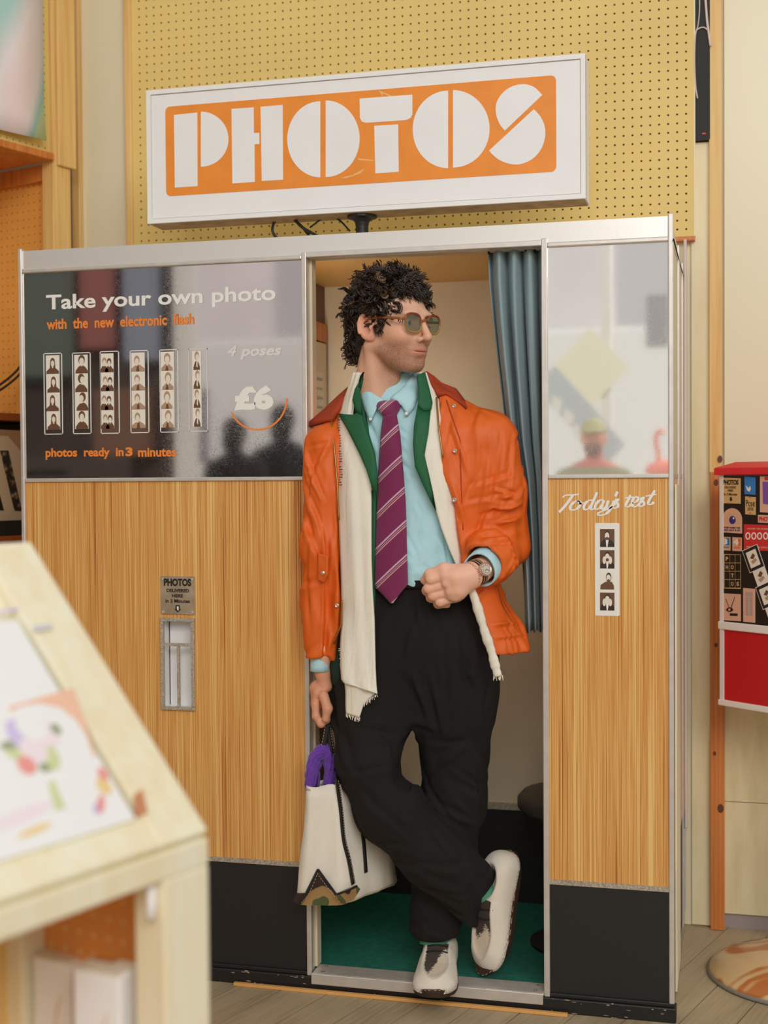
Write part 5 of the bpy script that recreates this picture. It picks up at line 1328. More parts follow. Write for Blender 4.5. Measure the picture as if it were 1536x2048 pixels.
# blazer hem under the jacket, left side and tip at right
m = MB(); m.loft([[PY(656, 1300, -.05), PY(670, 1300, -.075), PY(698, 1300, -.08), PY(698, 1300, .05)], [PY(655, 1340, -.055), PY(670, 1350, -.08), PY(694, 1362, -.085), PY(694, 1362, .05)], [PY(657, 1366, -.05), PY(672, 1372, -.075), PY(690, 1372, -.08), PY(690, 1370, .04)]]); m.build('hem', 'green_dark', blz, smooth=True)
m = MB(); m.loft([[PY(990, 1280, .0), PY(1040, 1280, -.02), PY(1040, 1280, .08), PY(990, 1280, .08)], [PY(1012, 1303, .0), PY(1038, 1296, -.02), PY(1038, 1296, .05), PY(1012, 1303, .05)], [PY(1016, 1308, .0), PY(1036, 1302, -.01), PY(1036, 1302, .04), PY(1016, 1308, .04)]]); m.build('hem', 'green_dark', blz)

# tie ------------------------------------------------------------------
def tiemat():
    m, nt, b = newmat('tie_stripe'); L = nt.links
    at = nt.nodes.new('ShaderNodeTexCoord'); sp = nt.nodes.new('ShaderNodeSeparateXYZ'); L.new(at.outputs['Object'], sp.inputs[0])
    # diagonal coordinate rising to the right
    a = nt.nodes.new('ShaderNodeMath'); a.operation = 'MULTIPLY_ADD'; a.inputs[1].default_value = -.92; L.new(sp.outputs['X'], a.inputs[0]); L.new(sp.outputs['Z'], a.inputs[2])
    f = nt.nodes.new('ShaderNodeMath'); f.operation = 'MULTIPLY_ADD'; f.inputs[1].default_value = 1/.0850; f.inputs[2].default_value = TIE_PH; L.new(a.outputs[0], f.inputs[0])
    fr = nt.nodes.new('ShaderNodeMath'); fr.operation = 'FRACT'; L.new(f.outputs[0], fr.inputs[0])
    pu = alb(118, 30, 78); wh = alb(196, 162, 180)
    r = ramp(nt, [(0, pu), (.66, alb(190, 150, 140)), (.70, pu), (.735, wh), (.755, pu), (.80, wh), (.86, pu)], 'CONSTANT'); L.new(fr.outputs[0], r.inputs['Fac'])
    # fine twill rib
    w = nt.nodes.new('ShaderNodeMath'); w.operation = 'MULTIPLY'; w.inputs[1].default_value = 1/.0026; L.new(a.outputs[0], w.inputs[0])
    w2 = nt.nodes.new('ShaderNodeMath'); w2.operation = 'SINE'; w3 = nt.nodes.new('ShaderNodeMath'); w3.operation = 'MULTIPLY'; w3.inputs[1].default_value = 6.2832; L.new(w.outputs[0], w3.inputs[0]); L.new(w3.outputs[0], w2.inputs[0])
    bp = nt.nodes.new('ShaderNodeBump'); bp.inputs['Strength'].default_value = .6; bp.inputs['Distance'].default_value = .0008; L.new(w2.outputs[0], bp.inputs['Height']); L.new(bp.outputs['Normal'], b.inputs['Normal'])
    L.new(r.outputs['Color'], b.inputs['Base Color']); b.inputs['Roughness'].default_value = .45; b.inputs['Sheen Weight'].default_value = .2
TIE_PH = .22
tiemat()
tie = thing_tie = drape_strip('tie', [(830, 768, 830, 793), (845, 765, 845, 796), (870, 762, 868, 800), (900, 760, 898, 803), (950, 757, 948, 807), (1000, 755, 998, 811), (1050, 753, 1048, 813), (1100, 751, 1098, 814), (1150, 750, 1148, 815.5), (1174, 750.5, 1168, 816), (1190, 767, 1187, 800), (1206, 782, 1206, 785)],
                              ST, .012, 'tie_stripe', person, 10, .004, 0., 60, .006, offs=[.020, .016, .013, .012, .012, .012, .012, .012, .014, .016, .018, .020])
kn = MB(); rr = []
for v, ul, ur, d in ((803, 757, 795, .010), (806, 754, 799, .016), (813, 752, 803, .019), (820, 756, 799, .020), (829, 763, 794, .018), (835, 767, 792, .014)):
    a, b = np.array(ST.drape(ul, v, .010)), np.array(ST.drape(ur, v-4*(v < 815), .010)); c = (a+b)/2; x = (b-a)/2
    rr.append([c+x*math.cos(q)+np.array([0, -d*math.sin(q)*(1 if math.sin(q) > 0 else .4), 0]) for q in np.linspace(0, 2*math.pi, 20, endpoint=False)])
kn.loft(rr); kn.build('tie_knot', 'tie_stripe', tie, smooth=True)

# scarf ------------------------------------------------------------------
scarf = drape_strip('scarf', [(745, 708, 745, 722), (772, 699, 772, 716), (800, 689, 800, 710), (830, 680, 830, 706), (862, 672, 866, 712), (905, 672, 905, 726), (950, 675, 950, 742), (1000, 677, 1000, 743), (1060, 680, 1060, 743), (1120, 682, 1120, 743), (1180, 684, 1180, 745), (1240, 685, 1240, 749), (1290, 682, 1290, 750), (1330, 682, 1335, 751), (1358, 684, 1372, 753), (1366, 690, 1388, 755)],
                    BT, .016, 'scarf_cream', person, 18, .006, .0024, 90, .006, 2, offs=[.016, .018, .018, .014, .010, .012, .014, .016, .016, .016, .017, .022, .032, .042, .050, .052])
drape_strip('scarf_end', [(1340, 688, 1340, 750), (1362, 690, 1385, 753), (1385, 692, 1398, 738), (1410, 692, 1410, 727), (1426, 693, 1435, 719)], BT, .042, 'scarf_cream', scarf, 10, .005, .001, 24, .004, 4)
drape_strip('scarf_tail', [(745, 840, 745, 852), (772, 846, 770, 860), (800, 858, 798, 876), (835, 858, 833, 880), (870, 853, 868, 884), (907, 848, 905, 888), (950, 852, 945, 896), (985, 862, 980, 906), (1020, 872, 1015, 915), (1055, 882, 1050, 924), (1100, 899, 1096, 927), (1135, 914, 1130, 930), (1160, 922, 1155, 944), (1185, 938, 1180, 956)],
            BT, .016, 'scarf_cream', scarf, 10, .006, .0012, 60, .004, 7)
q = [PY(u, v, y) for u, v, y in ((925, 1140, -.115), (945, 1185, -.125), (958, 1225, -.125), (970, 1265, -.12), (982, 1300, -.115), (990, 1330, -.112), (996, 1352, -.112))]
MB().tube(cable(q, 0, 0), [.0115+.0012*math.sin(i*.7)+.0008*math.sin(i*1.9) for i in range(37)], 10, flat=.8).build('scarf_rope', 'scarf_cream', scarf, smooth=True)
random.seed(5)
fr = MB()
for k in range(26):
    t = k/25; u, v = 692+28*t, 1424+11*t; a = np.array(BT.drape(u, v, .044)); fr.tube([a, a+np.array([random.uniform(-.003, .003), -.001, -.006-.008*random.random()])], .0007, 4)
for k in range(18):
    t = k/17; u, v = 753-26*t, 1388+18*t; a = np.array(BT.drape(u, v, .052)); fr.tube([a, a+np.array([random.uniform(-.002, .004), 0, -.004-.006*random.random()])], .0007, 4)
for k in range(14):
    a = PY(987+18*k/13, 1350, -.112); fr.tube([a, a+np.array([random.uniform(-.002, .003), 0, -.008-.006*random.random()])], .0007, 4)
for k in range(18):
    t = k/17; u, v = 682+7*t, 1296+66*t; a = np.array(BT.drape(u, v, .040)); fr.tube([a, a+np.array([-.004-.004*random.random(), 0, -.003])], .0007, 4)
fr.build('fringe', 'scarf_cream', scarf, kind='stuff')
mat('zebra', alb(70, 44, 26), .8)
zb_ = MB()
for k in range(26):
    t = k/25; v = 838+130*t; u = 674+3*t+2*math.sin(k)
    P_ = [BT.drape(u+a, v+b, .0195) for a, b in ((0, 0), (3, 1.6), (6, .6), (8+4*math.sin(k*2.1), 2.2), (5, 2.6), (2, 2.4))]
    zb_.add(P_, [tuple(range(6))])
zb_.build('dark_edging', 'zebra', scarf, kind='stuff')

# trousers ------------------------------------------------------------------
PROWS = [(1160, 690, 942, .098, .004), (1185, 688, 950, .104, .004), (1230, 684, 962, .112, .006), (1290, 676, 982, .118, .01), (1340, 676, 984, .112, .014), (1380, 690, 970, .095, .018), (1420, 730, 930, .06, .02)]
PT = Torso(PROWS, 2.4)
h = .005
X, Y, Z, ax = grid3((-1.02, -.24, .09), (-.42, .24, 1.20), h); p = (X, Y, Z)
F = PT.sdf(p)
crotch = s_poly(X, Z, XZs([(828, 1452), (812, 1490), (804, 1520), (806, 1548), (838, 1572), (838, 1540)], .0)).astype(np.float32)
rl_ = [PY(762, 1290, .01), PY(746, 1420, -.02), PY(736, 1530, -.06), PY(775, 1615, -.06), PY(870, 1712, -.03), PY(985, 1815, .04)]
F1 = s_chain(p, rl_, [.108, .098, .083, .083, .078, .074], .04)
ll_ = [PY(900, 1290, .02), PY(908, 1400, .03), PY(907, 1600, .055), PY(890, 1720, .075), PY(868, 1845, .075)]
F2 = s_chain(p, ll_, [.108, .099, .077, .074, .066], .04)
zf = PY(868, 1872, .06)[2]; F2 = np.maximum(F2, zf-Z)
ha, hb = PY(1016, 1716, .10), PY(938, 1836, .0)   # hem of the crossed leg runs from upper right to lower left
hd = hb-ha; hn = np.cross(hd, [0.35, 1., 0.]); hn = hn/np.linalg.norm(hn)
if np.dot(hn, PY(1010, 1830, .05)-ha) < 0: hn = -hn
F1 = np.maximum(F1, (X-ha[0])*hn[0]+(Y-ha[1])*hn[1]+(Z-ha[2])*hn[2])
F = smin(F, F1, .05); F = np.where(Z > .62, smin(F, F2, .05), smin(F, F2, .010))
F = smax(F, -np.maximum(crotch, -(Y+.3)), .012)
F = F+folds(X, Y, Z, 31, .0045, (18, 14, 7), 6)
for a, b, w_, am in [((805, 1210, -.11), (815, 1440, -.09), .006, .004), ((880, 1215, -.12), (905, 1500, -.06), .006, .005), ((765, 1210, -.11), (745, 1500, -.1), .006, -.005), ((925, 1215, -.1), (940, 1480, -.05), .007, .004), ((700, 1560, -.12), (800, 1600, -.12), .012, .006)]:
    F = F+crease(p, PY(*a), PY(*b), w_, am).astype(np.float32)
Pt, Qt = nets(F, ax); Pt = relax(Pt, Qt, 2)
Pt = wrinkle(Pt, Qt, auto_folds(Pt, Qt, 90, lambda c, r: (.25*r.randn(), 0, 1.) if c[2] > .75 else (.8+.5*r.randn(), 0, -.5+.5*r.randn()), 13, (.06, .16), (.006, .012), (.003, .006)))
trousers = raw_mesh('trousers', Pt, Qt, 'trouser_dark', person)
tag(trousers, 'dark brown pleated wide trousers')
drape_strip('waistband', [(1160, 745, 1162, 948), (1176, 744, 1178, 952)], PT, .004, 'trouser_dark', trousers, 20, .004, 0, 4, 0)
# ------------------------------------------------------------------ head, hands (one skin mesh), hair, glasses
TH = math.radians(47)
Rh = np.array([CR[0], CR[1], 0]); Rh /= np.linalg.norm(Rh); Tc = np.array([Rh[1], -Rh[0], 0])
HF = math.sin(TH)*Rh+math.cos(TH)*Tc; HR = np.cross(HF, UP); HU = UP.copy()
tilt = math.radians(-4); HF, HU = HF*math.cos(tilt)+HU*math.sin(tilt), HU*math.cos(tilt)-HF*math.sin(tilt)
HO = PY(783, 655, -.035)
def HL(a, b, c): return HO+HF*a+HR*b+HU*c
h = .0021
X, Y, Z, ax = grid3((-.135, -.105, -.24), (.145, .105, .145), h); p = (X, Y, Z)
AY = np.abs(Y); q = (X, AY, Z)
F = s_ell(p, (-.018, 0, .042), (.100, .077, .088))
F = smin(F, s_ell(p, (.038, 0, -.012), (.064, .062, .085)), .03)
F = smin(F, s_ell(p, (.045, 0, -.062), (.052, .047, .044)), .025)
F = smin(F, s_cap(q, (-.004, .051, -.046), (.070, .018, -.090), .019, .019), .016)
F = smin(F, s_ell(p, (.082, 0, -.090), (.020, .022, .018)), .018)
F = smin(F, s_ell(q, (.066, .040, -.022), (.026, .022, .022)), .02)
F = smin(F, s_ell(q, (.084, .026, .030), (.016, .026, .011)), .014)
F = smax(F, -s_ell(q, (.104, .034, .011), (.020, .021, .013)), .012)
F = smin(F, s_cap(p, (.093, 0, .022), (.122, 0, -.022), .0078, .0092), .009)
F = smin(F, s_ell(p, (.120, 0, -.026), (.0115, .0110, .0092)), .006)
F = smin(F, s_ell(q, (.103, .0130, -.031), (.0120, .0078, .0080)), .006)
F = smax(F, -s_ell(q, (.108, .0065, -.0365), (.006, .0035, .004)), .003)
F = smin(F, s_ell(p, (.086, 0, -.058), (.018, .030, .020)), .014)
F = smin(F, s_ell(p, (.0905, 0, -.0545), (.0120, .027, .0050)), .006)
F = smin(F, s_ell(p, (.0890, 0, -.0660), (.0120, .023, .0062)), .006)
F = smax(F, -s_ell(p, (.104, 0, -.0600), (.013, .030, .0010)), .003)
F = smax(F, -s_ell(p, (.108, 0, -.0790), (.012, .020, .006)), .012)
# neck and sternal notch
F = smin(F, s_cap(p, (-.030, 0, -.055), (-.056, 0, -.235), .054, .057), .014)
F = smin(F, s_cap(q, (-.020, .055, -.050), (-.012, .016, -.215), .014, .012), .018)
F = smin(F, s_ell(p, (.012, 0, -.125), (.020, .014, .020)), .02)
# ears
ec = np.array([-.012, .078, -.006])
ca, sa = math.cos(.22), math.sin(.22)
ex = (X-ec[0])*ca+(Z-ec[2])*sa; ez = -(X-ec[0])*sa+(Z-ec[2])*ca; ey = AY-ec[1]+ex*.35
E1 = s_ell((ex, ey, ez), (0, 0, 0), (.0185, .0075, .032))
E1 = smin(E1, s_ell((ex, ey, ez), (.008, -.002, -.024), (.0095, .007, .012)), .006)
ring = np.sqrt((np.sqrt((ex/.0160)**2+(ez/.029)**2)-1)**2*.016**2*1.2+(ey-.0045)**2)-.0040
E1 = smax(E1, -s_ell((ex, ey, ez), (.003, .0085, .001), (.0120, .0115, .0225)), .003)
E1 = smin(E1, np.where((ex > .008) | (ez < -.014), .02, ring), .003)
E1 = smin(E1, s_ell((ex, ey, ez), (.013, .002, -.003), (.005, .005, .006)), .003)
F = smin(F, E1, .006)
Ph, Qh = nets(F, ax); Ph = relax(Ph, Qh, 1, .4)
L_ = Ph.copy()
# colouring in head space
skin = sarr(206, 162, 136); C = np.tile(skin, (len(L_), 1))
a, b, c = L_[:, 0], L_[:, 1], L_[:, 2]
def blend(C, w, col): w = np.clip(w, 0, 1)[:, None]; return C*(1-w)+w*col
C = blend(C, np.exp(-(((a-.07)/.03)**2+((np.abs(b)-.045)/.022)**2+((c+.02)/.022)**2))*.35, sarr(206, 128, 100))
C = blend(C, np.exp(-(((a-.118)/.016)**2+(b/.016)**2+((c+.022)/.014)**2))*.35, sarr(206, 128, 104))
rng = np.random.RandomState(2)
beard = 1/(1+np.exp((c+.038+.55*np.maximum(0, .045-a)*.0)/.006))*(1/(1+np.exp(-(a-.004)/.006)))
lowneck = 1/(1+np.exp(-(c+.135)/.012))
mou = np.exp(-(((a-.1)/.02)**2+(b/.026)**2+((c+.060)/.012)**2))
st = np.clip(beard*lowneck, 0, 1)*(.50+.34*rng.rand(len(a)))
side = (np.abs(b) > .045)*(1/(1+np.exp((c-.012)/.006)))*(a > .004)*(a < .03)
C = blend(C, np.maximum(st, side*.35)*(1-.8*mou), sarr(122, 78, 56))
ridge = np.exp(-(((c+.0605)/.0095)**4))*(a > .078)*np.exp(-(b/.026)**4)
C = blend(C, ridge*.75, sarr(186, 112, 98))
earw = (np.abs(b) > .072)*(a > -.04)*(a < .012)*(c > -.045)*(c < .035)
C = blend(C, earw*.35, sarr(206, 120, 96))
ex_ = (a-ec[0])*ca+(c-ec[2])*sa; ez_ = -(a-ec[0])*sa+(c-ec[2])*ca
C = blend(C, earw*np.exp(-(((ex_-.004)/.009)**2+((ez_)/.016)**2)**2)*.45, sarr(150, 78, 60))
Pw = HO+Ph[:, :1]*HF+Ph[:, 1:2]*HR+Ph[:, 2:3]*HU
if np.dot(np.cross(HF, HR), HU) < 0: Qh = Qh[:, ::-1]
bodyP, bodyQ, bodyC = [Pw], [Qh], [C]
def add_body(P, Q, C):
    n = sum(len(x) for x in bodyP); bodyP.append(P); bodyQ.append(Q+n); bodyC.append(C)

# hand on the waistband (his left): photo pixels with depth
def H(u, v, y): return PY(u, v, y)
h = .0016
X, Y, Z, ax = grid3(H(835, 1235, -.2)*[1, 1, 1]-[.02, .02, 0], H(1000, 1095, -.02)+[.02, .02, .02], h)
ax = None
lo = np.minimum(H(836, 1225, -.22), H(1000, 1090, -.02))-.012; hi = np.maximum(H(836, 1225, -.22), H(1000, 1090, -.02))+.012; lo[1] = -.235; hi[1] = .0
X, Y, Z, ax = grid3(lo, hi, h); p = (X, Y, Z)
F = s_chain(p, [H(980, 1128, -.075), H(952, 1146, -.135), H(936, 1152, -.150)], [.031, .0275, .026], .02)
F = smin(F, s_chain(p, [H(938, 1150, -.150), H(912, 1155, -.165), H(893, 1152, -.168)], [.025, .022, .017], .02), .012)
F = smin(F, s_chain(p, [H(938, 1160, -.150), H(915, 1178, -.160), H(902, 1186, -.160)], [.024, .021, .016], .02), .012)
F = smin(F, s_cap(p, H(905, 1160, -.150), H(912, 1188, -.146), .022, .018), .016)
fing = [((890, 1152), (862, 1158), (852, 1172), .0125), ((891, 1168), (858, 1177), (852, 1186), .0125), ((899, 1183), (866, 1191), (862, 1198), .0120), ((910, 1195), (880, 1204), (876, 1207), .0108)]
for i, (k0, k1, k2, r) in enumerate(fing):
    yy = -.168+.006*i
    G = s_chain(p, [H(*k0, yy), H(*k1, yy-.004), H(k1[0]-4, k1[1]+4, yy+.020), H(k1[0]+14, k1[1]+5, yy+.034)], [r*1.05, r, r*.95, r*.8], .006)
    F = smin(F, G, .0045)
# knuckles
for (u, v), yy in (((890, 1151), -.180), ((892, 1168), -.181), ((900, 1182), -.176), ((910, 1194), -.168)):
    F = smin(F, s_ell(p, H(u, v, yy), (.009, .006, .008)), .010)
# thumb from the side of the palm into the waistband
F = smin(F, s_chain(p, [H(920, 1142, -.150), H(888, 1138, -.165), H(860, 1148, -.160), H(848, 1160, -.145)], [.017, .0140, .0122, .0095], .008), .008)
# tendons / veins
F = F-crease(p, H(930, 1162, -.172), H(898, 1172, -.180), .004, .0016)-crease(p, H(932, 1170, -.170), H(904, 1186, -.176), .004, .0016)
P1, Q1 = nets(F, ax); P1 = relax(P1, Q1, 1, .4)
C1_ = np.tile(sarr(212, 166, 142), (len(P1), 1))
dk = np.zeros(len(P1))
for k0, k1, k2, r in fing:
    for (u, v) in (k1,): dk = np.maximum(dk, np.exp(-((P1-H(u, v, -.175))**2).sum(1)/.010**2))
C1_ = blend(C1_, dk*.3, sarr(206, 130, 108))
add_body(P1, Q1, C1_)

# hand holding the bag strap (his right)
lo = np.minimum(H(618, 1465, -.08), H(700, 1290, .08))-.01; hi = np.maximum(H(618, 1465, -.08), H(700, 1290, .08))+.01; lo[1] = -.13; hi[1] = .05
X, Y, Z, ax = grid3(lo, hi, .0018); p = (X, Y, Z)
F = s_chain(p, [H(643, 1310, -.065), H(645, 1345, -.062), H(650, 1372, -.058)], [.019, .0165, .019], .015)
Y = Y+.055; p = (X, Y, Z)
F = smin(F, s_chain(p, [H(648, 1370, .004), H(652, 1398, .004)], [.021, .020], .015), .012)
F = smin(F, s_cap(p, H(648, 1380, -.018), H(644, 1402, -.012), .012, .012), .012)
for i, yy in enumerate((-.026, -.008, .010, .027)):
    r = (.0092, .0096, .0092, .0082)[i]
    G = s_chain(p, [H(644, 1402, yy), H(645, 1425, yy-.002), H(655, 1440, yy), H(666, 1432, yy), H(668, 1420, yy)], [r*1.1, r, r, r*.9, r*.8], .006)
    F = smin(F, G, .004)
F = smin(F, s_chain(p, [H(660, 1385, -.026), H(668, 1410, -.036), H(664, 1430, -.036)], [.013, .0115, .009], .008), .008)
P2, Q2 = nets(F, ax); P2 = relax(P2, Q2, 1, .4)
C2_ = np.tile(sarr(196, 140, 112), (len(P2), 1)); add_body(P2, Q2, C2_)
# hidden trunk and arms join head and hands into one figure
X, Y, Z, ax = grid3((-1.0, -.16, .80), (-.45, .20, 1.62), .009); p = (X, Y, Z)
F = Torso([(v, ul+12, ur-12, d-.018, y) for v, ul, ur, d, y in SROWS[1:]]).sdf(p)
F = smin(F, s_cap(p, HL(-.045, 0, -.16), HL(-.06, 0, -.25), .052, .06), .03)
F = smin(F, s_chain(p, [PY(700, 880, .02), PY(652, 900, -.04), elL, PY(643, 1300, -.065), PY(645, 1340, -.063)], [.05, .038, .032, .021, .019], .03), .03)
F = smin(F, s_chain(p, [PY(930, 880, .02), PY(980, 890, .0), elR, PY(972, 1132, -.085)], [.05, .046, .040, .028], .03), .03)
P3, Q3 = nets(F, ax); add_body(P3, Q3, np.tile(skin, (len(P3), 1)))
body = raw_mesh('body', np.concatenate(bodyP), np.concatenate(bodyQ), 'skin', person, np.concatenate(bodyC))

# eyes and brows
mat('eye_white', alb(200, 190, 182), .2); mat('iris', alb(70, 60, 44), .2); mat('brow', alb(96, 64, 46), .8)
for s in (1, -1):
    e = HL(.0785, .033*s, .008); m = MB(); R = .0122
    rings = []
    for i in range(9):
        th_ = math.pi*i/8; rings.append([e+HF*R*math.cos(th_)+(HR*math.cos(t)+HU*math.sin(t))*R*math.sin(th_)+0 for t in np.linspace(0, 2*math.pi, 12, endpoint=False)])
    m.loft(rings); eo = m.build('eye', 'eye_white', body, smooth=True)
    m = MB(); ic = e+HF*R*.93; m.loft([[ic+(HR*math.cos(t)+HU*math.sin(t))*.0055 for t in np.linspace(0, 2*math.pi, 12, endpoint=False)], [ic+HF*.0012+(HR*math.cos(t)+HU*math.sin(t))*.003 for t in np.linspace(0, 2*math.pi, 12, endpoint=False)]]); m.build('iris', 'iris', eo)
    m = MB(); m.tube([HL(.100, .012*s, .024), HL(.099, .022*s, .028), HL(.093, .033*s, .028), HL(.089, .040*s, .026)], [.002, .0028, .0024, .0012], 8, flat=.7); m.build('brow', 'brow', body, smooth=True)

# hair: an inner cap plus curled locks
def hairmat():
    m, nt, b = newmat('hair_dark'); L = nt.links
    oi = nt.nodes.new('ShaderNodeAttribute'); oi.attribute_name = 'tint'
    L.new(oi.outputs['Color'], b.inputs['Base Color']); b.inputs['Roughness'].default_value = .30; b.inputs['Specular IOR Level'].default_value = .6
hairmat()
def hairline(a, b, c):
    """>0 where hair grows (head space)"""
    ab_ = abs(b)
    front = .088-.012*(ab_/.05)**2            # forehead line
    if a > .055: return c-front
    if a > .012: return c-(.030 if ab_ > .04 else .05)      # temples
    if a > -.004: return c-.026              # above the sideburn
    if a > -.045: return c-(.040 if ab_ > .05 else -.02)    # above the ear
    return c-(-.098)
def skull(d):
    """point on the inflated cranium along direction d (head space)"""
    c0 = np.array([-.018, 0, .042]); r = np.array([.100, .077, .088]); t = 1/math.sqrt((d/r)@(d/r)); return c0+d*t
X, Y, Z, ax = grid3((-.145, -.11, -.125), (.125, .11, .165), .004); p = (X, Y, Z)
F = s_ell(p, (-.019, 0, .042), (.103, .081, .090))
F = smin(F, s_ell(p, (-.075, 0, -.035), (.040, .062, .060)), .03)
AY = np.abs(Y)
cut = np.maximum(X-(.012+.25*np.maximum(Z-.03, 0)), .085-Z)        # remove below the fringe in front
cutb = np.minimum(.074-.6*np.maximum(.08-X, 0)-Z, X-.008)          # forehead and temple stay clear
F = smax(F, cutb, .006)
earcut = s_ell((X, AY, Z), (-.010, .090, -.012), (.034, .036, .050)); F = smax(F, -earcut, .006)
F = np.maximum(F, -s_ell(p, (.03, 0, -.07), (.085, .075, .09)))
Pc, Qc = nets(F, ax)
r_ = np.random.RandomState(9)
Pc = Pc+r_.randn(*Pc.shape)*.0012
hp, hq, hc = [HO+Pc[:, :1]*HF+Pc[:, 1:2]*HR+Pc[:, 2:3]*HU], [Qc[:, ::-1] if np.dot(np.cross(HF, HR), HU) < 0 else Qc], [np.tile(sarr(30, 20, 14), (len(Pc), 1))]
nv = len(Pc)
locks = []
def lock(root, dirn, ln, hr, turns, rad, col, ph):
    global nv
    d = dirn/np.linalg.norm(dirn); x = np.cross(d, [.3, .5, .8]); x /= np.linalg.norm(x); y = np.cross(d, x)
    n = max(9, int(turns*9)); pts = []
    for i in range(n):
        t = i/(n-1); g = hr*min(1, .35+t*1.6)*(1-.35*t)
        pts.append(root+d*ln*t+(x*math.cos(ph+turns*6.283*t)+y*math.sin(ph+turns*6.283*t))*g-x*math.cos(ph)*hr*.35-y*math.sin(ph)*hr*.35)
    pts = np.array(pts); T = np.gradient(pts, axis=0); T /= np.linalg.norm(T, axis=1)[:, None]+1e-9
    A = np.cross(T, np.array([.21, .5, .84])); A /= np.linalg.norm(A, axis=1)[:, None]+1e-9; Bv = np.cross(T, A)
    rr = rad*np.linspace(1.05, .6, n); k = 4
    V = np.concatenate([pts[:, None, :]+rr[:, None, None]*(A[:, None, :]*math.cos(q)+Bv[:, None, :]*math.sin(q)) for q in (0, 1.571, 3.142, 4.712)], 1).reshape(-1, 3)
    i = np.arange(n-1)[:, None]*k; j = np.arange(k)[None, :]
    Qd = np.stack([i+j, i+(j+1) % k, i+k+(j+1) % k, i+k+j], -1).reshape(-1, 4)
    hp.append(HO+V[:, :1]*HF+V[:, 1:2]*HR+V[:, 2:3]*HU); hq.append(Qd+nv); hc.append(np.tile(col, (len(V), 1))); nv += len(V)
cnt = 0; rr_ = np.random.RandomState(17)
while cnt < 1000:
    d = rr_.randn(3); d /= np.linalg.norm(d); s = skull(d)
    if hairline(*s) < -.004: continue
    if d[1] < -.75 and rr_.rand() < .6: continue       # far side is hidden
    nrm = d/np.array([.100, .077, .088]); nrm /= np.linalg.norm(nrm)
    down = np.array([0, 0, -1.]); tang = down-nrm*(down@nrm); tang += rr_.randn(3)*.35
    if s[0] > .045 and s[2] > .075: tang = np.array([.75, (rr_.rand()-.5)*1.2, -.35])   # fringe swept forward
    if abs(s[1]) > .045 and -.055 < s[0] < .02 and s[2] < .062: tang = np.array([-.8, 0, -.1])
    up = max(0, nrm[2])
    dirn = nrm*(.16+.16*up)+tang*(.85-.1*up)+rr_.randn(3)*.25
    ln = rr_.uniform(.030, .052)*(1-.25*(s[0] > .045)*(s[2] > .07)); hr = rr_.uniform(.0070, .0120); tn = rr_.uniform(.8, 1.5)
    base = np.array(sarr(34, 23, 17)) if rr_.rand() < .72 else np.array(sarr(62, 44, 30)) if rr_.rand() < .8 else np.array(sarr(110, 88, 66))
    ph = rr_.rand()*6.28
    for k in range(6): lock(s-nrm*.004+rr_.randn(3)*.0016, dirn+rr_.randn(3)*.06, ln*rr_.uniform(.9, 1.1), hr*rr_.uniform(.85, 1.15), tn, rr_.uniform(.0012, .0021), base*rr_.uniform(.7, 1.3), ph+k*.16)
    cnt += 1
# nape and sideburn locks
for k in range(170):
    b_ = rr_.uniform(-.02, .058); s = np.array([-.088+rr_.uniform(-.010, .018)+.3*max(0, b_-.03), b_, rr_.uniform(-.082, .0)])
    nrm = np.array([-.8, b_*8, -.1]); nrm /= np.linalg.norm(nrm)
    for j in range(3): lock(s+rr_.randn(3)*.002, nrm*.6+np.array([-.1, 0, -.7])+rr_.randn(3)*.15, rr_.uniform(.020, .034), rr_.uniform(.005, .009), rr_.uniform(.8, 1.4), .0016, np.array(sarr(34, 23, 17))*rr_.uniform(.8, 1.5), rr_.rand()*6.28)
for k in range(46):
    s = np.array([rr_.uniform(.016, .030), .063+rr_.uniform(-.002, .003), rr_.uniform(-.008, .055)])
    for j in range(2): lock(s, np.array([.12, .25, -.8])+rr_.randn(3)*.2, rr_.uniform(.014, .026), .0028, 1.0, .0010, np.array(sarr(36, 24, 18)), rr_.rand()*6.28)
for k in range(60):   # loose curls hanging over the forehead
    b_ = rr_.uniform(-.045, .055); s = np.array([.072-.25*abs(b_), b_, .096+rr_.uniform(-.006, .012)])
    for j in range(3): lock(s+rr_.randn(3)*.001, np.array([.50, rr_.uniform(-.25, .25), -.62-.25*rr_.rand()]), rr_.uniform(.028, .044), rr_.uniform(.0045, .0075), rr_.uniform(.7, 1.3), .0011, np.array(sarr(36, 24, 18))*rr_.uniform(.8, 1.4), rr_.rand()*6.28)
hair = raw_mesh('hair', np.concatenate(hp), np.concatenate(hq), 'hair_dark', body, np.concatenate(hc)); hair['kind'] = 'stuff'

# sunglasses
mat('lens_tint', (.085, .125, .075, 1), .04, trans=.0, alpha=.60, spec=.6)
def framemat():
    m, nt, b = newmat('frame_amber'); L = nt.links
    tc = nt.nodes.new('ShaderNodeTexCoord'); sp = nt.nodes.new('ShaderNodeSeparateXYZ'); L.new(tc.outputs['Object'], sp.inputs[0])
    mr = nt.nodes.new('ShaderNodeMapRange'); z0 = HL(.1, 0, -.012)[2]; mr.inputs['From Min'].default_value = z0; mr.inputs['From Max'].default_value = z0+.042; L.new(sp.outputs['Z'], mr.inputs['Value'])
    r = ramp(nt, [(0, alb(140, 122, 62)), (.5, alb(134, 84, 44)), (1, alb(120, 52, 26))]); L.new(mr.outputs['Result'], r.inputs['Fac']); L.new(r.outputs['Color'], b.inputs['Base Color']); b.inputs['Roughness'].default_value = .18
framemat()
gz = thing('sunglasses_holder', '', '', (0, 0, 0)); bpy.data.objects.remove(gz)
GA = .1085
def G(b, c, a=GA): return HL(a-.9*b*b*1.6, b, c)
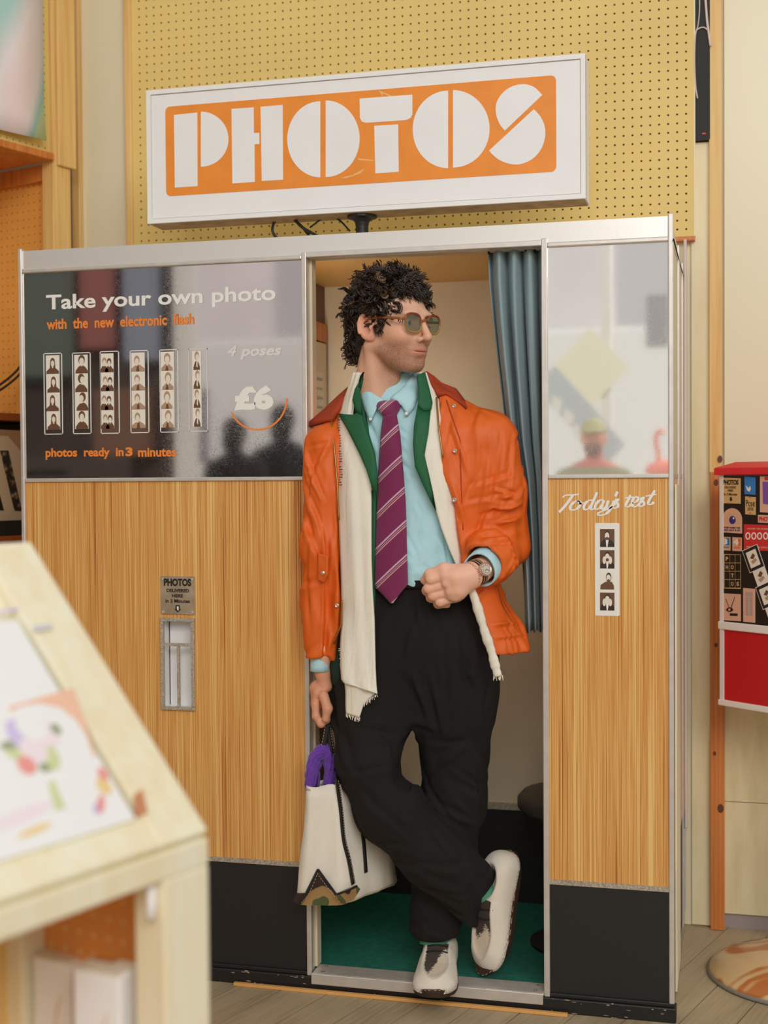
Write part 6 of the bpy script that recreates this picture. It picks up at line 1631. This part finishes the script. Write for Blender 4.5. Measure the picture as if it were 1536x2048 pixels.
def lens_outline(s, sc=1.0, n=28):
    o = []
    for i in range(n):
        t = 2*math.pi*i/n; ct, st_ = math.cos(t), math.sin(t); e = 2/2.7
        x = abs(ct)**e*(1 if ct > 0 else -1)*.0255*sc; z = abs(st_)**e*(1 if st_ > 0 else -1)*.0225*sc
        x += .0022*(z/.022)   # wider at the top outer corner
        o.append((s*(.0370+x), .0075+z))
    return o
fm = MB()
for s in (1, -1):
    o = lens_outline(s); fm.tube([G(*q) for q in o]+[G(*o[0])], .0026, 8, cap=False)
br = [G(.0118, .011), G(.006, .016, GA+.003), G(0, .017, GA+.004), G(-.006, .016, GA+.003), G(-.0118, .011)]
fm2 = MB(); fm2.tube(br, .0030, 8)
glasses = fm.build('sunglasses', 'frame_amber', person, smooth=True); tag(glasses, 'amber-framed sunglasses with green tinted lenses')
fm2.build('bridge', 'frame_amber', glasses, smooth=True)
for s in (1, -1):
    o = lens_outline(s, .97); m = MB(); k = len(o)
    c0 = G(s*.0370, .0075); m.add([G(*q) for q in o]+[c0+HF*.0015], [(i, (i+1) % k, k) for i in range(k)]); m.build('lens', 'lens_tint', glasses, smooth=True)
    T = [G(s*.064, .015), HL(.092, s*.0735, .016), HL(.07, s*.0765, .017), HL(.035, s*.0785, .018), HL(-.004, s*.0800, .016), HL(-.018, s*.081, .004)]
    m = MB(); m.tube(T, [.0032, .0034, .0032, .003, .0028, .002], 8, flat=.55, up=(0, 0, 1)); m.build('temple_arm', 'frame_amber', glasses, smooth=True)

# ------------------------------------------------------------------ watch, bracelet
wc = H(952, 1146, -.138); wd = H(930, 1152, -.165)-H(966, 1138, -.115); wd /= np.linalg.norm(wd)
wx = np.cross(wd, UP); wx /= np.linalg.norm(wx); wy = np.cross(wd, wx)
def ringband(c, d, r, w, m, nm, par, th=.0022, a0=0, a1=360, mats=None):
    x = np.cross(d, UP); x /= np.linalg.norm(x); y = np.cross(d, x); n = 36; mb = MB(); k = 7
    rows = []
    for i in range(n+1):
        q = math.radians(a0+(a1-a0)*i/n); rows.append([c+d*(w*(j/(k-1)-.5))+(x*math.cos(q)+y*math.sin(q))*r for j in range(k)])
    mb.grid(np.array(rows)); mb.mi = [j % (k-1) for _ in range(n) for j in range(k-1)]
    return mb.build(nm, m, par, smooth=True, solid=th)
mat('strap_black', (.014, .012, .011, 1), .6); mat('strap_tan', alb(176, 122, 84), .6); mat('watch_steel', alb(190, 170, 156), .25, metal=.7); mat('watch_dial', alb(188, 172, 160), .3)
watch = ringband(wc, wd, .0312, .016, ['strap_black', 'strap_tan', 'strap_black', 'strap_black', 'strap_tan', 'strap_black'], 'watch', person)
tag(watch, 'wristwatch on a black and tan striped strap')
vd = CAM-wc; vd -= wd*np.dot(vd, wd); vd /= np.linalg.norm(vd); vs = np.cross(wd, vd)
def disc(c, n_, r, t, m, nm, par, seg=28):
    x = np.cross(n_, UP); x /= np.linalg.norm(x); y = np.cross(n_, x); mb = MB()
    mb.loft([[c+n_*z+(x*math.cos(q)+y*math.sin(q))*rr for q in np.linspace(0, 2*math.pi, seg, endpoint=False)] for rr, z in ((r, 0), (r, t*.7), (r*.9, t), (r*.82, t*.92))]); return mb.build(nm, m, par)
wn = vd*.94-UP*.0+wd*.1; wn /= np.linalg.norm(wn)
cb = wc+vd*.0315
case = disc(cb, wn, .0165, .008, 'watch_steel', 'case', watch)
disc(cb+wn*.0076, wn, .0130, .0006, 'watch_dial', 'dial', case)
x_ = np.cross(wn, UP); x_ /= np.linalg.norm(x_); y_ = np.cross(wn, x_)
for k in range(12):
    q = k*math.pi/6; c = cb+wn*.0086+(x_*math.cos(q)+y_*math.sin(q))*.0098; dd = (x_*math.cos(q)+y_*math.sin(q)); ss = np.cross(wn, dd)
    MB().obox(c-dd*.0014-ss*.0005, dd*.0028, ss*.001, wn*.0004).build('marker', 'strap_black', case)
for q, ln in ((.9, .006), (2.6, .009)):
    dd = x_*math.cos(q)+y_*math.sin(q); ss = np.cross(wn, dd); MB().obox(cb+wn*.009-ss*.0005, dd*ln, ss*.001, wn*.0004).build('hand', 'strap_black', case)
brc = H(940, 1150, -.149); x = np.cross(wd, UP); x /= np.linalg.norm(x); y = np.cross(wd, x)
bm = MB()
for i in range(44):
    q = 2*math.pi*i/44; c = brc+(x*math.cos(q)+y*math.sin(q))*.0305; t = -x*math.sin(q)+y*math.cos(q)
    bm.tube([c-t*.0028+wd*(.0012 if i % 2 else -.0012), c+t*.0028+wd*(-.0012 if i % 2 else .0012)], .0017, 6)
mat('bracelet_metal', alb(196, 158, 138), .3, metal=.6); bm.build('bracelet', 'bracelet_metal', person, smooth=True, kind='stuff')

# ------------------------------------------------------------------ shoes
mat('sole_dark', alb(46, 30, 22), .7, bump=.3, bscale=200); mat('stitch', alb(176, 140, 96), .7); mat('lace_black', (.014, .012, .011, 1), .7)
def shoe(name, toe, fwd, up, L=.305, label=None, tw=1.):
    fwd = np.array(fwd, float); fwd /= np.linalg.norm(fwd); up = np.array(up, float); up -= fwd*(up@fwd); up /= np.linalg.norm(up); rt = np.cross(fwd, up)
    O = np.array(toe)-fwd*L/2            # centre of the sole, ground level
    h = .0024
    X, Y, Z, ax = grid3((-.075, -L/2-.02, -.01), (.075, L/2+.02, .125), h); p = (X, Y, Z)
    def outline(g): # plan: wide toe, waisted middle
        w = np.interp(Y, [-L/2, -L/2+.03, -.03, .06, L/2-.05, L/2], [.036, .040, .040, .053, .054, .042]).astype(np.float32)+g
        yy = np.abs(Y)-(L/2+g)
        return smax(np.abs(X)-w, yy, .035)
    hgt = np.interp(Y, [-L/2, -.10, -.05, .0, .05, .10, L/2], [.080, .090, .088, .080, .060, .050, .034]).astype(np.float32)
    body_ = smax(outline(.004), (Z-hgt)*.9, .045); body_ = smax(body_, .016-Z, .004)
    # ankle opening
    body_ = smax(body_, -s_ell(p, (0, -.075, .105), (.030, .052, .045)), .006)
    # apron ridge
    r = np.sqrt((X/.034)**2+((Y-.055)/.066)**2); ridge = np.where(Y > .045, np.abs(r-1)*.030, np.abs(np.abs(X)-.034+.06*np.maximum(0, .045-Y)))
    body_ = body_-.0042*np.exp(-(ridge/.006)**2)*(Y > -.03)*(Z > .02)
    P, Q = nets(body_, ax); P = relax(P, Q, 1, .4)
    x, y, z = P.T; n = np.random.RandomState(3).rand(len(P))
    C = np.tile(sarr(206, 198, 184), (len(P), 1))
    r = np.sqrt((x/.030)**2+((y-.055)/.066)**2); ina = ((r < .92) & (y > .045)) | ((np.abs(x) < .027) & (y <= .045) & (y > -.03))
    C = blend(C, ina*(.35+.25*n), sarr(186, 160, 128))
    patch = ina & ((y < .052+.03*np.sin(x*90)+.02*(n-.5)+(x*tw)*.9) & (z > .03))
    C = blend(C, patch*.95, sarr(40, 24, 18))
    C = blend(C, np.exp(-(((z-.020)/.007)**2))*.6*(n > .35), sarr(60, 36, 24))
    C = blend(C, (np.abs(r-1) < .06)*(y > .03)*.25, sarr(140, 112, 84))
    Wd = O+P[:, :1]*rt+P[:, 1:2]*fwd+P[:, 2:3]*up
    if np.dot(np.cross(rt, fwd), up) < 0: Q = Q[:, ::-1]
    so = raw_mesh(name, Wd, Q, 'cowhide', person, C)
    if label: tag(so, label)
    m = MB(); n_ = 60; rings = []
    ys = []
    def ol(t, g):
        ang = 2*math.pi*t; yy = math.sin(ang)*(L/2+g); w = np.interp(yy, [-L/2-g, -L/2+.03, -.03, .06, L/2-.05, L/2+g], [.030, .040, .040, .053, .054, .036])+g
        sg = abs(math.cos(ang))**.7*(1 if math.cos(ang) > 0 else -1); return (sg*w, yy)
    for zz, g in ((0, .001), (.002, .006), (.014, .007), (.019, .006), (.020, .0)):
        rings.append([O+rt*a+fwd*b+up*(zz+(.010*max(0, (b-.09)/.06)**2 if zz > .001 else .010*max(0, (b-.09)/.06)**2)) for a, b in [ol(i/n_, g) for i in range(n_)]])
    m.loft(rings); m.build('sole', 'sole_dark', so, smooth=False)
    st = MB()
    for i in range(70):
        if i % 2: continue
        a, b = ol(i/70, .0065); a2, b2 = ol((i+1.0)/70, .0065); zz = .0185+.010*max(0, (b-.09)/.06)**2
        st.tube([O+rt*a+fwd*b+up*zz, O+rt*a2+fwd*b2+up*zz], .0008, 4)
    st.build('stitching', 'stitch', so, kind='stuff')
    for yy in (-.012, .012):
        zz = float(np.interp(yy, [-.05, 0, .05], [.088, .080, .060])); la = MB()
        la.tube([O+rt*q+fwd*(yy+.006*(1-(q/.034)**2))+up*(zz+.0045-9*q*q) for q in np.linspace(-.034, .034, 13)], .0016, 6); la.build('lace', 'lace_black', so, smooth=True)
    return so, O, rt, fwd, up
toe1 = PZ(865, 2006, FZ); toe1[2] = FZ+.0015
s1 = shoe('shoe', toe1, (.13, -.99, 0), (0, 0, 1), label='white cow-hair moccasin shoe planted on the threshold')
toe2 = PY(962, 1952, .055); heel2 = PY(1010, 1728, .110)
f2 = toe2-heel2; toe2 = toe2+np.array([0, 0, .004])
s2 = shoe('shoe', toe2+np.array([.018, .02, .0]), f2, -Rh*.78+Tc*.70+UP*.1, label='white cow-hair moccasin shoe raised on its toe', tw=-1.)
# socks
mat('sock_green', alb(70, 132, 104), .8)
MB().tube([PY(868, 1890, .055), PY(870, 1850, .070), PY(872, 1800, .075)], [.038, .036, .036], 16).build('sock', 'sock_green', person, smooth=True)
MB().tube([PY(985, 1810, .085), PY(965, 1780, .06)], [.028, .03], 16).build('sock', 'sock_green', person, smooth=True)
# ------------------------------------------------------------------ tote bag with purple knit scarf
mat('canvas', alb(214, 207, 194), .8, bump=.35, bscale=500, var=.03, vscale=12)
mat('webbing', (.015, .013, .012, 1), .7, bump=.3, bscale=600); mat('thread', alb(186, 168, 138), .7)
def camomat():
    m, nt, b = newmat('camo'); L = nt.links
    tc = nt.nodes.new('ShaderNodeTexCoord'); n = nt.nodes.new('ShaderNodeTexNoise'); n.inputs['Scale'].default_value = 17; n.inputs['Detail'].default_value = .6
    r = ramp(nt, [(0, alb(46, 32, 24)), (.44, alb(44, 30, 22)), (.46, alb(138, 108, 64)), (.62, alb(146, 116, 70)), (.64, alb(70, 78, 44))]); L.new(tc.outputs['Object'], n.inputs['Vector']); L.new(n.outputs['Fac'], r.inputs['Fac']); L.new(r.outputs['Color'], b.inputs['Base Color']); b.inputs['Roughness'].default_value = .8
camomat()
bag = thing('tote_bag', 'cream canvas tote bag with camouflage base held by the person in orange', 'bag', tuple(PY(650, 1806, -.02)))
BL = np.array([.42, .907, 0.]); BL /= np.linalg.norm(BL)      # length of the bag, into the booth
yb0 = -.105
# end face in photo pixels: (v, u_left, u_right)
rows = [(1572, 615, 672), (1600, 614, 674), (1660, 611, 679), (1700, 605, 683), (1740, 599, 686), (1775, 594, 688), (1800, 590, 690), (1808, 600, 684)]
LB = .20
def bagpt(v, ul, ur, s, k, inset=0.):
    """s across 0..1, k along 0..1"""
    p = PY(ul+(ur-ul)*s, v, yb0); b = .012*math.sin(math.pi*k)
    return p+BL*LB*k
B_ = MB(); nc = 7; nk = 9
R_ = []
for v, ul, ur in rows:
    loop = [bagpt(v, ul, ur, i/nc, 0) for i in range(nc)]+[bagpt(v, ul, ur, 1, j/nk) for j in range(nk)]+[bagpt(v, ul, ur, 1-i/nc, 1) for i in range(nc)]+[bagpt(v, ul, ur, 0, 1-j/nk) for j in range(nk)]
    c = sum(loop)/len(loop); t = (v-1572)/236
    out = []
    for i, q in enumerate(loop):
        d = q-c; d[2] = 0
        out.append(q+d*.05*math.sin(i*1.7+v*.02)*t+np.array([0, 0, -.004*math.sin(i*.8)*(v < 1580)]))
    R_.append(out)
RB = [r for r in R_]
B_.loft(RB, True, (False, True)); bo = B_.build('canvas_body', 'canvas', bag, smooth=True, solid=.003, soff=-1)
# turned top hem
hm = MB(); top = RB[0]; c = sum(top)/len(top)
hm.loft([[q+(q-c)*.02+np.array([0, 0, .001]) for q in top], [q+(q-c)*.02 for q in [a*.72+b*.28 for a, b in zip(top, RB[1])]]], True, (False, False)); hm.build('top_hem', 'canvas', bag, smooth=True, solid=.002)
def endp(u, v, off=.004): 
    p = PY(u, v, yb0-off); return p
def sidep(u, v, off=.003):
    """point on the long right-hand side of the bag"""
    rl = [(r[0], r[2]) for r in rows]
    # side plane through right edge line (v,u) extruded along BL: intersect the ray
    a = PY(np.interp(1600, [q[0] for q in rl], [q[1] for q in rl]), 1600, yb0); b_ = PY(690, 1800, yb0)
    n = np.cross(b_-a, BL); n /= np.linalg.norm(n); n = n if n[0] > 0 else -n
    o = a+n*off; d = ray(u, v); return CAM+d*(np.dot(o-CAM, n)/np.dot(d, n))
def flat_patch(name, pts, fn, m, th=.002, off=.004):
    P = [fn(u, v, off) for u, v in pts]; c = sum(P)/len(P); k = len(P)
    return MB().add(P+[c], [(i, (i+1) % k, k) for i in range(k)]).build(name, m, bag, solid=th, soff=0)
flat_patch('camo_base', [(592, 1786), (612, 1786), (635, 1742), (672, 1788), (690, 1802), (688, 1808), (660, 1811), (600, 1809), (586, 1804)], endp, 'camo', off=.010)
flat_patch('camo_base', [(672, 1789), (714, 1772), (720, 1778), (708, 1798), (690, 1808), (684, 1806)], sidep, 'camo', off=.010)
flat_patch('base_binding', [(610, 1786), (634, 1738), (638, 1743), (616, 1790), (600, 1806), (596, 1806)], endp, 'webbing', off=.013)
flat_patch('base_binding', [(634, 1738), (638, 1738), (674, 1788), (671, 1791)], endp, 'webbing', off=.013)
flat_patch('base_binding', [(672, 1787), (714, 1770), (715, 1774), (674, 1791)], sidep, 'webbing', off=.013)
def strap(pts, fn, w, m='webbing', nm='strap', off=.006):
    P = [fn(u, v, off) if fn else np.array((u, v, off)) for u, v in pts]
    mb = MB(); L = []; Rr = []
    return P
def ribbon3(P, wid, nrm, m, nm, par, th=.0022):
    P = cable(P, 0, 0); n = len(P); rows_ = []
    for i in range(n):
        t = P[min(i+1, n-1)]-P[max(i-1, 0)]; t /= np.linalg.norm(t)+1e-9; s = np.cross(t, nrm); s /= np.linalg.norm(s); rows_.append([P[i]-s*wid/2, P[i], P[i]+s*wid/2])
    return MB().grid(np.array(rows_)).build(nm, m, par, smooth=True, solid=th)
sdn = np.array([.9, -.4, 0]); sdn /= np.linalg.norm(sdn)
sp_ = [sidep(u, v, .006) for u, v in ((674, 1560), (682, 1620), (688, 1680), (698, 1720), (707, 1768))]
hd_ = [PY(657, 1440, -.060), PY(660, 1470, -.062), PY(666, 1505, -.065), PY(672, 1540, -.06)]
ribbon3(hd_+sp_, .013, sdn, 'webbing', 'strap', bag)
hd2 = [PY(655, 1440, -.070), PY(650, 1475, -.072), PY(641, 1510, -.078), PY(632, 1545, -.085), PY(628, 1580, -.09)]
ribbon3(hd2, .014, np.array([.2, -1., 0]), 'webbing', 'strap', bag)
far = [sidep(u, v, .006) for u, v in ((722, 1640), (728, 1690), (732, 1745))]
ribbon3(far, .012, sdn, 'webbing', 'strap', bag)
th = MB()
def stitch_line(P, r=.0006):
    P = cable(P, 0, 0)
    for i in range(0, len(P)-1): 
        a, b = P[i], P[i+1]; m_ = max(1, int(np.linalg.norm(b-a)/.005))
        for k in range(m_): th.tube([a+(b-a)*(k+.1)/m_, a+(b-a)*(k+.65)/m_], r, 4)
off_ = np.array([0, -.0025, 0])
stitch_line([q+off_-np.array([.0045, 0, 0]) for q in sp_]); stitch_line([q+off_+np.array([.0045, 0, 0]) for q in sp_])
stitch_line([q+off_-np.array([.004, 0, 0]) for q in hd2]); stitch_line([q+off_+np.array([.004, 0, 0]) for q in hd_])
stitch_line([endp(u, v, .017) for u, v in ((603, 1806), (619, 1785), (635, 1748))]); stitch_line([endp(u, v, .017) for u, v in ((634, 1746), (655, 1775), (680, 1806))]); stitch_line([sidep(u, v, .017) for u, v in ((674, 1786), (695, 1779), (714, 1768))])
th.build('stitching', 'thread', bag, kind='stuff')

def knitmat():
    m, nt, b = newmat('knit_purple'); L = nt.links; b.inputs['Base Color'].default_value = alb(92, 44, 150); b.inputs['Roughness'].default_value = .85; b.inputs['Sheen Weight'].default_value = .5
knitmat()
ks = [PY(u, v, y) for u, v, y in ((628, 1600, -.06), (625, 1570, -.075), (626, 1540, -.080), (634, 1512, -.075), (646, 1502, -.065), (658, 1512, -.055), (663, 1540, -.05), (662, 1572, -.05), (660, 1600, -.045))]
K_ = cable(ks, 0, 0); km = MB(); n = len(K_)
# bundle of plaited yarns following the loop
for s in range(11):
    q = []
    for i, c in enumerate(K_):
        t = K_[min(i+1, n-1)]-K_[max(i-1, 0)]; t /= np.linalg.norm(t); a = np.cross(t, [0, 1., 0]); a /= np.linalg.norm(a); b_ = np.cross(t, a)
        an = s*2*math.pi/11+i*.09; rr = .0135+.001*math.sin(i*1.1+s); q.append(c+a*rr*math.cos(an)+b_*rr*1.9*math.sin(an))
    km.tube(q, [.0044+.0008*math.sin(i*2.0+s*1.3) for i in range(n)], 7)
km.build('knit_scarf', 'knit_purple', smooth=True, label='purple chunky knit scarf folded into the top of the tote bag', cat='scarf')
# ------------------------------------------------------------------ people outside the shop window, seen only in the reflections
def bystander(label, head_top, coat, skin_c, hair_c, cap=None, scarf_c=None, legs_c=(60, 58, 60), away=False):
    """standing figure facing the shop; head_top: point at the crown"""
    o = np.array([head_top[0], head_top[1], 0.]); Hh = head_top[2]; s = Hh/1.78
    t = thing('person', label, 'person', tuple(o), 'people outside the shop window')
    X, Y, Z, ax = grid3((-.36*s, -.2*s, -.02), (.36*s, .24*s, Hh+.06), .012); p = (X, Y, Z); q = (np.abs(X), Y, Z)
    hc = Hh-.115*s
    F = s_ell(p, (0, .01, hc), (.076*s, .095*s, .115*s)); F = smin(F, s_ell(p, (0, .095*s, hc-.02*s), (.015*s, .022*s, .022*s)), .015)
    F = smin(F, s_ell(q, (.08*s, .0, hc-.01*s), (.012*s, .02*s, .032*s)), .01)
    F = smin(F, s_cap(p, (0, -.01, hc-.08*s), (0, -.01, hc-.2*s), .055*s, .06*s), .02)
    body_ = smin(s_ell(p, (0, 0, 1.25*s), (.19*s, .12*s, .26*s)), s_ell(p, (0, 0, .98*s), (.17*s, .12*s, .22*s)), .1)
    body_ = smin(body_, s_cap(q, (.08*s, 0, 1.44*s), (.17*s, 0, 1.40*s), .06*s, .06*s), .06)
    body_ = smin(body_, s_chain(q, [(.20*s, 0, 1.39*s), (.25*s, 0, 1.10*s), (.22*s, .08*s, .88*s)], [.062*s, .05*s, .036*s], .03), .03)
    hand = s_chain(q, [(.22*s, .09*s, .86*s), (.215*s, .11*s, .80*s)], [.036*s, .03*s], .02); 
    for k in range(4): hand = smin(hand, s_cap(q, ((.200+.012*k)*s, .115*s, .80*s), ((.200+.012*k)*s, .12*s, .74*s+.006*abs(k-1)), .010*s, .008*s), .006)
    legs = s_chain(q, [(.09*s, 0, .92*s), (.10*s, .02*s, .5*s), (.10*s, 0, .09*s)], [.10*s, .075*s, .06*s], .04); legs = smin(legs, s_ell(q, (.10*s, .06*s, .04), (.05*s, .13*s, .05)), .02)
    A = smin(smin(smin(F, body_, .02), legs, .03), hand, .02)
    P, Q = nets(A, ax); P = relax(P, Q, 1); z = P[:, 2]; 
    C = np.tile(sarr(*coat), (len(P), 1)); C[z < .80*s] = sarr(*legs_c); C[z < .075] = sarr(30, 26, 24)
    skn = z > hc-.13*s; C[skn] = sarr(*skin_c)
    C[(np.abs(P[:, 0]) > .18*s) & (z < .86*s) & (z > .70*s)] = sarr(*skin_c)
    if scarf_c: C[(z > hc-.20*s) & (z < hc-.10*s)] = sarr(*scarf_c)
    fl_ = np.array([1, -1 if away else 1, 1]); rv = (lambda q: q[:, ::-1]) if away else (lambda q: q)
    raw_mesh('body', P*fl_+o, rv(Q), 'plain_tint', t, C)
    X, Y, Z, ax = grid3((-.14*s, -.16*s, hc-.16*s), (.14*s, .22*s, Hh+.05), .009); p = (X, Y, Z)
    if cap:
        G_ = smin(np.maximum(s_ell(p, (0, 0, hc+.02*s), (.092*s, .108*s, .112*s)), hc+.03*s-Z), np.maximum(s_ell(p, (0, .12*s, hc+.035*s), (.08*s, .08*s, .012*s)), -Y), .01)
        P, Q = nets(G_, ax); raw_mesh('cap', P+o, Q, 'plain_tint', t, np.tile(sarr(*cap), (len(P), 1)))
        Bd = np.maximum(s_ell(p, (0, .05*s, hc-.07*s), (.062*s, .06*s, .055*s)), .02*s-Y); P, Q = nets(Bd, ax); raw_mesh('beard', P+o, Q, 'plain_tint', t, np.tile(sarr(*hair_c), (len(P), 1)))
    else:
        G_ = np.maximum(s_ell(p, (0, -.012*s, hc+.012*s), (.098*s, .112*s, .122*s)), np.minimum(Y-.02*s, hc+.05*s-Z)); G_ = smin(G_, s_ell(p, (0, -.05*s, hc-.08*s), (.09*s, .06*s, .10*s)), .02)
        P, Q = nets(G_, ax); raw_mesh('hair', P*fl_+o, rv(Q), 'plain_tint', t, np.tile(sarr(*hair_c), (len(P), 1)))
    return t
bystander('left of two dark-coated people reflected in the black glass panel', reflp(470, 838, -6.9), (40, 38, 42), (176, 130, 108), (36, 28, 24), away=True)
bystander('right of two dark-coated people reflected in the black glass panel', reflp(566, 812, -7.6), (30, 30, 34), (176, 130, 108), (30, 24, 22), away=True)
bystander('person in a khaki cap and olive jacket reflected in the mirror', reflp(1187, 840, -5.3), (120, 118, 84), (206, 140, 112), (110, 62, 44), cap=(150, 146, 100), scarf_c=(176, 90, 80))
fl = thing('flamingo_ornament', 'pink flamingo ornament on the window sill seen at the mirror edge', 'ornament', tuple(reflp(1315, 945, -5.8)))
mat('flamingo_pink', alb(222, 110, 92), .5)
fb = reflp(1318, 935, -5.8)
MB().tube(cable([reflp(u, v, -5.8) for u, v in ((1318, 930), (1316, 905), (1312, 885), (1314, 868), (1322, 862), (1328, 868))], 0, 0), .016, 10).build('neck', 'flamingo_pink', fl, smooth=True)
X, Y, Z, ax = grid3(fb-.2, fb+.2, .01); P, Q = nets(smin(s_ell((X, Y, Z), fb+np.array([.05, 0, -.02]), (.14, .06, .07)), s_ell((X, Y, Z), fb+np.array([.15, 0, .0]), (.06, .03, .03)), .03), ax); raw_mesh('body', P, Q, 'flamingo_pink', fl)
MB().tube([fb+np.array([.04, 0, -.07]), np.array([fb[0]+.04, -5.8, .0])], .008, 8).build('leg', 'flamingo_pink', fl)
